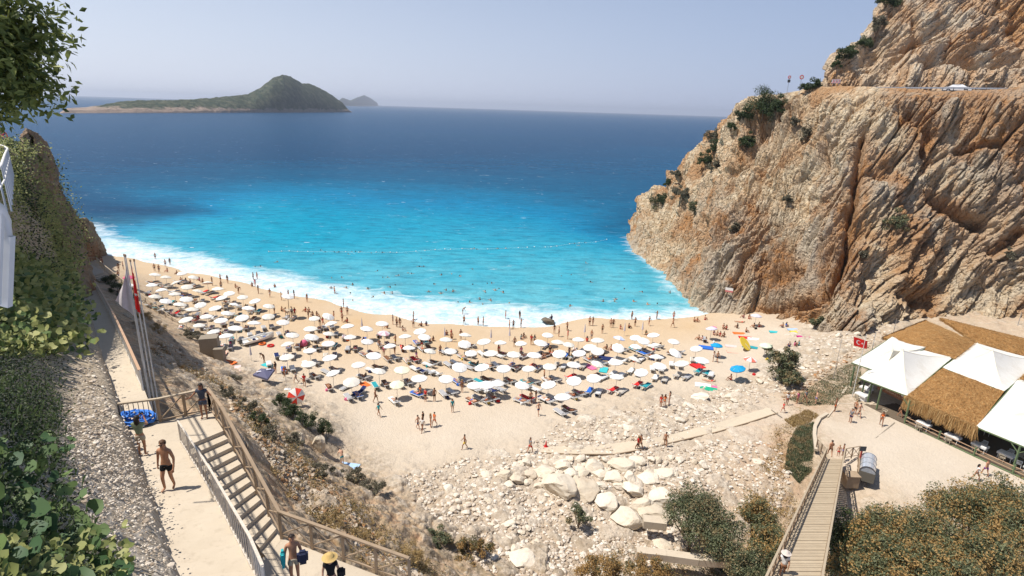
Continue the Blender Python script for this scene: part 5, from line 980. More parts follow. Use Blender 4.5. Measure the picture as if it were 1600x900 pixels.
# ------------------------------------------------------------ coast road: guard rail, car, signs
def ep(t_): 
    s = t_ * (len(edge_o) - 1); i = min(int(s), len(edge_o) - 2); return edge_o[i] + (edge_o[i + 1] - edge_o[i]) * (s - i)
root = empty("guard_rail", ep(.30), "grey steel guard rail along the outer edge of the coast road", "guard rail"); o_ = ep(.30); mb = MB()
for k in range(40): a, b = ep(.30 + k * .016), ep(.30 + (k + 1) * .016); mb.bar(a - o_ + [0, 0, .72], b - o_ + [0, 0, .72], .08, .26)
mb.build("rail_bar", M_metal, root)
for k in range(24): mb = MB(); a = ep(.30 + k * .027) - o_; mb.bar(a + [0, 0, -.4], a + [0, 0, .8], .09, .09, (0, 1, 0)); mb.build("post", M_dark, root)
def car(loc, rz, label):
    root = empty("parked_car", loc, label, "car", None, rz); prof = [(-2.15, .35), (-2.2, .75), (-1.95, .92), (-1.35, 1.0), (-.75, 1.38), (.65, 1.42), (1.35, 1.02), (2.0, .9), (2.18, .7), (2.15, .35)]
    mb = MB(); n = len(prof); W = [.84 if z < 1.1 else .66 for x, z in prof]; vs = [(x, -w, z) for (x, z), w in zip(prof, W)] + [(x, w, z) for (x, z), w in zip(prof, W)]; mb.add(vs, [tuple(range(n)), tuple(range(n, 2 * n))[::-1]] + [(i, n + i, n + (i + 1) % n, (i + 1) % n) for i in range(n)]); mb.build("body", simple("car_white", (.78, .78, .78), .25, .5, .02), root)
    for s_ in (-1, 1): mb = MB(); mb.poly([(-1.25, s_ * .80, 1.03), (-.72, s_ * .69, 1.33), (.6, s_ * .69, 1.36), (1.2, s_ * .80, 1.04)], .03, (0, -s_, 0)); mb.build("window", M_glass, root)
    for x in (-1.35, 1.35):
        for s_ in (-1, 1):
            w_ = MB(); w_.tube([(x, s_ * .72, .33), (x, s_ * .88, .33)], .33, 16); wo = w_.build("wheel", M_black, root); h_ = MB(); h_.tube([(x, s_ * .87, .33), (x, s_ * .9, .33)], .18, 12); h_.build("hubcap", M_metal, wo)
    for s_ in (-1, 1): mb = MB(); mb.box((-2.17, s_ * .6, .72), (.08, .3, .14)); mb.build("headlight", M_clear, root)
    mb = MB(); mb.box((0, 0, .3), (4.1, 1.5, .16)); mb.build("underbody", M_black, root)
    for p_ in (-1, 1): mb = MB(); mb.poly([(p_ * 1.32 + (0 if p_ < 0 else 0), -.6, 1.06), (p_ * (.79 if p_ < 0 else .7), -.52, 1.37), (p_ * (.79 if p_ < 0 else .7), .52, 1.37), (p_ * 1.32, .6, 1.06)], .02, (-p_, 0, 0)); mb.build("windscreen", M_glass, root)
c0 = ep(.60); a, b = ep(.585), ep(.605); d_ = b - a; car(CX(1493, 114.2, ROADZ), math.atan2(d_[1], d_[0]), "white saloon car by the guard rail on the coast road")
def sign_post(px, y, h, label, kind_):
    b = CX(px, y, ROADZ + .1); root = empty("road_sign", b, label, "sign"); mb = MB(); mb.tube([(0, 0, -.8), (0, 0, h)], .05, 6); mb.build("pole", M_metal, root); return root
r_ = sign_post(1230, 134, 3.0, "round red sign above a dark panel on the outer bend of the coast road", 0); mb = MB(); disc(mb, (0, -.06, 2.9), .34); mb.build("sign_face", M_red, r_); mb = MB(); disc(mb, (0, -.09, 2.9), .21); mb.build("sign_centre", M_canvas, r_); mb = MB(); mb.box((0, -.06, 2.1), (.6, .04, .6)); mb.build("panel", M_dark, r_)
r_ = sign_post(1249, 131, 2.9, "round red rimmed sign on the bend beside the small pine", 0); mb = MB(); disc(mb, (0, -.06, 2.8), .45); mb.build("sign_face", M_red, r_); mb = MB(); disc(mb, (0, -.09, 2.8), .3); mb.build("sign_centre", M_canvas, r_)
for i, px in enumerate((1302, 1306.5, 1311)):
    q = Y(px, 127, 128.5); root = empty("chevron_sign", q - np.array([0, 0, 1.2]), ["leftmost", "middle", "rightmost"][i] + " red chevron board at the foot of the upper cliff bend", "sign", "chevron boards on the bend"); mb = MB(); mb.box((0, 0, 1.2), (.62, .05, .8)); mb.build("board", M_canvas, root); mb = MB(); mb.bar((-.2, -.04, 1.55), (.18, -.04, 1.2), .02, .16, (0, 1, 0)); mb.bar((.18, -.04, 1.2), (-.2, -.04, .85), .02, .16, (0, 1, 0)); mb.build("chevron", M_red, root); mb = MB(); mb.bar((0, .03, 0), (0, .03, .8), .06); mb.build("pole", M_metal, root)
# notice fixed to the headland
def cliff_hit(px, py):                            # nearest cliff surface at a pixel (ray cast through the headland mesh)
    from mathutils.bvhtree import BVHTree
    global _bvh
    if '_bvh' not in globals():
        o = bpy.data.objects["headland_cliff"]; o2 = bpy.data.objects["upper_cliff"]; _bvh = []
        for ob in (o, o2):
            n = len(ob.data.vertices); co = np.empty(n * 3, np.float32); ob.data.vertices.foreach_get("co", co); f = np.empty(len(ob.data.polygons) * 4, np.int32); ob.data.loops.foreach_get("vertex_index", f); _bvh.append(BVHTree.FromPolygons(co.reshape(-1, 3).tolist(), f.reshape(-1, 4).tolist()))
    d = Vector(ray(px, py)).normalized(); best = None
    for b_ in _bvh:
        h = b_.ray_cast(Vector(EYE), d)
        if h[0] is not None and (best is None or h[3] < best[3]): best = h
    return best
h = cliff_hit(1141, 452)
if h: 
    p_ = np.array(h[0]) + np.array([-.5, -.8, 0]); root = empty("notice_board", p_, "white and red notice board fixed to the foot of the headland cliff", "sign", None, -.5); mb = MB(); mb.box((0, 0, .12), (1.4, .08, .75)); mb.build("board", M_canvas, root); mb = MB(); mb.box((0, -.03, -.16), (1.38, .06, .34)); mb.build("red_band", simple("faded_red", (.55, .18, .17), .7), root)
# shrubs on the cliffs and along its crest
for i, (px, py, rd, mt, lb) in enumerate([(1190, 176, (3.2, 3.0, 4.4), L_dark, "largest dark bush leaning over the crest of the headland"), (1212, 172, (1.6, 1.6, 3.0), L_dark, "tall narrow dark bush right of the largest crest bush"), (1162, 180, (1.8, 1.6, 1.6), L_dark, "dark bush on the crest left of the largest one"), (1142, 196, (1.1, 1.1, 1.0), L_dark, "small dark bush where the crest meets the horizon"), (1166, 224, (1.6, 1.5, 3.0), L_dark, "dark bush clinging below the largest crest bush"),
      (1115, 212, (2.0, 1.6, 1.8), L_grey, "grey green bush on the crest above the deep sea"), (1118, 230, (1.8, 1.6, 2.4), L_dark, "dark patch of scrub under the grey crest bush"), (1103, 252, (2.4, 2.0, 2.2), L_dark, "dark scrub in a cleft of the headland"), (1120, 258, (2.0, 1.6, 1.8), L_grey, "reddish grey scrub right of the dark cleft"), (1046, 283, (1.4, 1.3, 1.5), L_dark, "small round bush on the lower crest"), (1058, 270, (1.6, 1.4, 1.2), L_grey, "grey bush above the small round one"),
      (1030, 315, (3.0, 2.2, 2.6), L_dark, "wide dark bush near the seaward tip of the headland"), (1065, 303, (2.2, 1.8, 2.2), L_grey, "olive scrub right of the wide dark bush"), (1085, 322, (2.0, 1.6, 1.4), L_mid, "olive tuft low on the seaward face"), (1240, 190, (1.0, 1.0, 1.4), L_grey, "grey bush below the crest near the road"), (1259, 210, (1.0, .9, 2.2), L_grey, "hanging grey bush on the upper face"), (1396, 352, (2.6, 2.0, 2.8), L_mid, "lone bright green bush in the middle of the cliff face"), (1146, 356, (1.1, .9, 1.6), L_grey, "grey tuft high above the notice board"),
      (1230, 312, (1.1, .9, 1.5), L_grey, "grey tuft on the bare middle of the headland face"), (1348, 395, (.9, .8, .9), L_grey, "small grey tuft below the lone green bush"), (1276, 502, (1.1, 1.0, 1.1), L_mid, "small green bush at the foot of the cliff over the beach corner"), (1268, 135, (2.3, 1.8, 1.5), L_dark, "small dark pine on the outer bend of the road"), (1322, 86, (2.6, 2.2, 2.2), L_dark, "dark round bush on the shoulder of the upper cliff"), (1346, 68, (2.2, 1.9, 1.9), L_dark, "dark bush above and right of the shoulder bush"), (1308, 98, (1.3, 1.2, .9), L_dark, "small bush left of the shoulder bush"),
      (1388, 4, (2.6, 2.0, 2.4), L_dark, "dark bush at the top edge of the upper cliff"), (1370, 40, (1.6, 1.5, 3.0), L_grey, "grey scrub down the edge of the upper cliff"), (1575, 395, (1.0, .9, 1.2), L_grey, "grey tuft on the face above the long thatched strip"), (1425, 510, (1.2, 1.0, 1.4), L_mid, "green bush squeezed between thatch and cliff")]):
    h = cliff_hit(px, py + 5)
    if h is None: c_ = Y(px, py, 150 if px < 1250 else 130)
    else: c_ = np.array(h[0])
    rd = np.array(rd) * (1.35 if px < 1300 else 1.15)
    bush("shrub", c_ + np.array([-.2, -.4, rd[2] * .2]), rd, int(520 * rd[0] * rd[2] ** .7 + 300), .30, mt, lb, "bush", None, 300 + i, c_ - np.array([0, 0, rd[2] * .5]), None, .15, .6, 3)

# ------------------------------------------------------------ bushes and trees of the ravine
BT = [((1085, 800), 5.0, (3.2, 2.6, 2.4), L_mid, 9000, .10, "big grey green bush beside the boulders"), ((1120, 840), 4.4, (2.8, 2.4, 2.2), L_mid, 6500, .10, "green bush in front of the big grey green one"), ((1182, 805), 4.2, (2.2, 2.0, 2.4), L_thick, 5500, .10, "browning bush left of the bridge"), ((1200, 860), 4.6, (2.0, 1.8, 2.2), L_thick, 5000, .10, "brown bush against the bridge side at the bottom"), ((1160, 890), 4.0, (2.2, 1.8, 1.8), L_mid, 4500, .10, "olive bush below the concrete ledge"),
      ((905, 805), 3.2, (1.2, 1.0, 1.3), L_mid, 1500, .09, "small dark bush between the boulders and bare ground"), ((940, 890), 4.0, (2.2, 1.6, 1.4), L_dry, 3500, .09, "brown bush at the bottom edge below the rubble"), ((1020, 895), 3.6, (2.4, 1.5, 1.3), L_dry, 3500, .09, "brown scrub under the concrete ledge"), ((1225, 570), 5.2, (2.4, 2.0, 3.2), L_mid, 3800, .16, "feathery grey green tree at the edge of the rubble beach"), ((1236, 590), 4.2, (2.2, 1.8, 1.8), L_mid, 2400, .16, "lower bushy half beside the feathery tree"), ((1200, 545), 3.2, (1.0, .8, .8), L_dark, 600, .14, "small dark bush under the pale green parasol")]
for i, (pp, z, rd, mt, n, sz_, lb) in enumerate(BT):
    c_ = P(pp[0], pp[1], z); g = lz(c_[0], c_[1]); bush("bush", c_, rd, int(n * 1.5), sz_ * 1.75, mt, lb, "bush", None, 400 + i, np.array([c_[0], c_[1], g]), None, .15, .5, 9)
TR = [((1340, 850), 6.0, (3.0, 2.6, 3.4), L_dark, 7500, "dark shaded tree beside the bridge"), ((1390, 835), 8.0, (3.2, 2.8, 2.8), L_thick, 9000, "browning tree right of the dark one"), ((1450, 850), 8.2, (3.4, 3.0, 3.0), L_thick, 9500, "wide orange tinged tree in the bottom thicket"), ((1500, 805), 7.6, (3.0, 2.6, 2.8), L_thick, 9000, "green grey tree reaching up to the terrace edge"), ((1560, 800), 8.0, (3.2, 2.8, 3.2), L_thick, 9500, "tall grey green tree under the walking couple"), ((1600, 850), 8.4, (3.2, 3.0, 3.0), L_thick, 9000, "browning tree at the right edge of the thicket"), ((1530, 880), 8.6, (3.4, 2.8, 2.6), L_thick, 8500, "olive tree at the bottom of the thicket"), ((1400, 890), 8.4, (3.2, 2.6, 2.2), L_thick, 8000, "olive tree near the bottom of the bridge"), ((1340, 900), 8.0, (2.6, 2.2, 2.0), L_thick, 6500, "olive bush hugging the near end of the bridge"), ((1478, 905), 9.2, (3.0, 2.4, 2.2), L_thick, 7000, "orange tinged crown cut by the bottom of the view")]
for i, (pp, z, rd, mt, n, lb) in enumerate(TR):
    c_ = P(pp[0], pp[1], z); g = lz(c_[0], c_[1]); bush("tree", c_, rd, int(n * 1.5), .19, mt, lb, "tree", "trees of the thicket in the ravine", 500 + i, np.array([c_[0], c_[1], g]), None, .2, .5, 12)
# concrete ledge in the ravine
kerb("ledge", [(994, 868), (1040, 873), (1090, 880), (1152, 884)], 2.6, .7, .6, M_conc, "low concrete ledge crossing the ravine below the bushes", "ledge")
kerb("ledge", [(1004, 820), (1040, 824)], 2.6, .9, .7, M_conc, "short broken concrete slab beside the largest boulders", "slab")
# boards of the sand path
pA, pB = [(838, 708), (900, 711), (960, 711), (1010, 702), (1060, 690), (1120, 676), (1170, 661), (1215, 646)], [(862, 699), (905, 698), (960, 694), (1010, 688), (1060, 677), (1120, 662), (1160, 650), (1200, 638)]
a_, b_ = [on_land(*q, .10) for q in pA], [on_land(*q, .10) for q in pB]; mb = MB(); root = empty("duckboard", a_[0], "pale slatted walkway laid over the rubble towards the bridge", "walkway")
for i in range(len(a_) - 1): mb.poly([a_[i] - a_[0], a_[i + 1] - a_[0], b_[i + 1] - a_[0], b_[i] - a_[0]], .08)
mb.build("boards", simple("sanded_boards", (.52, .44, .33), .9, .1, .12, 2.0), root); mb = MB()
for i in range(len(a_) - 1): mb.bar(a_[i] - a_[0] + [0, 0, -.04], a_[i + 1] - a_[0] + [0, 0, -.04], .10, .14)
mb.build("edge_board", M_wood, root)
# ------------------------------------------------------------ boulders: the large ones one by one, then loose rocks
BP = [rock_mesh("boulder_shape", 60 + i, 4, .72, .35, 13, None, .09) for i in range(8)]
BIG = [(873, 755, 58, 50, "big pale boulder with a cleft at the left of the pile"), (912, 768, 48, 26, "long loaf shaped boulder in the front row"), (945, 785, 36, 34, "angular boulder with a lit top in the front row"), (990, 765, 32, 24, "flat topped block behind the front row"), (978, 808, 38, 52, "tall slab like boulder leaning at the front"), (1003, 792, 30, 34, "upright boulder wedged right of the tall slab"), (1022, 805, 44, 30, "wide pale boulder beside the broken slab"), (984, 748, 26, 22, "rounded boulder in the middle of the pile"), (955, 745, 32, 26, "rounded boulder behind the loaf shaped one"), (928, 730, 30, 26, "tall furrowed boulder at the back of the pile"), (905, 735, 20, 18, "brownish boulder between two furrowed ones"),
       (880, 728, 26, 18, "whitish boulder at the back left"), (892, 738, 18, 20, "narrow upright stone left of the middle"), (975, 728, 36, 20, "broad flat stone at the back right"), (1035, 780, 36, 30, "pale boulder half hidden by the big bush"), (900, 752, 20, 14, "egg shaped stone in front of the cleft boulder"), (936, 758, 22, 18, "knobbly stone behind the angular boulder"), (850, 738, 34, 24, "whitish block left of the cleft boulder"), (827, 742, 22, 20, "round stone near the left end of the pile"), (808, 748, 24, 16, "oval stone at the left end of the pile"), (1012, 745, 26, 16, "stone on the right shoulder of the pile"), (1040, 742, 30, 16, "low block at the right end of the pile"), (968, 760, 18, 14, "small wedge stone between two rounded boulders"), (1098, 728, 20, 20, "ochre boulder alone on the path bank"), (840, 758, 18, 12, "flat stone below the whitish block"),
       (1035, 850, 30, 16, "pale rubble block by the ledge"), (815, 875, 40, 34, "bulging pale outcrop at the bottom of the rubble"), (1185, 722, 16, 10, "white stone on the ochre bank"), (760, 740, 16, 12, "round stone at the start of the rubble"), (790, 742, 20, 18, "pair stone beside the path end"), (1095, 620, 26, 12, "wedge of pale rock near the green towel"), (468, 690, 20, 34, "brown rock face under the rounded dark bush"), (498, 694, 24, 54, "upright rock bluff at the end of the slope")]
def boulder(px, py, w, h, label, i, grp=None, mat=None, z=None, name="boulder"):
    c_ = on_land(px, py + h * .15) if z is None else P(px, py + h * .15, z); d = proj(c_)[2]; s = w / FPX * d / 2 * 1.38; o = bpy.data.objects.new(name, BP[i % 8]); COL.objects.link(o); rz = (i * 2.4) % 6.28
    sy_ = s * .85; o.location = c_ + np.array([0, 0, h / FPX * d * .20]); o.scale = (s, sy_, max(.35 * s, h / FPX * d * .5)); o.rotation_euler = (.2 * math.sin(i), .15 * math.cos(i * 2), .35 * math.sin(rz)); 
    if mat: o.material_slots[0].link = 'OBJECT'; o.material_slots[0].material = mat
    return tag(o, label, "boulder", grp)
for i, b_ in enumerate(BIG): boulder(*b_, i, mat=simple("bluff_rock", (.36, .28, .19), .95, .1, .45, 2.5) if b_[0] in (470, 500) else None)
boulder(857, 502, 20, 14, "dark brown rock standing in the surf with someone sitting on it", 3, None, simple("wet_rock", (.14, .11, .075), .6, .3, .4, 3.0), .1)
SM = [rock_mesh("stone_shape", 80 + i, 2, .7, .4, 9) for i in range(6)]
r = np.random.default_rng(21); ST_REG = [([(800, 722), (860, 716), (960, 718), (1060, 712), (1110, 720), (1060, 745), (1000, 740), (860, 745), (790, 760), (720, 750)], 80, (9, 22), "stones behind the big boulders"), ([(880, 690), (900, 668), (960, 655), (1010, 655), (1060, 640), (1100, 625), (1140, 610), (1190, 605), (1150, 640), (1060, 665), (1000, 680), (940, 690)], 90, (5, 13), "stones above the slatted walkway"), ([(1170, 600), (1230, 570), (1300, 530), (1350, 520), (1340, 545), (1250, 600), (1200, 620)], 40, (6, 14), "stones on the bank below the cliff"), ([(640, 760), (720, 760), (800, 790), (860, 830), (800, 860), (720, 820), (660, 790)], 50, (7, 20), "stones strewn over the lower rubble")]
nrk = 0
for pts, n, (lo, hi), g in ST_REG:
    q, rr2 = scatter_poly(pts, n, 50 + n, 2.8)
    q = q[np.argsort([proj(w_)[0] for w_ in q])]
    for k in range(n):
        px, py, d = proj(q[k]); s = rr2.uniform(lo, hi) * (.7 + .6 * (rr2.random() < .15)) / FPX * d / 2; o = bpy.data.objects.new("stone", SM[nrk % 6]); COL.objects.link(o); o.location = q[k] + [0, 0, s * .25]; o.scale = (s * rr2.uniform(.8, 1.4), s * rr2.uniform(.7, 1.1), s * rr2.uniform(.55, 1.0)); o.rotation_euler = (rr2.uniform(-.3, .3), rr2.uniform(-.3, .3), rr2.uniform(0, 6.28)); nrk += 1
        tag(o, f"pale limestone lump, {ORD[k]} from the left among the {g}", "stone", g)
t = NT("earthy_stone", .92, .12); r_ = t.island(); cc = t.ramp(r_, [(0, (.38, .19, .08)), (.25, (.30, .20, .12)), (.6, (.44, .35, .25)), (1, (.60, .52, .42))]); cc = t.mix(t.ramp(t.noise(2, 5), [(.5, 0.0), (.7, .5)]), cc, (.30, .19, .11)); t.color(cc); t.bump(t.noise(3, 5), .4, .1); M_mixd = t.m
def rubble(pts, n, lo, hi, seed, label, mat=M_mix, z0=2.8, nm="rubble"):
    q, r2 = scatter_poly(pts, n, seed, z0); s = lo + (hi - lo) * r2.random(n) ** 3; q[:, 2] += s * .2; tag(link(nm, many_rocks(nm, q, s, seed, mat)), label, "rubble", kind="stuff")
rubble([(620, 750), (720, 715), (800, 715), (870, 660), (980, 640), (1090, 615), (1180, 585), (1290, 530), (1400, 510), (1390, 530), (1260, 600), (1150, 650), (1060, 690), (1215, 690), (1240, 740), (1210, 800), (1100, 760), (1060, 860), (900, 900), (760, 900), (680, 830)], 16000, .04, .30, 3, "small pale rubble scattered between the boulders")
rubble([(900, 905), (700, 905), (560, 800), (430, 640), (330, 560), (260, 520), (240, 600), (345, 620), (400, 760), (500, 850), (600, 900)], 15000, .04, .32, 5, "broken rock scattered down the slope under the railing", M_mixd, 9.0)

# dry scrub tufts over the slope
def scrub(name, pts, nt, mat, seed, label, size=.13, z0=9.0, per=70, rad=.45):
    q, r = scatter_poly(pts, nt, seed, z0); k = np.repeat(np.arange(nt), per); d = r.normal(size=(len(k), 3)) * [rad, rad, rad * .45]; d[:, 2] = np.abs(d[:, 2]); s_ = r.uniform(.5, 1.5, nt)[k][:, None]
    tag(link(name, leaf_mesh(name, q[k] + d * s_, d + [0, 0, .4], size * r.uniform(.6, 1.3, len(k)), mat, .35, .7, seed)), label, "scrub", kind="stuff")
SL = [(240, 560), (300, 560), (380, 610), (450, 660), (520, 740), (600, 780), (680, 850), (720, 900), (560, 900), (440, 820), (350, 640), (250, 640)]
scrub("scrub", SL, 170, L_grey, 61, "low grey thorn scrub dotted over the slope"); scrub("dry_grass", SL, 190, L_straw, 62, "tufts of dry golden grass dotted over the slope", .22, per=60, rad=.4); scrub("scrub", SL, 60, L_dark, 63, "small dark tufts among the rocks of the slope")
scrub("scrub", [(880, 905), (960, 860), (1060, 870), (1180, 830), (1230, 790), (1230, 905)], 70, L_thick, 64, "olive and brown scrub along the ravine bottom", .15, 1.5, 90, .6)
scrub("dry_grass", [(1225, 650), (1250, 640), (1220, 740), (1260, 790), (1200, 800), (1190, 700)], 50, L_straw, 65, "dry yellow tufts on the ochre bank beside the bridge", .2, 3.0)

rubble([(1225, 622), (1262, 602), (1300, 579), (1345, 552), (1392, 530), (1386, 524), (1340, 545), (1296, 570), (1258, 592), (1222, 614)], 500, .10, .40, 8, "line of ochre and pale stones edging the lawn towards the beach", M_mixd, 3.6)
# ------------------------------------------------------------ people: one skinned body, hair and clothes as children
def pose(kind):
    J = dict(pel=(0, 0, .95), bel=(0, .01, 1.10), che=(0, 0, 1.33), nek=(0, -.005, 1.49), hed=(0, .02, 1.63), top=(0, .01, 1.71))
    for s, n in ((-1, 'l'), (1, 'r')):
        J['sh' + n] = (s * .175, 0, 1.42); J['el' + n] = (s * .24, -.03, 1.14); J['wr' + n] = (s * .26, .04, .90); J['ha' + n] = (s * .26, .07, .80)
        J['hp' + n] = (s * .09, 0, .90); J['kn' + n] = (s * .10, .02, .50); J['an' + n] = (s * .10, -.03, .09); J['to' + n] = (s * .12, .13, .035)
    if kind in ('walk', 'walk2'):
        f = 1 if kind == 'walk' else -1
        for s, n in ((-1, 'l'), (1, 'r')):
            g = s * f; J['kn' + n] = (s * .09, .17 * g + .05, .52); J['an' + n] = (s * .09, .26 * g - (.05 if g < 0 else 0), .09 + (.10 if g < 0 else 0)); J['to' + n] = (s * .10, .26 * g + .13, .04 + (.02 if g < 0 else 0))
            J['el' + n] = (s * .23, -.13 * g - .02, 1.16); J['wr' + n] = (s * .22, -.24 * g + .08, .96); J['ha' + n] = (s * .22, -.26 * g + .12, .88)
    if kind == 'stroll':
        for s, n in ((-1, 'l'), (1, 'r')): J['kn' + n] = (s * .10, .07 + .06 * s, .50); J['an' + n] = (s * .10, .09 * s, .09 + (.05 if s < 0 else 0)); J['to' + n] = (s * .13, .09 * s + .14, .035); J['el' + n] = (s * .27, -.04 - .03 * s, 1.14); J['wr' + n] = (s * .30, .02 - .07 * s, .90); J['ha' + n] = (s * .30, .05 - .08 * s, .80)
    if kind == 'hips':
        for s, n in ((-1, 'l'), (1, 'r')): J['el' + n] = (s * .36, -.08, 1.17); J['wr' + n] = (s * .17, .04, 1.03); J['ha' + n] = (s * .13, .07, .98)
    if kind == 'reach':
        J['elr'] = (.36, .12, 1.30); J['wrr'] = (.42, .34, 1.38); J['har'] = (.44, .42, 1.42); J['ell'] = (-.26, .05, 1.15); J['wrl'] = (-.18, .24, 1.10); J['hal'] = (-.14, .30, 1.10)
    if kind == 'phone':
        for s, n in ((-1, 'l'), (1, 'r')): J['el' + n] = (s * .26, .18, 1.28); J['wr' + n] = (s * .12, .32, 1.48); J['ha' + n] = (s * .09, .36, 1.55)
    if kind == 'lean':
        J['elr'] = (.34, .05, 1.22); J['wrr'] = (.50, .10, 1.10); J['har'] = (.56, .11, 1.10); J['ell'] = (-.34, .05, 1.22); J['wrl'] = (-.50, .10, 1.10); J['hal'] = (-.56, .11, 1.10)
    if kind == 'bend':
        J.update(bel=(0, .05, 1.08), che=(0, .22, 1.24), nek=(0, .34, 1.34), hed=(0, .45, 1.38), top=(0, .52, 1.40))
        for s, n in ((-1, 'l'), (1, 'r')): J['sh' + n] = (s * .175, .29, 1.29); J['el' + n] = (s * .26, .34, 1.02); J['wr' + n] = (s * .22, .42, .80); J['ha' + n] = (s * .20, .45, .72)
    if kind == 'sit':                                  # on the ground, knees drawn up
        J.update(pel=(0, 0, .12), bel=(0, -.03, .27), che=(0, 0, .50), nek=(0, .04, .66), hed=(0, .08, .80), top=(0, .08, .88))
        for s, n in ((-1, 'l'), (1, 'r')): J['sh' + n] = (s * .17, .02, .59); J['el' + n] = (s * .25, .16, .40); J['wr' + n] = (s * .15, .36, .42); J['ha' + n] = (s * .10, .42, .44); J['hp' + n] = (s * .09, .04, .11); J['kn' + n] = (s * .15, .40, .42); J['an' + n] = (s * .14, .56, .08); J['to' + n] = (s * .15, .70, .04)
    if kind == 'perch':                                # on a sunbed, leaning back, legs along it
        J.update(pel=(0, 0, .42), bel=(0, -.08, .53), che=(0, -.24, .70), nek=(0, -.33, .84), hed=(0, -.35, .97), top=(0, -.36, 1.05))
        for s, n in ((-1, 'l'), (1, 'r')): J['sh' + n] = (s * .17, -.30, .77); J['el' + n] = (s * .27, -.14, .58); J['wr' + n] = (s * .20, .04, .52); J['ha' + n] = (s * .14, .10, .54); J['hp' + n] = (s * .09, .05, .42); J['kn' + n] = (s * .11, .44, .56); J['an' + n] = (s * .10, .80, .43); J['to' + n] = (s * .11, .86, .53)
    if kind == 'lie':
        J.update(pel=(0, 0, .44), bel=(0, -.15, .44), che=(0, -.38, .48), nek=(0, -.54, .55), hed=(0, -.67, .62), top=(0, -.75, .66))
        for s, n in ((-1, 'l'), (1, 'r')): J['sh' + n] = (s * .18, -.47, .50); J['el' + n] = (s * .28, -.22, .44); J['wr' + n] = (s * .26, .02, .42); J['ha' + n] = (s * .25, .11, .42); J['hp' + n] = (s * .09, .05, .43); J['kn' + n] = (s * .12, .46, .46); J['an' + n] = (s * .11, .87, .42); J['to' + n] = (s * .13, .91, .52)
    if kind == 'swim':
        J.update(pel=(0, -.05, -.62), bel=(0, -.03, -.45), che=(0, 0, -.20), nek=(0, .02, -.03), hed=(0, .04, .11), top=(0, .04, .19))
        for s, n in ((-1, 'l'), (1, 'r')): J['sh' + n] = (s * .18, .01, -.06); J['el' + n] = (s * .34, .12, -.02); J['wr' + n] = (s * .42, .32, .0); J['ha' + n] = (s * .44, .40, .01); J['hp' + n] = (s * .09, -.05, -.66); J['kn' + n] = (s * .12, .05, -1.05); J['an' + n] = (s * .10, -.15, -1.4); J['to' + n] = (s * .10, -.05, -1.5)
    return J
RAD = dict(pel=.135, bel=.118, che=.145, nek=.058, hed=.098, top=.07, sh=.066, el=.042, wr=.030, ha=.034, hp=.094, kn=.058, an=.038, to=.034)
def skin_mesh(name, J, names, edges, rad, mat, sub=1, root='pel', fingers=False):
    me = bpy.data.meshes.new(name); idx = {n: i for i, n in enumerate(names)}; vs = [J[n] for n in names]; es = [(idx[a], idx[b]) for a, b in edges]; rs = [rad(n) for n in names]
    me.from_pydata([tuple(v) for v in vs], es, []); me.update(); o = bpy.data.objects.new("tmp", me); COL.objects.link(o); o.modifiers.new("s", 'SKIN'); m2 = o.modifiers.new("d", 'SUBSURF'); m2.levels = sub; m2.render_levels = sub
    for i, sv in enumerate(me.skin_vertices[0].data): r_ = rs[i]; sv.radius = r_ if isinstance(r_, tuple) else (r_, r_); sv.use_root = (names[i] == root)
    bpy.context.view_layer.update(); dg = bpy.context.evaluated_depsgraph_get(); nm = bpy.data.meshes.new_from_object(o.evaluated_get(dg)); nm.name = name; nm.materials.clear(); nm.materials.append(mat); nm.polygons.foreach_set("use_smooth", [True] * len(nm.polygons)); bpy.data.objects.remove(o); bpy.data.meshes.remove(me); return nm
BODY_E = [('pel', 'bel'), ('bel', 'che'), ('che', 'nek'), ('nek', 'hed'), ('hed', 'top')] + [e for n in 'lr' for e in (('che', 'sh' + n), ('sh' + n, 'el' + n), ('el' + n, 'wr' + n), ('wr' + n, 'ha' + n), ('pel', 'hp' + n), ('hp' + n, 'kn' + n), ('kn' + n, 'an' + n), ('an' + n, 'to' + n))]
SKIN = [simple("skin_tan", (.42, .21, .12), .6, .3, .06), simple("skin_light", (.56, .32, .21), .6, .3, .06), simple("skin_brown", (.27, .125, .07), .6, .3, .06)]
HAIRM = [simple("dark_hair", (.02, .013, .01), .6), simple("brown_hair", (.10, .05, .025), .6), simple("fair_hair", (.32, .21, .10), .6)]
def lerp3(a, b, t): return tuple(a[i] + (b[i] - a[i]) * t for i in range(3))
def body_radius(w):
    def f(n):
        k = n if n in RAD else n[:2]; r_ = RAD[k]
        if k == 'che': return (r_ * w, r_ * .72)
        if k == 'pel': return (r_ * (1.04 if w < 1 else 1), r_ * .8)
        if k == 'bel': return (r_ * w * .98, r_ * .72)
        return r_ * (.92 if w < 1 else 1) if k in ('el', 'wr', 'sh', 'an', 'kn') else r_
    return f
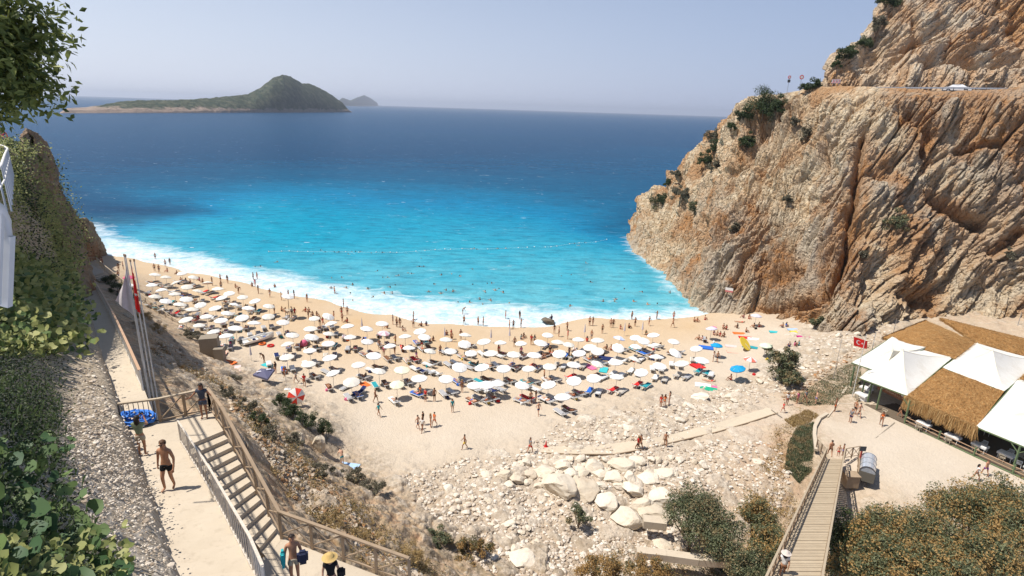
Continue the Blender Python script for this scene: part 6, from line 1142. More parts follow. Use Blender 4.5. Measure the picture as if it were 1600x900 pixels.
def make_person(kind, sex='m', sub=1, hero=False):
    J = pose(kind); names = list(J); w = 1.0 if sex == 'm' else .84; E_ = list(BODY_E); rad = body_radius(w)
    if hero:                                            # toes stay, hands get five fingers
        for n, s in (('l', -1), ('r', 1)):
            h = Vector(J['ha' + n]); wv = Vector(J['wr' + n]); d = (h - wv).normalized(); side = d.cross(Vector((s, .2, 0))).normalized()
            if side.length < .5: side = Vector((0, 1, 0))
            pal = Vector((s, 0, 0)) - d * Vector((s, 0, 0)).dot(d); pal.normalize()
            for k, (off, L) in enumerate(((-.030, .062), (-.010, .078), (.010, .082), (.030, .072))):
                a = f'f{k}a{n}'; b = f'f{k}b{n}'; c_ = f'f{k}c{n}'; J[a] = tuple(h + side * off + d * .03); J[b] = tuple(h + side * off * 1.2 + d * (.03 + L * .5)); J[c_] = tuple(h + side * off * 1.2 + d * (.03 + L * .9) - pal * .03); E_ += [('ha' + n, a), (a, b), (b, c_)]; names += [a, b, c_]
            a, b = f'f4a{n}', f'f4b{n}'; J[a] = tuple(h + side * .05 - d * .01 - pal * .01); J[b] = tuple(h + side * .07 + d * .035 - pal * .02); E_ += [('ha' + n, a), (a, b)]; names += [a, b]
            names_n = None
    r0 = rad; rad2 = (lambda n: .009 if n[0] == 'f' and n[1].isdigit() else ((.03, .018) if hero and n[:2] == 'ha' else r0(n)))
    body = skin_mesh("body", J, names, E_, rad2, SKIN[0], sub)
    parts = {}
    hd, tp, nk = Vector(J['hed']), Vector(J['top']), Vector(J['nek']); ax = (tp - nk).normalized(); bm = bmesh.new(); bmesh.ops.create_icosphere(bm, subdivisions=2 if not hero else 3, radius=.108); fwd = Vector((0, 1, 0)) - ax * ax.y; fwd = fwd.normalized() if fwd.length > .1 else Vector((0, 0, 1))
    c0 = hd + ax * .035 - fwd * .018
    kill = [v for v in bm.verts if (v.co.dot(fwd) > .035 and v.co.dot(ax) < .045) or v.co.dot(ax) < -.05]; bmesh.ops.delete(bm, geom=kill, context='VERTS')
    for v in bm.verts: v.co = v.co * (1 if not hero else 1.0 + .03 * math.sin(v.co.x * 90)) + c0
    if sex == 'f':
        b2 = bmesh.ops.create_icosphere(bm, subdivisions=2, radius=.085)['verts']
        for v in b2: v.co = Vector((v.co.x * 1.15, v.co.y * .6, v.co.z * 2.0)) if abs(ax.z) > .7 else Vector((v.co.x, v.co.y * 1.2, v.co.z * .5)); 
        for v in b2: v.co = v.co + c0 - fwd * .075 - ax * .13
    me = bpy.data.meshes.new("hair"); bm.to_mesh(me); bm.free(); me.materials.append(HAIRM[0]); me.polygons.foreach_set("use_smooth", [True] * len(me.polygons)); parts['hair'] = me
    def garment(nm, J2, E2, R2, root):
        ns = list(dict.fromkeys([n for e in E2 for n in e])); return skin_mesh(nm, J2, ns, E2, lambda n: R2[n], M_black, sub, root)
    leg = dict(J); 
    for n in 'lr': leg['th' + n] = lerp3(J['hp' + n], J['kn' + n], .55); leg['tt' + n] = lerp3(J['hp' + n], J['kn' + n], .18)
    leg['wst'] = lerp3(J['pel'], J['bel'], .35); leg['wst2'] = lerp3(J['pel'], J['bel'], .7)
    if sex == 'm' or hero: parts['shorts'] = garment("shorts", leg, [('wst', 'pel')] + [e for n in 'lr' for e in (('pel', 'hp' + n), ('hp' + n, 'th' + n))], {'wst': (.15, .118), 'pel': (.157, .125), 'hpl': .112, 'hpr': .112, 'thl': .095, 'thr': .095}, 'pel')
    else: parts['briefs'] = garment("briefs", leg, [('wst', 'pel')] + [e for n in 'lr' for e in (('pel', 'hp' + n), ('hp' + n, 'tt' + n))], {'wst': (.13, .10), 'pel': (.155, .122), 'hpl': .106, 'hpr': .106, 'ttl': .10, 'ttr': .10}, 'pel')
    leg['c1'] = lerp3(J['bel'], J['che'], .55); leg['c2'] = lerp3(J['che'], J['nek'], .25)
    if sex == 'f': parts['bikini_top'] = garment("bikini_top", leg, [('c1', 'che'), ('che', 'c2')], {'c1': (.128, .105), 'che': (.140, .118), 'c2': (.115, .085)}, 'che')
    leg['cn'] = lerp3(J['che'], J['nek'], .72)
    for n in 'lr': leg['sl' + n] = lerp3(J['sh' + n], J['el' + n], .45)
    ww = w; parts['shirt'] = garment("shirt", leg, [('pel', 'bel'), ('bel', 'che'), ('che', 'cn')] + [e for n in 'lr' for e in (('che', 'sh' + n), ('sh' + n, 'sl' + n))], {'pel': (.155, .128), 'bel': (.142 * ww, .112), 'che': (.166 * ww, .126), 'cn': .085, 'shl': .082, 'shr': .082, 'sll': .066, 'slr': .066}, 'che')
    return body, parts
PROTO = {}
def proto(kind, sex):
    if (kind, sex) not in PROTO: PROTO[(kind, sex)] = make_person(kind, sex)
    return PROTO[(kind, sex)]
CLO = {k: simple("cloth_" + k, c, .85, .1, .08) for k, c in dict(black=(.02, .02, .022), navy=(.02, .03, .10), blue=(.03, .13, .48), red=(.55, .03, .03), orange=(.70, .16, .04), white=(.72, .71, .68), yellow=(.68, .50, .06), green=(.05, .22, .10), teal=(.03, .28, .32), pink=(.66, .16, .30), grey=(.20, .21, .22), brown=(.18, .09, .05), purple=(.20, .06, .25), turquoise=(.05, .42, .45)).items()}
npeople = 0
def person(loc, rz, kind, sex, top, bottom, label, group=None, skin=None, scale=1.0, hair=None):
    global npeople
    body, parts = proto(kind, sex); i = npeople; npeople += 1
    b = bpy.data.objects.new("person", body); COL.objects.link(b); b.location = [float(v) for v in loc]; b.rotation_euler = (0, 0, rz); b.scale = (scale,) * 3; tag(b, label, "person", group)
    b.material_slots[0].link = 'OBJECT'; b.material_slots[0].material = SKIN[skin if skin is not None else (0, 0, 1, 2)[i % 4]]
    def ch(nm, mat): c_ = bpy.data.objects.new(nm, parts[nm]); COL.objects.link(c_); c_.parent = b; c_.material_slots[0].link = 'OBJECT'; c_.material_slots[0].material = mat
    ch('hair', HAIRM[hair if hair is not None else (0, 0, 1, 0, 2)[i % 5]])
    if kind == 'swim': return b
    if bottom: ch('shorts' if 'shorts' in parts else 'briefs', CLO[bottom])
    if top == 'bikini': ch('bikini_top', CLO[bottom])
    elif top: ch('shirt', CLO[top])
    return b

# ------------------------------------------------------------ the sunshade field
UMB = [(242, 428), (259, 432), (284, 426), (302, 432), (274, 441, 'tilt'), (237, 444), (292, 447), (310, 454, 'tilt'), (252, 452), (273, 458), (242, 462), (291, 466), (259, 469), (281, 474), (313, 475), (300, 482), (336, 480), (340, 450), (324, 441, 'tilt'), (346, 464), (322, 493), (290, 498), (199, 445), (201, 432, 'pink'),
 (358, 457), (379, 463), (398, 469), (367, 475, 'tilt'), (388, 480), (355, 488), (378, 495), (345, 499), (397, 503), (311, 507), (368, 511), (333, 517), (353, 523), (420, 477), (419, 493), (451, 479, 'tall'), (442, 502), (457, 522), (491, 496), (513, 493, 'tilt'), (517, 504), (543, 508), (573, 512), (597, 504), (485, 512), (487, 525), (514, 520), (513, 535), (547, 525), (574, 532), (449, 536), (484, 546), (448, 556), (515, 557), (584, 554),
 (482, 567), (560, 568), (520, 581), (549, 595), (592, 578), (600, 519, 'striped'), (633, 524), (656, 516), (663, 525), (609, 539), (639, 542), (672, 547), (704, 547), (697, 529), (727, 522), (726, 536), (736, 550), (718, 572), (753, 572), (628, 576, 'cream'), (655, 589), (697, 590), (620, 599, 'cream'), (741, 600), (760, 599), (777, 597), (816, 600), (857, 599), (879, 618), (787, 574), (826, 574), (859, 571), (897, 568), (897, 593), (928, 589),
 (756, 532), (782, 534), (856, 522), (814, 535), (845, 534), (872, 533), (889, 537), (904, 529), (767, 550), (803, 552), (835, 553), (874, 551), (905, 550), (934, 530), (968, 527, 'blue patched'), (993, 526), (1021, 522), (1006, 531), (994, 540), (1023, 538, 'tilt'), (922, 541), (966, 542, 'tilt'), (934, 547), (1053, 532), (1088, 543), (1056, 550, 'tilt'), (1026, 556), (992, 560, 'tilt'), (962, 564), (934, 567), (1031, 570), (1065, 566), (1097, 561), (1002, 580), (964, 587), (1120, 538, 'azure'), (1112, 512, 'lilac'), (1182, 492, 'lilac'), (1197, 538, 'pale green'), (1173, 560, 'red and white'), (1153, 574, 'azure')]
UMB = [(u[0], u[1], u[2] if len(u) > 2 else '') for u in UMB]
def canopy_mesh(name, r_=1.12, h=.42, n=8, mats=(M_canvas,), stripe=None):
    vs = [(0, 0, h)]; fs = []; mi = []; rings = 5
    for j in range(1, rings + 1):
        t_ = j / rings
        for k in range(n * 4):
            a = 2 * math.pi * k / (n * 4); seg = abs(((k / 4) % 1) - .5) * 2; rr_ = r_ * t_ * (.935 + .065 * seg ** 1.5); vs.append((math.cos(a) * rr_, math.sin(a) * rr_, h * (1 - t_ ** 1.5) - .025 * (1 - seg) * t_))
    m_ = n * 4
    for k in range(m_): fs.append((0, 1 + k, 1 + (k + 1) % m_)); mi.append((k // 4) % 2 if stripe else 0)
    for j in range(rings - 1):
        for k in range(m_): a, b = 1 + j * m_ + k, 1 + j * m_ + (k + 1) % m_; fs.append((a, a + m_, b + m_, b)); mi.append((k // 4) % 2 if stripe else 0)
    j0 = 1 + (rings - 1) * m_; nv = len(vs)
    for k in range(m_): q = vs[j0 + k]; vs.append((q[0] * 1.0, q[1] * 1.0, q[2] - .10))
    for k in range(m_): fs.append((j0 + k, nv + k, nv + (k + 1) % m_, j0 + (k + 1) % m_)); mi.append((k // 4) % 2 if stripe else 0)
    me = bpy.data.meshes.new(name); me.from_pydata(vs, [], fs); me.update(); [me.materials.append(m) for m in mats]; me.polygons.foreach_set("material_index", mi); return me
CANV = [M_canvas, M_canvas, simple('bright_canvas', (.80, .79, .76), .8, .2, .03), simple('aged_canvas', (.66, .63, .56), .8, .2, .12, 2.0), simple('warm_canvas', (.72, .69, .62), .8, .2, .08, 2.0)]
M_azure, M_pinkc, M_lilac, M_pgreen = simple("azure_canvas", (.01, .27, .52), .7, .2, .05), simple("pink_canvas", (.60, .12, .22), .7), simple("lilac_canvas", (.55, .53, .60), .7), simple("pale_green_canvas", (.56, .63, .48), .7)
_cm = canopy_mesh
def canopy_mesh(name, r_=.97, h=.36, **k): return _cm(name, r_, h, **k)
CAN = {'': canopy_mesh("canopy"), 'pink': canopy_mesh("canopy", mats=(M_pinkc,)), 'cream': canopy_mesh("canopy", mats=(M_cream,)), 'azure': canopy_mesh("canopy", mats=(M_azure,)), 'lilac': canopy_mesh("canopy", mats=(M_lilac,)), 'pale green': canopy_mesh("canopy", mats=(M_pgreen,)),
       'striped': canopy_mesh("canopy", mats=(M_canvas, simple("rose_canvas", (.62, .38, .44), .7)), stripe=1), 'blue patched': canopy_mesh("canopy", mats=(M_canvas, simple("pale_blue_canvas", (.45, .52, .75), .7)), stripe=1), 'red and white': canopy_mesh("canopy", mats=(simple("coral_canvas", (.72, .17, .12), .7), M_canvas), stripe=1)}
def tube_mesh(name, pts, r_, mat, n=6):
    mb = MB(); mb.tube(pts, r_, n); o = mb.build(name, mat); me = o.data; bpy.data.objects.remove(o); return me
POLE = tube_mesh("pole", [(0, 0, -.3), (0, 0, 2.35)], .028, M_pole); POLEH = tube_mesh("pole", [(0, 0, -.3), (0, 0, 4.2)], .05, M_wood)
RIBS = []
mb = MB()
for k in range(8): a = math.pi * k / 4; mb.bar((0, 0, 2.22), (math.cos(a) * .93, math.sin(a) * .93, 1.92), .014)
_o = mb.build("ribs", M_pole); RIB = _o.data; bpy.data.objects.remove(_o)
ub = []
for px, py, kd in UMB:
    z = 1.1
    for _ in range(5): w = P(px, py, z + 2.1); z = lz(w[0], w[1])
    ub.append(np.array([w[0], w[1], z]))
ds = polydist(np.array([q[0] for q in ub]), np.array([q[1] for q in ub]), shore_w)
band = np.clip((np.array(ds) - 2.5) / 4.6, 0, 7).astype(int); refs = {}
for b_ in range(8):
    ids = [i for i in range(len(ub)) if band[i] == b_]; ids.sort(key=lambda i: UMB[i][0])
    for k, i in enumerate(ids): refs[i] = (ORD[k], ORD[b_])
lou = MB(); fr = lou; 
def lounger_meshes():
    f = MB()
    for s_ in (-1, 1): f.bar((s_ * .31, -.35, .30), (s_ * .31, 1.25, .30), .05, .06); f.bar((s_ * .31, -.35, .30), (s_ * .31, -.98, .66), .045, .05)
    f.bar((-.31, 1.25, .30), (.31, 1.25, .30), .05, .06); f.bar((-.31, -.98, .66), (.31, -.98, .66), .05); f.bar((-.31, -.35, .3), (.31, -.35, .3), .05)
    for x in (-.27, .27):
        for y in (-.5, 1.1): f.bar((x, y, 0), (x, y, .29), .05, .05, (0, 1, 0))
    for x in (-.27, .27): f.bar((x, -.8, 0), (x, -.55, .41), .04, .04, (0, 1, 0))
    o = f.build("frame", M_plastic); a = o.data; bpy.data.objects.remove(o)
    f = MB(); f.box((0, .45, .36), (.56, 1.55, .07)); 
    f.add([(-.28, -.33, .33), (.28, -.33, .33), (.28, -.97, .70), (-.28, -.97, .70), (-.28, -.30, .40), (.28, -.30, .40), (.28, -.94, .77), (-.28, -.94, .77)], [(0, 1, 2, 3), (4, 7, 6, 5), (0, 4, 5, 1), (2, 6, 7, 3), (0, 3, 7, 4), (1, 5, 6, 2)])
    o = f.build("mattress", CLO['grey']); b = o.data; bpy.data.objects.remove(o); return a, b
LFR, LMT = lounger_meshes()
MATT = [("grey", simple("mattress_grey", (.36, .36, .37), .9, .1, .25)), ("beige", simple("mattress_beige", (.46, .42, .36))), ("white", M_plastic), ("pale grey", simple("mattress_pale", (.56, .56, .55), .9)), ("dark grey", simple("mattress_dark", (.19, .20, .23), .9)), ("blue", CLO['blue']), ("navy", CLO['navy']), ("teal", CLO['teal']), ("red", CLO['red']), ("brown", CLO['brown'])]
rb = random.Random(5); OCC = {}
def shore_dir(x, y):                               # unit vector towards the water
    d = [(abs((bx_ - ax_) * (ay_ - y) - (ax_ - x) * (by_ - ay_)) / math.hypot(bx_ - ax_, by_ - ay_) + .3 * math.hypot((ax_ + bx_) / 2 - x, (ay_ + by_) / 2 - y), ax_, ay_, bx_, by_) for (ax_, ay_), (bx_, by_) in zip(shore_w[:-1], shore_w[1:])]
    _, ax_, ay_, bx_, by_ = min(d); dx, dy = bx_ - ax_, by_ - ay_; L = math.hypot(dx, dy); n = (-dy / L, dx / L); return n if n[1] > 0 else (-n[0], -n[1])
def lounger(x, y, rz, mi, label, group="sunbeds on the beach", dz=0):
    root = empty("sun_lounger", (x, y, lz(x, y)), label, "sun lounger", group, rz); a = link("frame", LFR, root); b = link("mattress", LMT, root); b.material_slots[0].link = 'OBJECT'; b.material_slots[0].material = MATT[mi][1]; return root
BAGM = [CLO[k] for k in ('red', 'blue', 'black', 'orange', 'teal', 'white', 'pink', 'navy', 'brown', 'yellow')]; BAGN = ['red', 'blue', 'black', 'orange', 'teal', 'white', 'pink', 'navy', 'brown', 'yellow']
def bag_mesh():
    bm = bmesh.new(); bmesh.ops.create_cube(bm, size=1); bmesh.ops.bevel(bm, geom=bm.edges[:], offset=.18, segments=2, affect='EDGES')
    for v in bm.verts: v.co.x *= .46 * (1 - .25 * v.co.z); v.co.y *= .28; v.co.z = (v.co.z + .5) * .34
    me = bpy.data.meshes.new("beach_bag"); bm.to_mesh(me); bm.free(); me.materials.append(M_black); return me
BAG = bag_mesh(); nl = 0; PRE = []
for i, (px, py, kd) in enumerate(UMB):
    x, y, z = ub[i]; k, rw = refs[i]; ref = f"{k} parasol of the {rw} row"; tilt = 'tilt' in kd; col_ = kd if kd in CAN and kd else 'white'
    lab = {'tall': f"white parasol raised high on a lookout platform, {ref}"}.get(kd, f"{'tilted ' if tilt else ''}{col_} round parasol, {k} from the left in the {rw} row from the sea")
    root = empty("parasol", (x, y, z), lab, "parasol", "parasols on the beach", rb.uniform(0, 6.28))
    c_ = link("canopy", CAN[col_ if col_ in CAN and col_ != 'white' else ''], root); H_ = 1.93 if kd != 'tall' else 3.9
    c_.location = (0, 0, H_); tl = rb.uniform(.02, .26) if not tilt else rb.uniform(.35, .5); ta = rb.uniform(0, 6.28); c_.rotation_euler = (tl * math.cos(ta), tl * math.sin(ta), 0) if not tilt else (0, .42, 0)
    sc_ = rb.uniform(.90, 1.08)
    if col_ == 'white': c_.material_slots[0].link = 'OBJECT'; c_.material_slots[0].material = rb.choice(CANV)
    c_.scale = (sc_, sc_, 1); link("pole", POLE if kd != 'tall' else POLEH, root); 
    if kd != 'tall' and not tilt: link("ribs", RIB, root)
    if kd == 'tall': mb = MB(); mb.box((0, 0, 1.5), (1.3, 1.1, .1)); mb.bar((-.5, -.45, 0), (-.5, -.45, 1.5), .09, .09, (0, 1, 0)); mb.bar((.5, -.45, 0), (.5, -.45, 1.5), .09, .09, (0, 1, 0)); mb.bar((-.5, .45, 0), (-.5, .45, 1.5), .09, .09, (0, 1, 0)); mb.bar((.5, .45, 0), (.5, .45, 1.5), .09, .09, (0, 1, 0)); mb.build("lookout_platform", M_woodp, root)
    # two sunbeds, one each side of the pole, feet to the water
    n = shore_dir(x, y); ang_ = math.atan2(-n[0], n[1]) + rb.uniform(-.25, .25)
    if kd in ('azure', 'red and white', 'lilac', 'pale green', 'pink'): nb = 0
    else: nb = 2 if rb.random() < .93 else 1
    tx, ty = math.cos(ang_), math.sin(ang_)
    for s_ in (-1, 1)[:nb]:
        o_ = s_ * rb.uniform(.52, .68); bx_, by_ = x + tx * o_ - n[0] * .35 + .15, y + ty * o_ - n[1] * .35 - .5; mi = rb.choice([0, 0, 0, 0, 1, 1, 1, 2, 2, 3, 3, 3, 4, 5, 7, 8, 9]); sd = "left" if s_ < 0 else "right"; a_ = ang_ + rb.uniform(-.07, .07)
        if any(math.hypot(bx_ - q[0], by_ - q[1]) < .62 for q in PRE): continue
        PRE.append((bx_, by_)); lounger(bx_, by_, a_, mi, f"{MATT[mi][0]} padded sunbed {sd} of the {ref}"); nl += 1
        u = rb.random()
        if u < .50: OCC[len(OCC)] = (bx_, by_, a_, ref, sd)
    if rb.random() < .55:
        ci = rb.randrange(len(BAGM)); o = bpy.data.objects.new("beach_bag", BAG); COL.objects.link(o); bx_, by_ = x + rb.uniform(-.4, .4), y + rb.uniform(-1.6, -1.2); o.location = (bx_, by_, lz(bx_, by_)); o.rotation_euler = (0, 0, rb.uniform(0, 3)); o.material_slots[0].link = 'OBJECT'; o.material_slots[0].material = BAGM[ci]; tag(o, f"{BAGN[ci]} beach bag by the {ref}", "bag", "bags left by the parasols")
XL = [(820, 607), (838, 612), (853, 628), (745, 612), (758, 614), (770, 614), (783, 612), (650, 580), (660, 583), (672, 585), (683, 587), (562, 616), (544, 606), (421, 573), (433, 560), (1100, 533), (1110, 590)]
for k, (px, py) in enumerate(XL):
    w = on_land(px, py); n = shore_dir(w[0], w[1]); lounger(w[0], w[1], math.atan2(-n[0], n[1]) + (1.9 if px in (562, 544) else 0), (k * 3) % 9, f"spare {MATT[(k * 3) % 9][0]} sunbed without its own parasol, {ORD[sum(q[0] < px for q in XL)]} such from the left", "extra sunbeds"); nl += 1
# people on the sunbeds
for i, (x, y, a_, ref, sd) in OCC.items():
    if i >= 112: break
    kd = rb.choice(['lie', 'lie', 'perch']); sx_ = rb.choice('mf'); bt = rb.choice(['black', 'navy', 'blue', 'red', 'green', 'white', 'orange', 'pink', 'teal']); z = lz(x, y)
    if kd == 'lie': zz, yy = z - .0, .12
    else: zz, yy = z - .03, .0
    person((x - math.sin(a_) * yy, y + math.cos(a_) * yy, zz), a_, kd, sx_, 'bikini' if sx_ == 'f' else None, bt, f"{'sunbather' if kd == 'lie' else 'person sitting up'} in {bt} swimwear, {sd} bed of the {ref.replace(' of the ', ', ')}", "people on the sunbeds")
# standing, walking and sitting people, each at the place where the photograph shows them: (px, py of the feet, pose, sex, top, bottom)
HUM = [(158, 416, 's', 'm', 0, 'black'), (161, 415, 's', 'm', 0, 'brown'), (193, 421, 's', 'm', 0, 'navy'), (186, 424, 's', 'f', 1, 'brown'), (186, 437, 's', 'm', 0, 'blue'), (243, 405, 's', 'm', 0, 'black'), (259, 417, 's', 'm', 0, 'navy'), (266, 414, 's', 'f', 1, 'black'), (242, 424, 's', 'm', 0, 'black'), (249, 426, 's', 'm', 0, 'navy'), (262, 425, 'i', 'f', 1, 'red'), (277, 429, 'i', 'm', 0, 'black'), (283, 440, 'i', 'm', 0, 'red'), (291, 441, 'i', 'f', 1, 'black'), (298, 443, 'i', 'm', 0, 'navy'), (312, 439, 'i', 'f', 1, 'pink'), (317, 441, 'i', 'm', 0, 'black'),
 (332, 446, 's', 'f', 1, 'black'), (345, 441, 'r', 'm', 0, 'black'), (346, 452, 's', 'm', 0, 'navy'), (356, 443, 's', 'f', 1, 'black'), (373, 459, 'b', 'm', 'black', 'black'), (368, 450, 'i', 'f', 1, 'brown'), (396, 437, 's', 'm', 0, 'black'), (402, 436, 's', 'm', 0, 'red'), (394, 447, 'i', 'm', 0, 'grey'), (399, 448, 's', 'f', 1, 'pink'), (404, 459, 's', 'f', 1, 'black'), (422, 464, 'w', 'm', 0, 'white'), (440, 469, 's', 'm', 0, 'black'), (451, 466, 's', 'f', 1, 'navy'), (460, 467, 's', 'f', 1, 'black'), (429, 449, 'i', 'm', 0, 'navy'), (400, 488, 's', 'm', 'black', 'navy'), (429, 490, 's', 'm', 'grey', 'black'), (461, 496, 's', 'f', 'red', 'red'), (456, 494, 's', 'm', 'navy', 'navy'),
 (480, 472, 's', 'f', 1, 'brown'), (523, 459, 's', 'm', 0, 'red'), (534, 493, 's', 'm', 0, 'red'), (543, 492, 's', 'm', 0, 'black'), (537, 481, 's', 'm', 0, 'navy'), (505, 511, 'w', 'f', 1, 'red'), (500, 509, 's', 'm', 0, 'black'), (482, 498, 's', 'm', 0, 'black'), (478, 487, 'i', 'f', 1, 'red'), (483, 488, 'i', 'm', 0, 'black'), (489, 493, 'i', 'm', 0, 'navy'), (495, 494, 'i', 'f', 1, 'black'), (522, 501, 's', 'f', 0, 'orange'), (535, 503, 's', 'm', 0, 'brown'), (543, 504, 'i', 'f', 1, 'red'), (440, 486, 'i', 'm', 0, 'black'), (446, 488, 'i', 'f', 1, 'orange'),
 (614, 507, 's', 'm', 'navy', 'black'), (620, 511, 's', 'm', 0, 'black'), (625, 512, 's', 'f', 1, 'brown'), (646, 499, 'h', 'm', 0, 'brown'), (646, 512, 'h', 'm', 0, 'black'), (659, 510, 'i', 'm', 0, 'black'), (666, 509, 'i', 'f', 1, 'navy'), (618, 539, 'h', 'm', 0, 'yellow'), (659, 544, 's', 'm', 'black', 'red'), (593, 546, 's', 'm', 0, 'grey'), (600, 557, 's', 'f', 1, 'pink'), (617, 554, 's', 'm', 'black', 'black'), (651, 566, 'w', 'f', 1, 'purple'), (688, 555, 'w', 'm', 0, 'navy'), (706, 534, 's', 'm', 0, 'black'), (672, 533, 'i', 'm', 0, 'red'), (677, 533, 'i', 'f', 1, 'brown'), (698, 524, 'i', 'm', 0, 'navy'), (705, 530, 's', 'm', 'red', 'navy'), (606, 513, 'i', 'f', 1, 'black'), (629, 517, 'i', 'f', 1, 'grey'),
 (723, 491, 'b', 'm', 0, 'brown'), (725, 507, 'w', 'm', 0, 'black'), (747, 508, 's', 'm', 0, 'black'), (755, 509, 's', 'm', 0, 'grey'), (720, 530, 's', 'm', 0, 'grey'), (790, 498, 'h', 'm', 0, 'red'), (812, 499, 's', 'f', 'black', 'black'), (796, 514, 's', 'm', 0, 'navy'), (802, 514, 'h', 'm', 0, 'black'), (814, 512, 'h', 'm', 0, 'black'), (866, 521, 's', 'f', 1, 'black'), (873, 526, 's', 'm', 0, 'black'), (886, 517, 'h', 'm', 0, 'black'), (887, 530, 's', 'm', 'red', 'red'), (921, 509, 's', 'm', 0, 'black'), (926, 509, 's', 'f', 1, 'black'), (804, 542, 's', 'm', 0, 'black'), (830, 539, 's', 'f', 'red', 'brown'), (835, 539, 's', 'f', 1, 'grey'), (814, 530, 'i', 'm', 'teal', 'navy'), (818, 528, 'i', 'f', 1, 'black'), (850, 595, 'h', 'm', 0, 'black'), (924, 531, 's', 'm', 0, 'grey'), (917, 534, 'i', 'f', 'red', 'red'), (814, 557, 's', 'f', 'pink', 'navy'), (889, 557, 's', 'f', 1, 'brown'), (859, 557, 's', 'm', 'black', 'orange'), (847, 560, 'i', 'm', 0, 'orange'), (779, 556, 's', 'f', 1, 'red'),
 (829, 631, 's', 'm', 0, 'black'), (837, 629, 's', 'f', 'black', 'black'), (841, 649, 'w', 'm', 0, 'navy'), (587, 629, 'w', 'm', 0, 'brown'), (592, 651, 'w', 'f', 'turquoise', 'teal'), (657, 621, 's', 'f', 1, 'orange'), (665, 627, 's', 'm', 'red', 'black'), (679, 627, 's', 'm', 0, 'black'), (722, 613, 's', 'f', 'brown', 'brown'), (707, 644, 's', 'f', 'teal', 'turquoise'), (653, 671, 'w', 'm', 0, 'navy'), (660, 675, 'w', 'f', 'white', 'navy'), (661, 664, 's', 'm', 'black', 'white'), (673, 668, 's', 'f', 1, 'brown'), (679, 666, 'w', 'm', 'orange', 'orange'), (726, 702, 'w', 'm', 0, 'yellow'), (828, 708, 'w', 'm', 'grey', 'red'), (941, 521, 's', 'm', 0, 'black'), (954, 512, 's', 'm', 0, 'brown'), (958, 512, 's', 'm', 0, 'black'), (987, 499, 's', 'm', 0, 'black'), (992, 510, 'r', 'm', 0, 'black'), (1014, 509, 'w', 'm', 0, 'brown'), (1026, 499, 'r', 'f', 1, 'grey'), (1052, 500, 'w', 'm', 0, 'red'), (1051, 512, 'w', 'm', 0, 'brown'), (969, 514, 'i', 'f', 1, 'red'), (982, 513, 'i', 'm', 0, 'black'), (1009, 523, 'i', 'f', 1, 'green'), (948, 546, 'i', 'f', 1, 'black'), (955, 547, 'i', 'm', 0, 'red'), (943, 558, 'i', 'f', 'black', 'black'),
 (1084, 503, 'i', 'm', 0, 'brown'), (1089, 503, 'i', 'f', 1, 'orange'), (1101, 500, 'i', 'm', 0, 'red'), (1152, 513, 'i', 'f', 1, 'black'), (1165, 519, 'i', 'm', 0, 'black'), (1178, 512, 'i', 'f', 1, 'brown'), (1185, 511, 'i', 'm', 0, 'red'), (1162, 497, 'i', 'f', 1, 'pink'), (1170, 498, 'i', 'm', 0, 'red'), (1156, 504, 'l', 'f', 1, 'red'), (1130, 513, 'i', 'm', 0, 'black'), (1135, 515, 'i', 'f', 1, 'red'), (1223, 512, 'i', 'm', 0, 'navy'), (1228, 511, 'i', 'f', 1, 'blue'), (1233, 543, 'i', 'm', 'navy', 'navy'), (1241, 541, 'i', 'f', 'pink', 'pink'), (1248, 540, 'i', 'm', 'teal', 'teal'), (1092, 531, 'i', 'm', 0, 'black'), (1097, 532, 'i', 'f', 1, 'red'), (1103, 535, 'i', 'm', 0, 'navy'), (1115, 523, 'i', 'f', 1, 'purple'), (1120, 524, 'i', 'm', 0, 'brown'), (1125, 525, 'i', 'f', 1, 'red'), (1131, 526, 'i', 'm', 0, 'black'), (1120, 566, 'w', 'm', 0, 'black'), (1114, 565, 's', 'f', 1, 'white'), (1108, 596, 'l', 'f', 1, 'red'), (1142, 594, 'i', 'm', 0, 'red'),
 (1032, 638, 's', 'f', 1, 'red'), (1038, 636, 's', 'f', 1, 'orange'), (1045, 633, 's', 'f', 1, 'brown'), (996, 704, 'w', 'm', 'red', 'black'), (1000, 703, 'w', 'm', 'brown', 'brown'), (1039, 698, 'w', 'm', 0, 'brown'), (1223, 645, 'w', 'm', 'red', 'red'), (1229, 633, 's', 'f', 'white', 'red'), (1245, 631, 's', 'f', 'pink', 'pink'), (1257, 629, 'w', 'm', 'grey', 'black'), (1274, 631, 's', 'm', 0, 'blue'), (1304, 643, 's', 'm', 0, 'orange'), (1328, 660, 's', 'm', 'grey', 'navy'), (1335, 647, 's', 'm', 0, 'black'), (1341, 652, 'w', 'm', 0, 'brown'), (1376, 665, 'w', 'f', 1, 'orange'), (1405, 653, 'w', 'f', 'black', 'black'), (1296, 713, 'w', 'm', 0, 'brown'), (1309, 714, 's', 'm', 0, 'red'), (1316, 712, 's', 'm', 0, 'blue'), (1523, 751, 'w', 'f', 'white', 'navy'), (1538, 743, 'w', 'm', 0, 'purple'),
 (535, 725, 'b', 'm', 0, 'teal'), (445, 591, 'w', 'f', 1, 'orange'), (463, 599, 'w', 'm', 'grey', 'grey'), (476, 604, 'w', 'f', 'red', 'red'), (431, 584, 's', 'f', 'black', 'black'), (413, 566, 'b', 'f', 'brown', 'teal'), (340, 557, 's', 'm', 0, 'navy'), (447, 583, 'i', 'm', 0, 'brown')]
PN = dict(s='standing', w='walking', h='standing hands on hips', r='standing with an arm out', b='bending forward', i='sitting', l='lying')
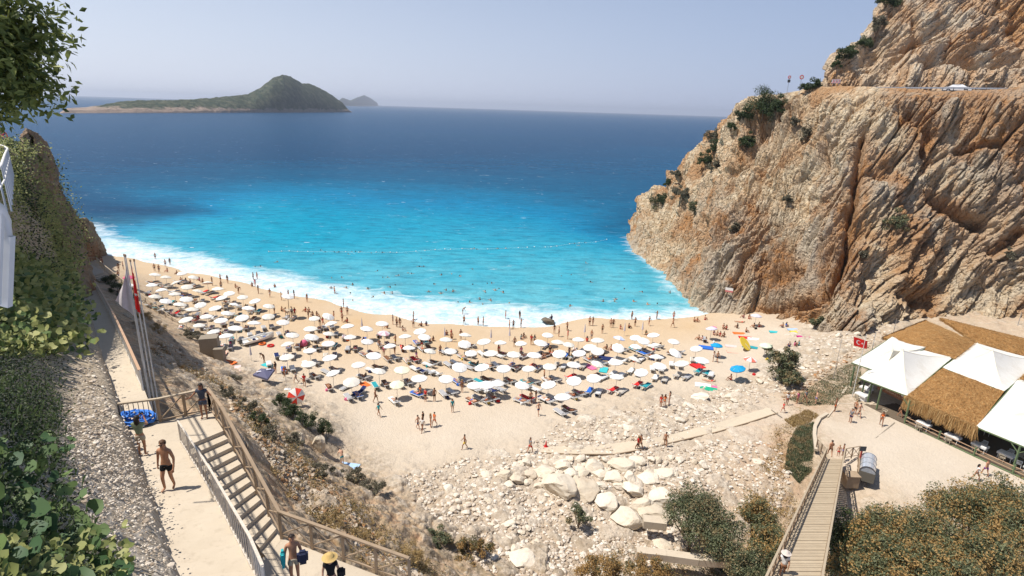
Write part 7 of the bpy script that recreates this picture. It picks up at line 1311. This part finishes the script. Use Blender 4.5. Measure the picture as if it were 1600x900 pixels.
def zone(px, py):
    if px > 1350 and py > 600: return "by the restaurant"
    if px > 1280 and py > 690: return "at the mouth of the bridge"
    if px > 1215 and py > 615: return "on the terrace path"
    if py > 690 and px > 800: return "on the slatted walkway"
    if px < 480 and py > 550: return "under the slope"
    if py > 610: return "on the open sand"
    if px > 1075: return "in the beach corner"
    sy_ = np.interp(px, [q[0] for q in SHORE], [q[1] for q in SHORE])
    if py < sy_ + 2: return "in the foam"
    if py < sy_ + 20: return "on the wet sand"
    return "among the parasols"
cnt = {}; HL = []
for px, py, k, sx_, tp, bt in HUM:
    desc = (f"in {tp + ' top, ' if isinstance(tp, str) else ''}{bt} {'shorts' if sx_ == 'm' else 'bikini' if tp == 1 else 'bottoms'}"); HL.append((zone(px, py), PN[k], desc))
zt_ = {}
order = sorted(range(len(HUM)), key=lambda i: HUM[i][0]); lab_ = {}
for i in order:
    z_ = HL[i]; cnt[z_] = cnt.get(z_, 0) + 1; lab_[i] = (z_, cnt[z_])
for i, (px, py, k, sx_, tp, bt) in enumerate(HUM):
    (zn, pn, ds_), n_ = lab_[i]; tot = cnt[(zn, pn, ds_)]
    lb = f"person {pn} {ds_} {zn}" + (f", {ORD[n_ - 1]} from left" if tot > 1 else "")
    inr = py > 600 and px > 1210
    w = on_land(px, py) if not (px > 1280 and 690 < py < 720) else P(px, py, 3.9)
    if w[2] < 0: w = P(px, py, 0); w[2] = -.12
    kk = dict(s='stand', w='walk', h='hips', r='reach', b='bend', i='sit', l='lie')[k]
    if k == 'w' and i % 2: kk = 'walk2'
    rz = rb.uniform(-3.1, 3.1) if k != 'l' else 1.2
    if k == 'l': w = w - np.array([0, 0, .33])
    person(w, rz, kk, sx_, 'bikini' if tp == 1 else (tp or None), bt, lb, "people out " + zn, None, rb.uniform(.95, 1.04) if (px, py) not in ((1309, 714), (1316, 712), (1223, 645)) else .78)
# bathers in the water
SW = [(380 + a / 4, 370 + b / 4) for a, b in [(76, 188), (108, 186), (212, 158), (484, 85), (512, 97), (570, 97), (598, 97), (440, 105), (655, 110), (678, 93), (702, 95), (730, 95), (800, 103), (870, 100), (840, 215), (552, 258), (614, 256), (872, 256), (903, 256), (970, 243), (1030, 228), (1052, 232), (1100, 187), (1128, 187), (1113, 137), (1432, 204), (1240, 238), (1303, 234), (1352, 246), (685, 302), (950, 302), (918, 315), (550, 323), (644, 322), (780, 328), (1192, 297), (1435, 300), (1525, 293), (1553, 291), (1270, 332), (1310, 342), (1160, 347), (1236, 357), (1513, 347), (1575, 337), (882, 355), (932, 354), (813, 376), (670, 354), (685, 398), (1343, 410), (1415, 412), (1480, 392), (1548, 400), (1497, 425), (200, 306), (572, 350)]] + \
     [(700 + a / 4, 370 + b / 4) for a, b in [(165, 73), (180, 78), (312, 74), (358, 72), (790, 42), (818, 57), (855, 37), (860, 163), (708, 247), (770, 241), (890, 283), (1102, 326), (1213, 345), (318, 327), (345, 350), (382, 415), (762, 435), (970, 405), (1048, 395), (1160, 407), (1246, 425), (1308, 420), (1388, 350), (1040, 405)]]
SW.sort(); rows = {}
for i, (px, py) in enumerate(SW): rows.setdefault("along the float line" if py < 400 else "in the middle of the bay" if py < 440 else "close to the breaking foam", []).append(i)
for zn, ids in rows.items():
    for k, i in enumerate(ids):
        px, py = SW[i]; w = P(px, py, 0); up = .55 if zn.startswith("close") and k % 2 else (.18 if k % 3 else .05); w[2] = -.06 + up * .5
        hc = (0, 0, 1, 2, 0)[i % 5]; person(w, rb.uniform(-3.1, 3.1), 'swim', 'mf'[i % 2], None, None, f"{['dark', 'brown', 'fair'][hc]} haired bather {zn}, {ORD[k] if k < len(ORD) else 'last'} from the left", "bathers " + zn, None, 1.12, hc)
w = P(862, 499, .55); person(w, .6, 'sit', 'm', 'navy', 'navy', "person in dark clothes sitting on the rock in the surf")
# float line
fl = [(420, 393), (440, 392.5), (452, 392), (465, 393), (481, 393), (610, 394), (620, 394.5), (650, 392.5), (664, 391.5), (695, 389), (704, 389.5), (722, 388.5), (736, 389), (762, 389), (810, 387), (824, 386.5), (835, 385.5), (852, 386), (861, 385.5), (870, 384.5), (890, 381), (931, 378), (948, 374), (560, 394), (540, 393.5), (588, 394), (680, 390), (790, 388), (905, 379.5)]; fl.sort()
bm = bmesh.new(); bmesh.ops.create_icosphere(bm, subdivisions=2, radius=.15); BU = bpy.data.meshes.new("float"); bm.to_mesh(BU); bm.free(); BU.materials.append(M_canvas)
root = empty("float_line", P(420, 393, .05), "line of small white floats strung across the turquoise bay", "float line"); o_ = np.array(root.location); mb = MB(); mb.tube([P(a, b, .02) - o_ for a, b in fl], .015, 4); mb.build("rope", M_canvas, root)
for a, b in fl: link("float", BU, root, P(a, b, .08) - o_)
# ------------------------------------------------------------ odds and ends on the sand
CLOSED = tube_mesh("closed_canopy", [(0, 0, .95), (0, 0, 1.2), (0, 0, 2.3)], .17, M_lilac, 8)
_m = CLOSED
for v in _m.vertices:
    k = (v.co.z - .95) / 1.35; s_ = 1 - .8 * max(0, k); v.co.x *= s_; v.co.y *= s_
for i, (px, py, dk_) in enumerate([(566, 514, "between two open ones near the foam"), (695, 529, "leaning among the sitting group"), (767, 532, "left one of the pair facing the surf"), (796, 529, "right one of the pair facing the surf"), (913, 523, "near the two standing bathers"), (975, 521, "beside the sitting bather on wet sand"), (1003, 519, "just right of the sitting bather"), (393, 560, "beside the occupied red beds")]):
    w = on_land(px, py + 4); root = empty("folded_parasol", w, "folded grey parasol " + dk_, "parasol", "folded parasols"); link("closed_canopy", CLOSED, root); link("pole", POLE, root)
# small boat drawn up on the sand
w = on_land(403, 534); root = empty("motor_boat", w, "small white open motor boat drawn up among the parasols", "boat", None, -.75); n = 14; vs = []; fs = []
for i in range(n):
    t_ = i / (n - 1); yy = -2.3 + 4.8 * t_; wd = .95 * (1 - max(0, t_ - .45) ** 2 * 3.1); wd = max(wd, .03); hs = .72 + .28 * t_ ** 2; kl = .05 + .35 * max(0, t_ - .6) ** 1.5
    for x, z in ((-wd, hs), (-wd * .86, .35 + kl * .5), (-wd * .4, .12 + kl), (0, kl), (wd * .4, .12 + kl), (wd * .86, .35 + kl * .5), (wd, hs), (wd * .88, hs - .02), (wd * .7, .42), (-wd * .7, .42), (-wd * .88, hs - .02)): vs.append((x, yy, z))
for i in range(n - 1):
    for k in range(11): a, b = i * 11 + k, i * 11 + (k + 1) % 11; fs.append((a, b, b + 11, a + 11))
fs.append(tuple(range(11))); fs.append(tuple((n - 1) * 11 + k for k in range(11))[::-1])
mb = MB(); mb.add(vs, fs); mb.build("hull", simple("boat_white", (.74, .72, .68), .35, .5, .05), root)
for yy in (-1.1, .3): mb = MB(); mb.box((0, yy, .62), (1.4, .35, .06)); mb.build("seat", M_woodp, root)
mb = MB(); mb.box((0, -2.45, .75), (.35, .3, .6)); mb.box((0, -2.5, .3), (.12, .14, .6)); mb.build("outboard_motor", M_dark, root); mb = MB(); mb.box((0, 1.2, .98), (1.0, .06, .35), 0, Matrix.Rotation(.5, 3, 'X')); mb.build("windscreen", M_clear, root)
for i, (a, b, c_) in enumerate([(.2, -.6, CLO['navy']), (-.3, .8, CLO['white']), (.3, 1.0, CLO['blue'])]):
    o = bpy.data.objects.new("beach_bag", BAG); COL.objects.link(o); q = Matrix.Rotation(-.75, 3, 'Z') @ Vector((a, b, .42)); o.location = Vector(w) + q; o.material_slots[0].link = 'OBJECT'; o.material_slots[0].material = c_; tag(o, ["navy", "white", "blue"][i] + " bag lying inside the small white boat", "bag")
# navy square sunshade with pale patches
w = on_land(416, 594); root = empty("shade_awning", w, "dark blue square sun awning with two pale patches at the foot of the slope", "awning"); c4 = [P(395, 585, 3.8), P(408, 575.5, 3.9), P(429, 577, 3.9), P(418, 592, 3.8)]; ctr = sum(c4) / 4 + np.array([0, 0, .35]); mb = MB()
for i in range(4): a, b = c4[i] - w, c4[(i + 1) % 4] - w; mb.add([a, b, ctr - w], [(0, 1, 2)]); mb.add([a, b, b - [0, 0, .25], a - [0, 0, .25]], [(0, 1, 2, 3)])
mb.build("canopy", simple("slate_blue_canvas", (.10, .10, .17), .8), root)
for k in (0.35, .62): q = ctr - w + (c4[0 if k < .5 else 2] - ctr) * .45 + [0, 0, .06]; mb = MB(); mb.box(q, (.55, .3, .03), .5); mb.build("patch", M_lilac, root)
mb = MB(); mb.tube([(ctr - w) * [1, 1, 0] + [0, 0, -.2], ctr - w], .04, 6); mb.build("pole", M_pole, root)
# toppled red and white parasol
w = on_land(460, 634, .5); c_ = bpy.data.objects.new("fallen_parasol", _cm("canopy", .95, .4, 8, (simple("bright_red_canvas", (.72, .06, .035), .7), M_canvas), 1)); COL.objects.link(c_); c_.location = w + np.array([.3, 0, .7]); c_.rotation_euler = (1.3, .75, .3); tag(c_, "red and white parasol lying on its side beside the rock bluff", "parasol")
c2_ = link("pole", tube_mesh("pole", [(0, 0, -1.4), (0, 0, .5)], .028, M_pole), c_)
# towels, mats and inflatables in the beach corner
def flat(name, px, py, L, W, rz, mat, label, cat, th=.03, lump=.02):
    w = on_land(px, py); G = np.stack(np.meshgrid(np.linspace(-W / 2, W / 2, 14), np.linspace(-L / 2, L / 2, 22), indexing='ij') + [np.zeros((14, 22))], -1); G[..., 2] = th + lump * (1 + perlin(G[..., 0] * 3, G[..., 1] * 3, px * .1)); V = np.concatenate([G.reshape(-1, 3), (G * [1, 1, 0] - [0, 0, .05]).reshape(-1, 3)]); f = grid_faces(14, 22); i = np.arange(308).reshape(14, 22); ring = np.concatenate([i[:, 0], i[-1, 1:], i[::-1, -1][1:], i[0, ::-1][1:]]); side = np.stack([ring[:-1], ring[1:], ring[1:] + 308, ring[:-1] + 308], 1)
    o = link(name, np_mesh(name, V, np.concatenate([f, f[:, ::-1] + 308, side]), [mat], True), None, w); o.rotation_euler = (0, 0, rz); return tag(o, label, cat)
for a in [("beach_towel", 1212, 519, 2.0, .9, 1.4, CLO['turquoise'], "pale blue towel alone on the bare sand by the cliff foot"), ("beach_towel", 1240, 515, 2.0, .9, 1.7, simple("sky_towel", (.35, .5, .7)), "sky blue towel above the yellow one"), ("beach_towel", 1244, 519, 1.9, 1.0, 1.6, CLO['yellow'], "yellow towel between the sky blue and the magenta ones"), ("beach_towel", 1256, 526, 2.2, .6, 1.5, simple("magenta_towel", (.5, .02, .2)), "narrow magenta towel nearest the rubble"), ("air_mat", 1107, 609, 2.1, 1.2, 1.2, simple("emerald", (.02, .35, .2), .5), "green air mat on the sand above the rubble"), ("beach_towel", 1098, 602, 2.0, 1.2, 1.3, M_canvas, "white towel next to the reclining couple"), ("beach_towel", 1142, 541, 1.8, 1.0, 1.4, simple("rose_towel", (.7, .5, .48)), "pale rose towel right of the azure parasol"), ("beach_towel", 1145, 550, 1.8, 1.0, 1.4, simple("salmon_towel", (.72, .42, .32)), "salmon towel below the pale rose one"), ("air_mat", 1172, 543, 2.2, 1.0, 1.0, CLO['teal'], "teal air mat behind the yellow one"), ("beach_towel", 1155, 521, 2.0, 1.0, 1.5, CLO['orange'], "orange towel beside a sitting group in the corner"), ("beach_towel", 1165, 528, 2.1, 1.2, 1.4, CLO['red'], "red towel with bags in the corner"), ("beach_towel", 1178, 530, 1.9, 1.1, 1.4, M_canvas, "white towel right of the red one in the corner"), ("air_mat", 1103, 544, 2.2, 1.4, 1.3, CLO['blue'], "blue mat left of the azure parasol"), ("beach_towel", 1108, 604, 2.0, 1.0, 1.2, CLO['pink'], "pink towel under the reclining sunbather"),
          ("air_mat", 921, 574, 2.2, 1.0, .6, CLO['pink'], "pink air bed among the parasols"), ("air_mat", 943, 579, 1.8, 1.1, -.3, CLO['turquoise'], "turquoise air mat right of the pink air bed"), ("air_mat", 1090, 573, 1.8, 1.5, .4, CLO['red'], "bright red air mat at the edge of the sunbeds"), ("beach_towel", 570, 601, 1.4, 1.0, .8, CLO['orange'], "orange towel by the lowest row of parasols"), ("air_mat", 945, 561, 2.4, 1.4, 1.3, CLO['navy'], "navy blanket under the seated pair"), ("beach_towel", 417, 571, 1.6, .9, 1.0, CLO['turquoise'], "turquoise towel above the dark awning"), ("beach_towel", 358, 566, 2.0, 1.0, 1.2, CLO['orange'], "orange towel at the foot of the slope"), ("beach_towel", 371, 576, 2.0, .8, .4, simple("rose_towel", (.7, .5, .48)), "rose towel between the slope and the awning"), ("beach_towel", 348, 553, 1.9, 1.0, .2, simple("salmon_towel", (.72, .42, .32)), "salmon towel next to the concrete block"), ("beach_towel", 545, 729, 1.9, 1.1, 1.4, simple("sky_towel", (.35, .5, .7)), "pale blue towel beside the bending bather"),
          ("beach_towel", 470, 540, 1.6, 1.2, .6, CLO['orange'], "orange towel on the sand behind the pink ball")]: flat(*a[:6], a[6], a[7], "towel" if a[0] == "beach_towel" else "air mat", .03 if a[0] == "beach_towel" else .14, .02)
def ring_(px, py, mat, label, R_=.42):
    w = on_land(px, py); mb = MB(); mb.tube([(math.cos(i * .4488) * R_, math.sin(i * .4488) * R_, .12) for i in range(15)], .12, 8); tag(mb.build("swim_ring", mat, None, True), label, "swim ring").location = w
ring_(423, 541, CLO['red'], "red swim ring on the sand right of the boat"); ring_(410, 538, CLO['orange'], "orange red swim ring against the boat's shadow"); ring_(1115, 513, CLO['pink'], "pink swim ring near the lilac parasol")
bm = bmesh.new(); bmesh.ops.create_uvsphere(bm, u_segments=20, v_segments=12, radius=.55); me = bpy.data.meshes.new("beach_ball"); bm.to_mesh(me); bm.free(); me.materials.append(M_pinkc); me.polygons.foreach_set("use_smooth", [True] * len(me.polygons)); tag(link("beach_ball", me, None, on_land(475, 541, .5)), "pink beach ball beside an open white parasol", "ball")
w = on_land(1163, 546); mb = MB(); disc(mb, (0, 0, 1.0), 1.15, 20, (0.6, -.5, .75), .08); o = mb.build("standing_parasol", CLO['yellow']); tag(o, "yellow parasol tipped on its rim beside the teal mat", "parasol").location = w; mb = MB(); mb.tube([(0, 0, 1.0), (.7, -.6, .2)], .03, 6); mb.build("pole", M_pole, o)
w = on_land(448, 609); mb = MB(); mb.tube([(0, 0, 0), (0, 0, .05), (0, 0, .14), (0, 0, .2)], .5, 16, .12); tag(mb.build("umbrella_stand", M_plastic), "white round parasol base standing empty on the grey sand", "base").location = w; mb = MB(); mb.tube([(0, 0, .1), (0, 0, 2.4)], .03, 6); mb.build("pole", M_pole, bpy.data.objects["umbrella_stand"])
w = on_land(853, 698); mb = MB(); mb.tube([(0, 0, 0), (0, 0, .7)], .14, 10, .03); mb.box((0, 0, .02), (.4, .4, .04)); tag(mb.build("traffic_cone", CLO['red']), "small red cone at the sandy end of the slatted walkway", "cone").location = w

# ------------------------------------------------------------ the people close to the camera, in more detail
def hero(loc, rz, kind, sex, skin, hair, garments, label, scale=1.0, face=True, glasses=False, tiltx=0):
    body, parts = make_person(kind, sex, 2, True); b = link("person", body, None, loc); b.rotation_euler = (tiltx, 0, rz); b.scale = (scale,) * 3; tag(b, label, "person"); b.data.materials[0] = SKIN[skin]
    h_ = link("hair", parts['hair'], b); h_.data.materials[0] = HAIRM[hair]
    for k, mt in garments.items():
        g = link(k, parts[k], b); g.data.materials[0] = mt
    J = pose(kind); hd, nk, tp = Vector(J['hed']), Vector(J['nek']), Vector(J['top']); ax = (tp - nk).normalized(); fw_ = (Vector((0, 1, 0)) - ax * ax.y).normalized(); sd = ax.cross(fw_)
    def blob(nm, c_, r_, mat, sx=(1, 1, 1)):
        bm = bmesh.new(); bmesh.ops.create_uvsphere(bm, u_segments=12, v_segments=8, radius=r_); 
        for v in bm.verts: v.co = sd * v.co.x * sx[0] + fw_ * v.co.y * sx[1] + ax * v.co.z * sx[2] + c_
        me = bpy.data.meshes.new(nm); bm.to_mesh(me); bm.free(); me.materials.append(mat); me.polygons.foreach_set("use_smooth", [True] * len(me.polygons)); return link(nm, me, b)
    if face:
        e0 = hd + fw_ * .075
        blob("nose", e0 + fw_ * .022 - ax * .012, .014, SKIN[skin], (.8, 1.2, 1.6)); blob("mouth", e0 + fw_ * .010 - ax * .045, .012, simple("lips", (.36, .12, .10)), (1.8, .6, .5))
        for s_ in (-1, 1):
            blob("ear", hd + sd * s_ * .085 - ax * .005, .022, SKIN[skin], (.4, .8, 1.3)); blob("eye", e0 + sd * s_ * .032 + ax * .016, .011, M_black, (1.3, .6, .7))
    if glasses:
        g = MB(); 
        for s_ in (-1, 1): g.box(hd + fw_ * .094 + sd * s_ * .033 + ax * .016, (.052, .012, .034))
        g.bar(hd + fw_ * .096 - sd * .02 + ax * .02, hd + fw_ * .096 + sd * .02 + ax * .02, .01); g.build("sunglasses", M_black, b)
    return b
from mathutils.bvhtree import BVHTree
def surf(px, py, *names):
    d = Vector(ray(px, py)).normalized(); best = None
    for nm in names:
        o = bpy.data.objects[nm]; b_ = BVHTree.FromPolygons([tuple(o.matrix_world @ v.co) for v in o.data.vertices], [p.vertices[:] for p in o.data.polygons]); h = b_.ray_cast(Vector(EYE), d)
        if h[0] is not None and (best is None or h[3] < best[1]): best = (h[0], h[3])
    return np.array(best[0]) if best else P(px, py, LZ)
bpy.context.view_layer.update(); m_loc = surf(266, 764, "stepped_path", "landing"); hero(m_loc, math.pi - .05, 'stroll', 'm', 0, 1, {'shorts': CLO['black']}, "bare chested man in black shorts and sunglasses walking up the stepped path", 1.02, True, True)
w_loc = surf(224, 712, 'stepped_path', 'landing'); hb = hero(w_loc, .2, 'phone', 'f', 0, 0, {'shorts': simple("beige_shorts", (.42, .36, .27)), 'shirt': simple("green_grey_top", (.20, .25, .16))}, "woman in green top and beige shorts photographing beside the dark barred gate", .98)
mb = MB(); mb.box((0, .40, 1.60), (.15, .012, .08)); ph = mb.build("phone", M_black); ph.location = hb.location; ph.rotation_euler = hb.rotation_euler; tag(ph, "black phone held up by the woman at the gate", "phone")
g_loc = surf(320, 653, 'landing'); hero(g_loc, math.pi + .25, 'lean', 'f', 2, 0, {'shirt': simple("dark_print", (.055, .065, .09), .8, .2, .9, 40.0), 'shorts': simple("denim", (.06, .08, .12))}, "girl in dark patterned top and denim shorts leaning on the landing's corner railing", .94)
b_loc = P(462, 912, 20.75); hb = hero(b_loc, math.pi + .35, 'stand', 'm', 0, 0, {'shorts': simple("beige_shorts", (.42, .36, .27))}, "shirtless man with dark backpack and teal towel at the foot of the stairs", 1.03, True, False, .12)
def pack(hb, off, mat, nm, label, sz_=(.34, .22, .46)):
    bm = bmesh.new(); bmesh.ops.create_cube(bm, size=1); bmesh.ops.bevel(bm, geom=bm.edges[:], offset=.22, segments=3, affect='EDGES')
    for v in bm.verts: v.co = Vector((v.co.x * sz_[0], v.co.y * sz_[1], v.co.z * sz_[2])) * (1 + .05 * math.sin(v.co.z * 9))
    me = bpy.data.meshes.new(nm); bm.to_mesh(me); bm.free(); me.materials.append(mat); o = link(nm, me); o.location = hb.location + Matrix.Rotation(hb.rotation_euler[2], 3, 'Z') @ Vector(off); o.rotation_euler = hb.rotation_euler; tag(o, label, nm.replace("_", " ")); return o
pack(hb, (-.30, .12, 1.12), simple("navy_pack", (.02, .025, .06), .7), "backpack", "dark navy backpack hanging at the side of the shirtless man"); pack(hb, (.30, .05, 1.16), simple("teal_towel", (.03, .36, .38), .9), "towel", "teal towel slung over the arm of the shirtless man", (.14, .26, .62))
h_loc = P(520, 935, 20.5); hb = hero(h_loc, math.pi + .3, 'stand', 'f', 1, 1, {'shorts': CLO['grey'], 'shirt': CLO['black']}, "person in a wide straw hat and black top below the wooden railing", 1.0)
mb = MB(); n = 24; mb.add([(0, 0, .13)] + [(math.cos(6.283 * i / n) * .10, math.sin(6.283 * i / n) * .10, .12) for i in range(n)] + [(math.cos(6.283 * i / n) * .12, math.sin(6.283 * i / n) * .12, .02) for i in range(n)] + [(math.cos(6.283 * i / n) * .25, math.sin(6.283 * i / n) * .25, -.02) for i in range(n)], [(0, 1 + i, 1 + (i + 1) % n) for i in range(n)] + [(1 + i, 1 + n + i, 1 + n + (i + 1) % n, 1 + (i + 1) % n) for i in range(n)] + [(1 + n + i, 1 + 2 * n + i, 1 + 2 * n + (i + 1) % n, 1 + n + (i + 1) % n) for i in range(n)])
ht = mb.build("straw_hat", simple("hat_straw", (.52, .36, .14), .8, .2, .2, 20.0), hb, True); ht.location = (0, .01, 1.68)
pack(hb, (-.32, .05, 1.02), CLO['black'], "bag", "black bag on the shoulder of the person in the straw hat", (.26, .18, .36))
w_ = P(1220, 905, 13.0); hb = hero(w_, -.5, 'walk', 'f', 0, 0, {'shirt': CLO['white'], 'shorts': CLO['brown']}, "woman in white top walking down the bridge beside its left rail", 1.0)
ht = link("sun_hat", ht.data.copy(), hb); ht.data.materials[0] = simple("pale_hat", (.55, .48, .42)); ht.location = (0, .01, 1.68)
# ------------------------------------------------------------ summer haze over the sea: one closed box of even, thin air
mb = MB(); mb.box((0, 14000, 95), (64000, 34000, 212)); hz = mb.build("haze", [])
hm = bpy.data.materials.new("haze"); hm.use_nodes = True; hn = hm.node_tree; hn.nodes.remove(hn.nodes["Principled BSDF"]); vol = hn.nodes.new("ShaderNodeVolumePrincipled")
vol.inputs["Color"].default_value = (.80, .87, 1, 1); vol.inputs["Density"].default_value = .00008; vol.inputs["Anisotropy"].default_value = .3
hn.links.new(vol.outputs[0], hn.nodes["Material Output"].inputs["Volume"]); hz.data.materials.append(hm); tag(hz, "thin pale summer haze over bay and islands", "haze", kind="stuff")
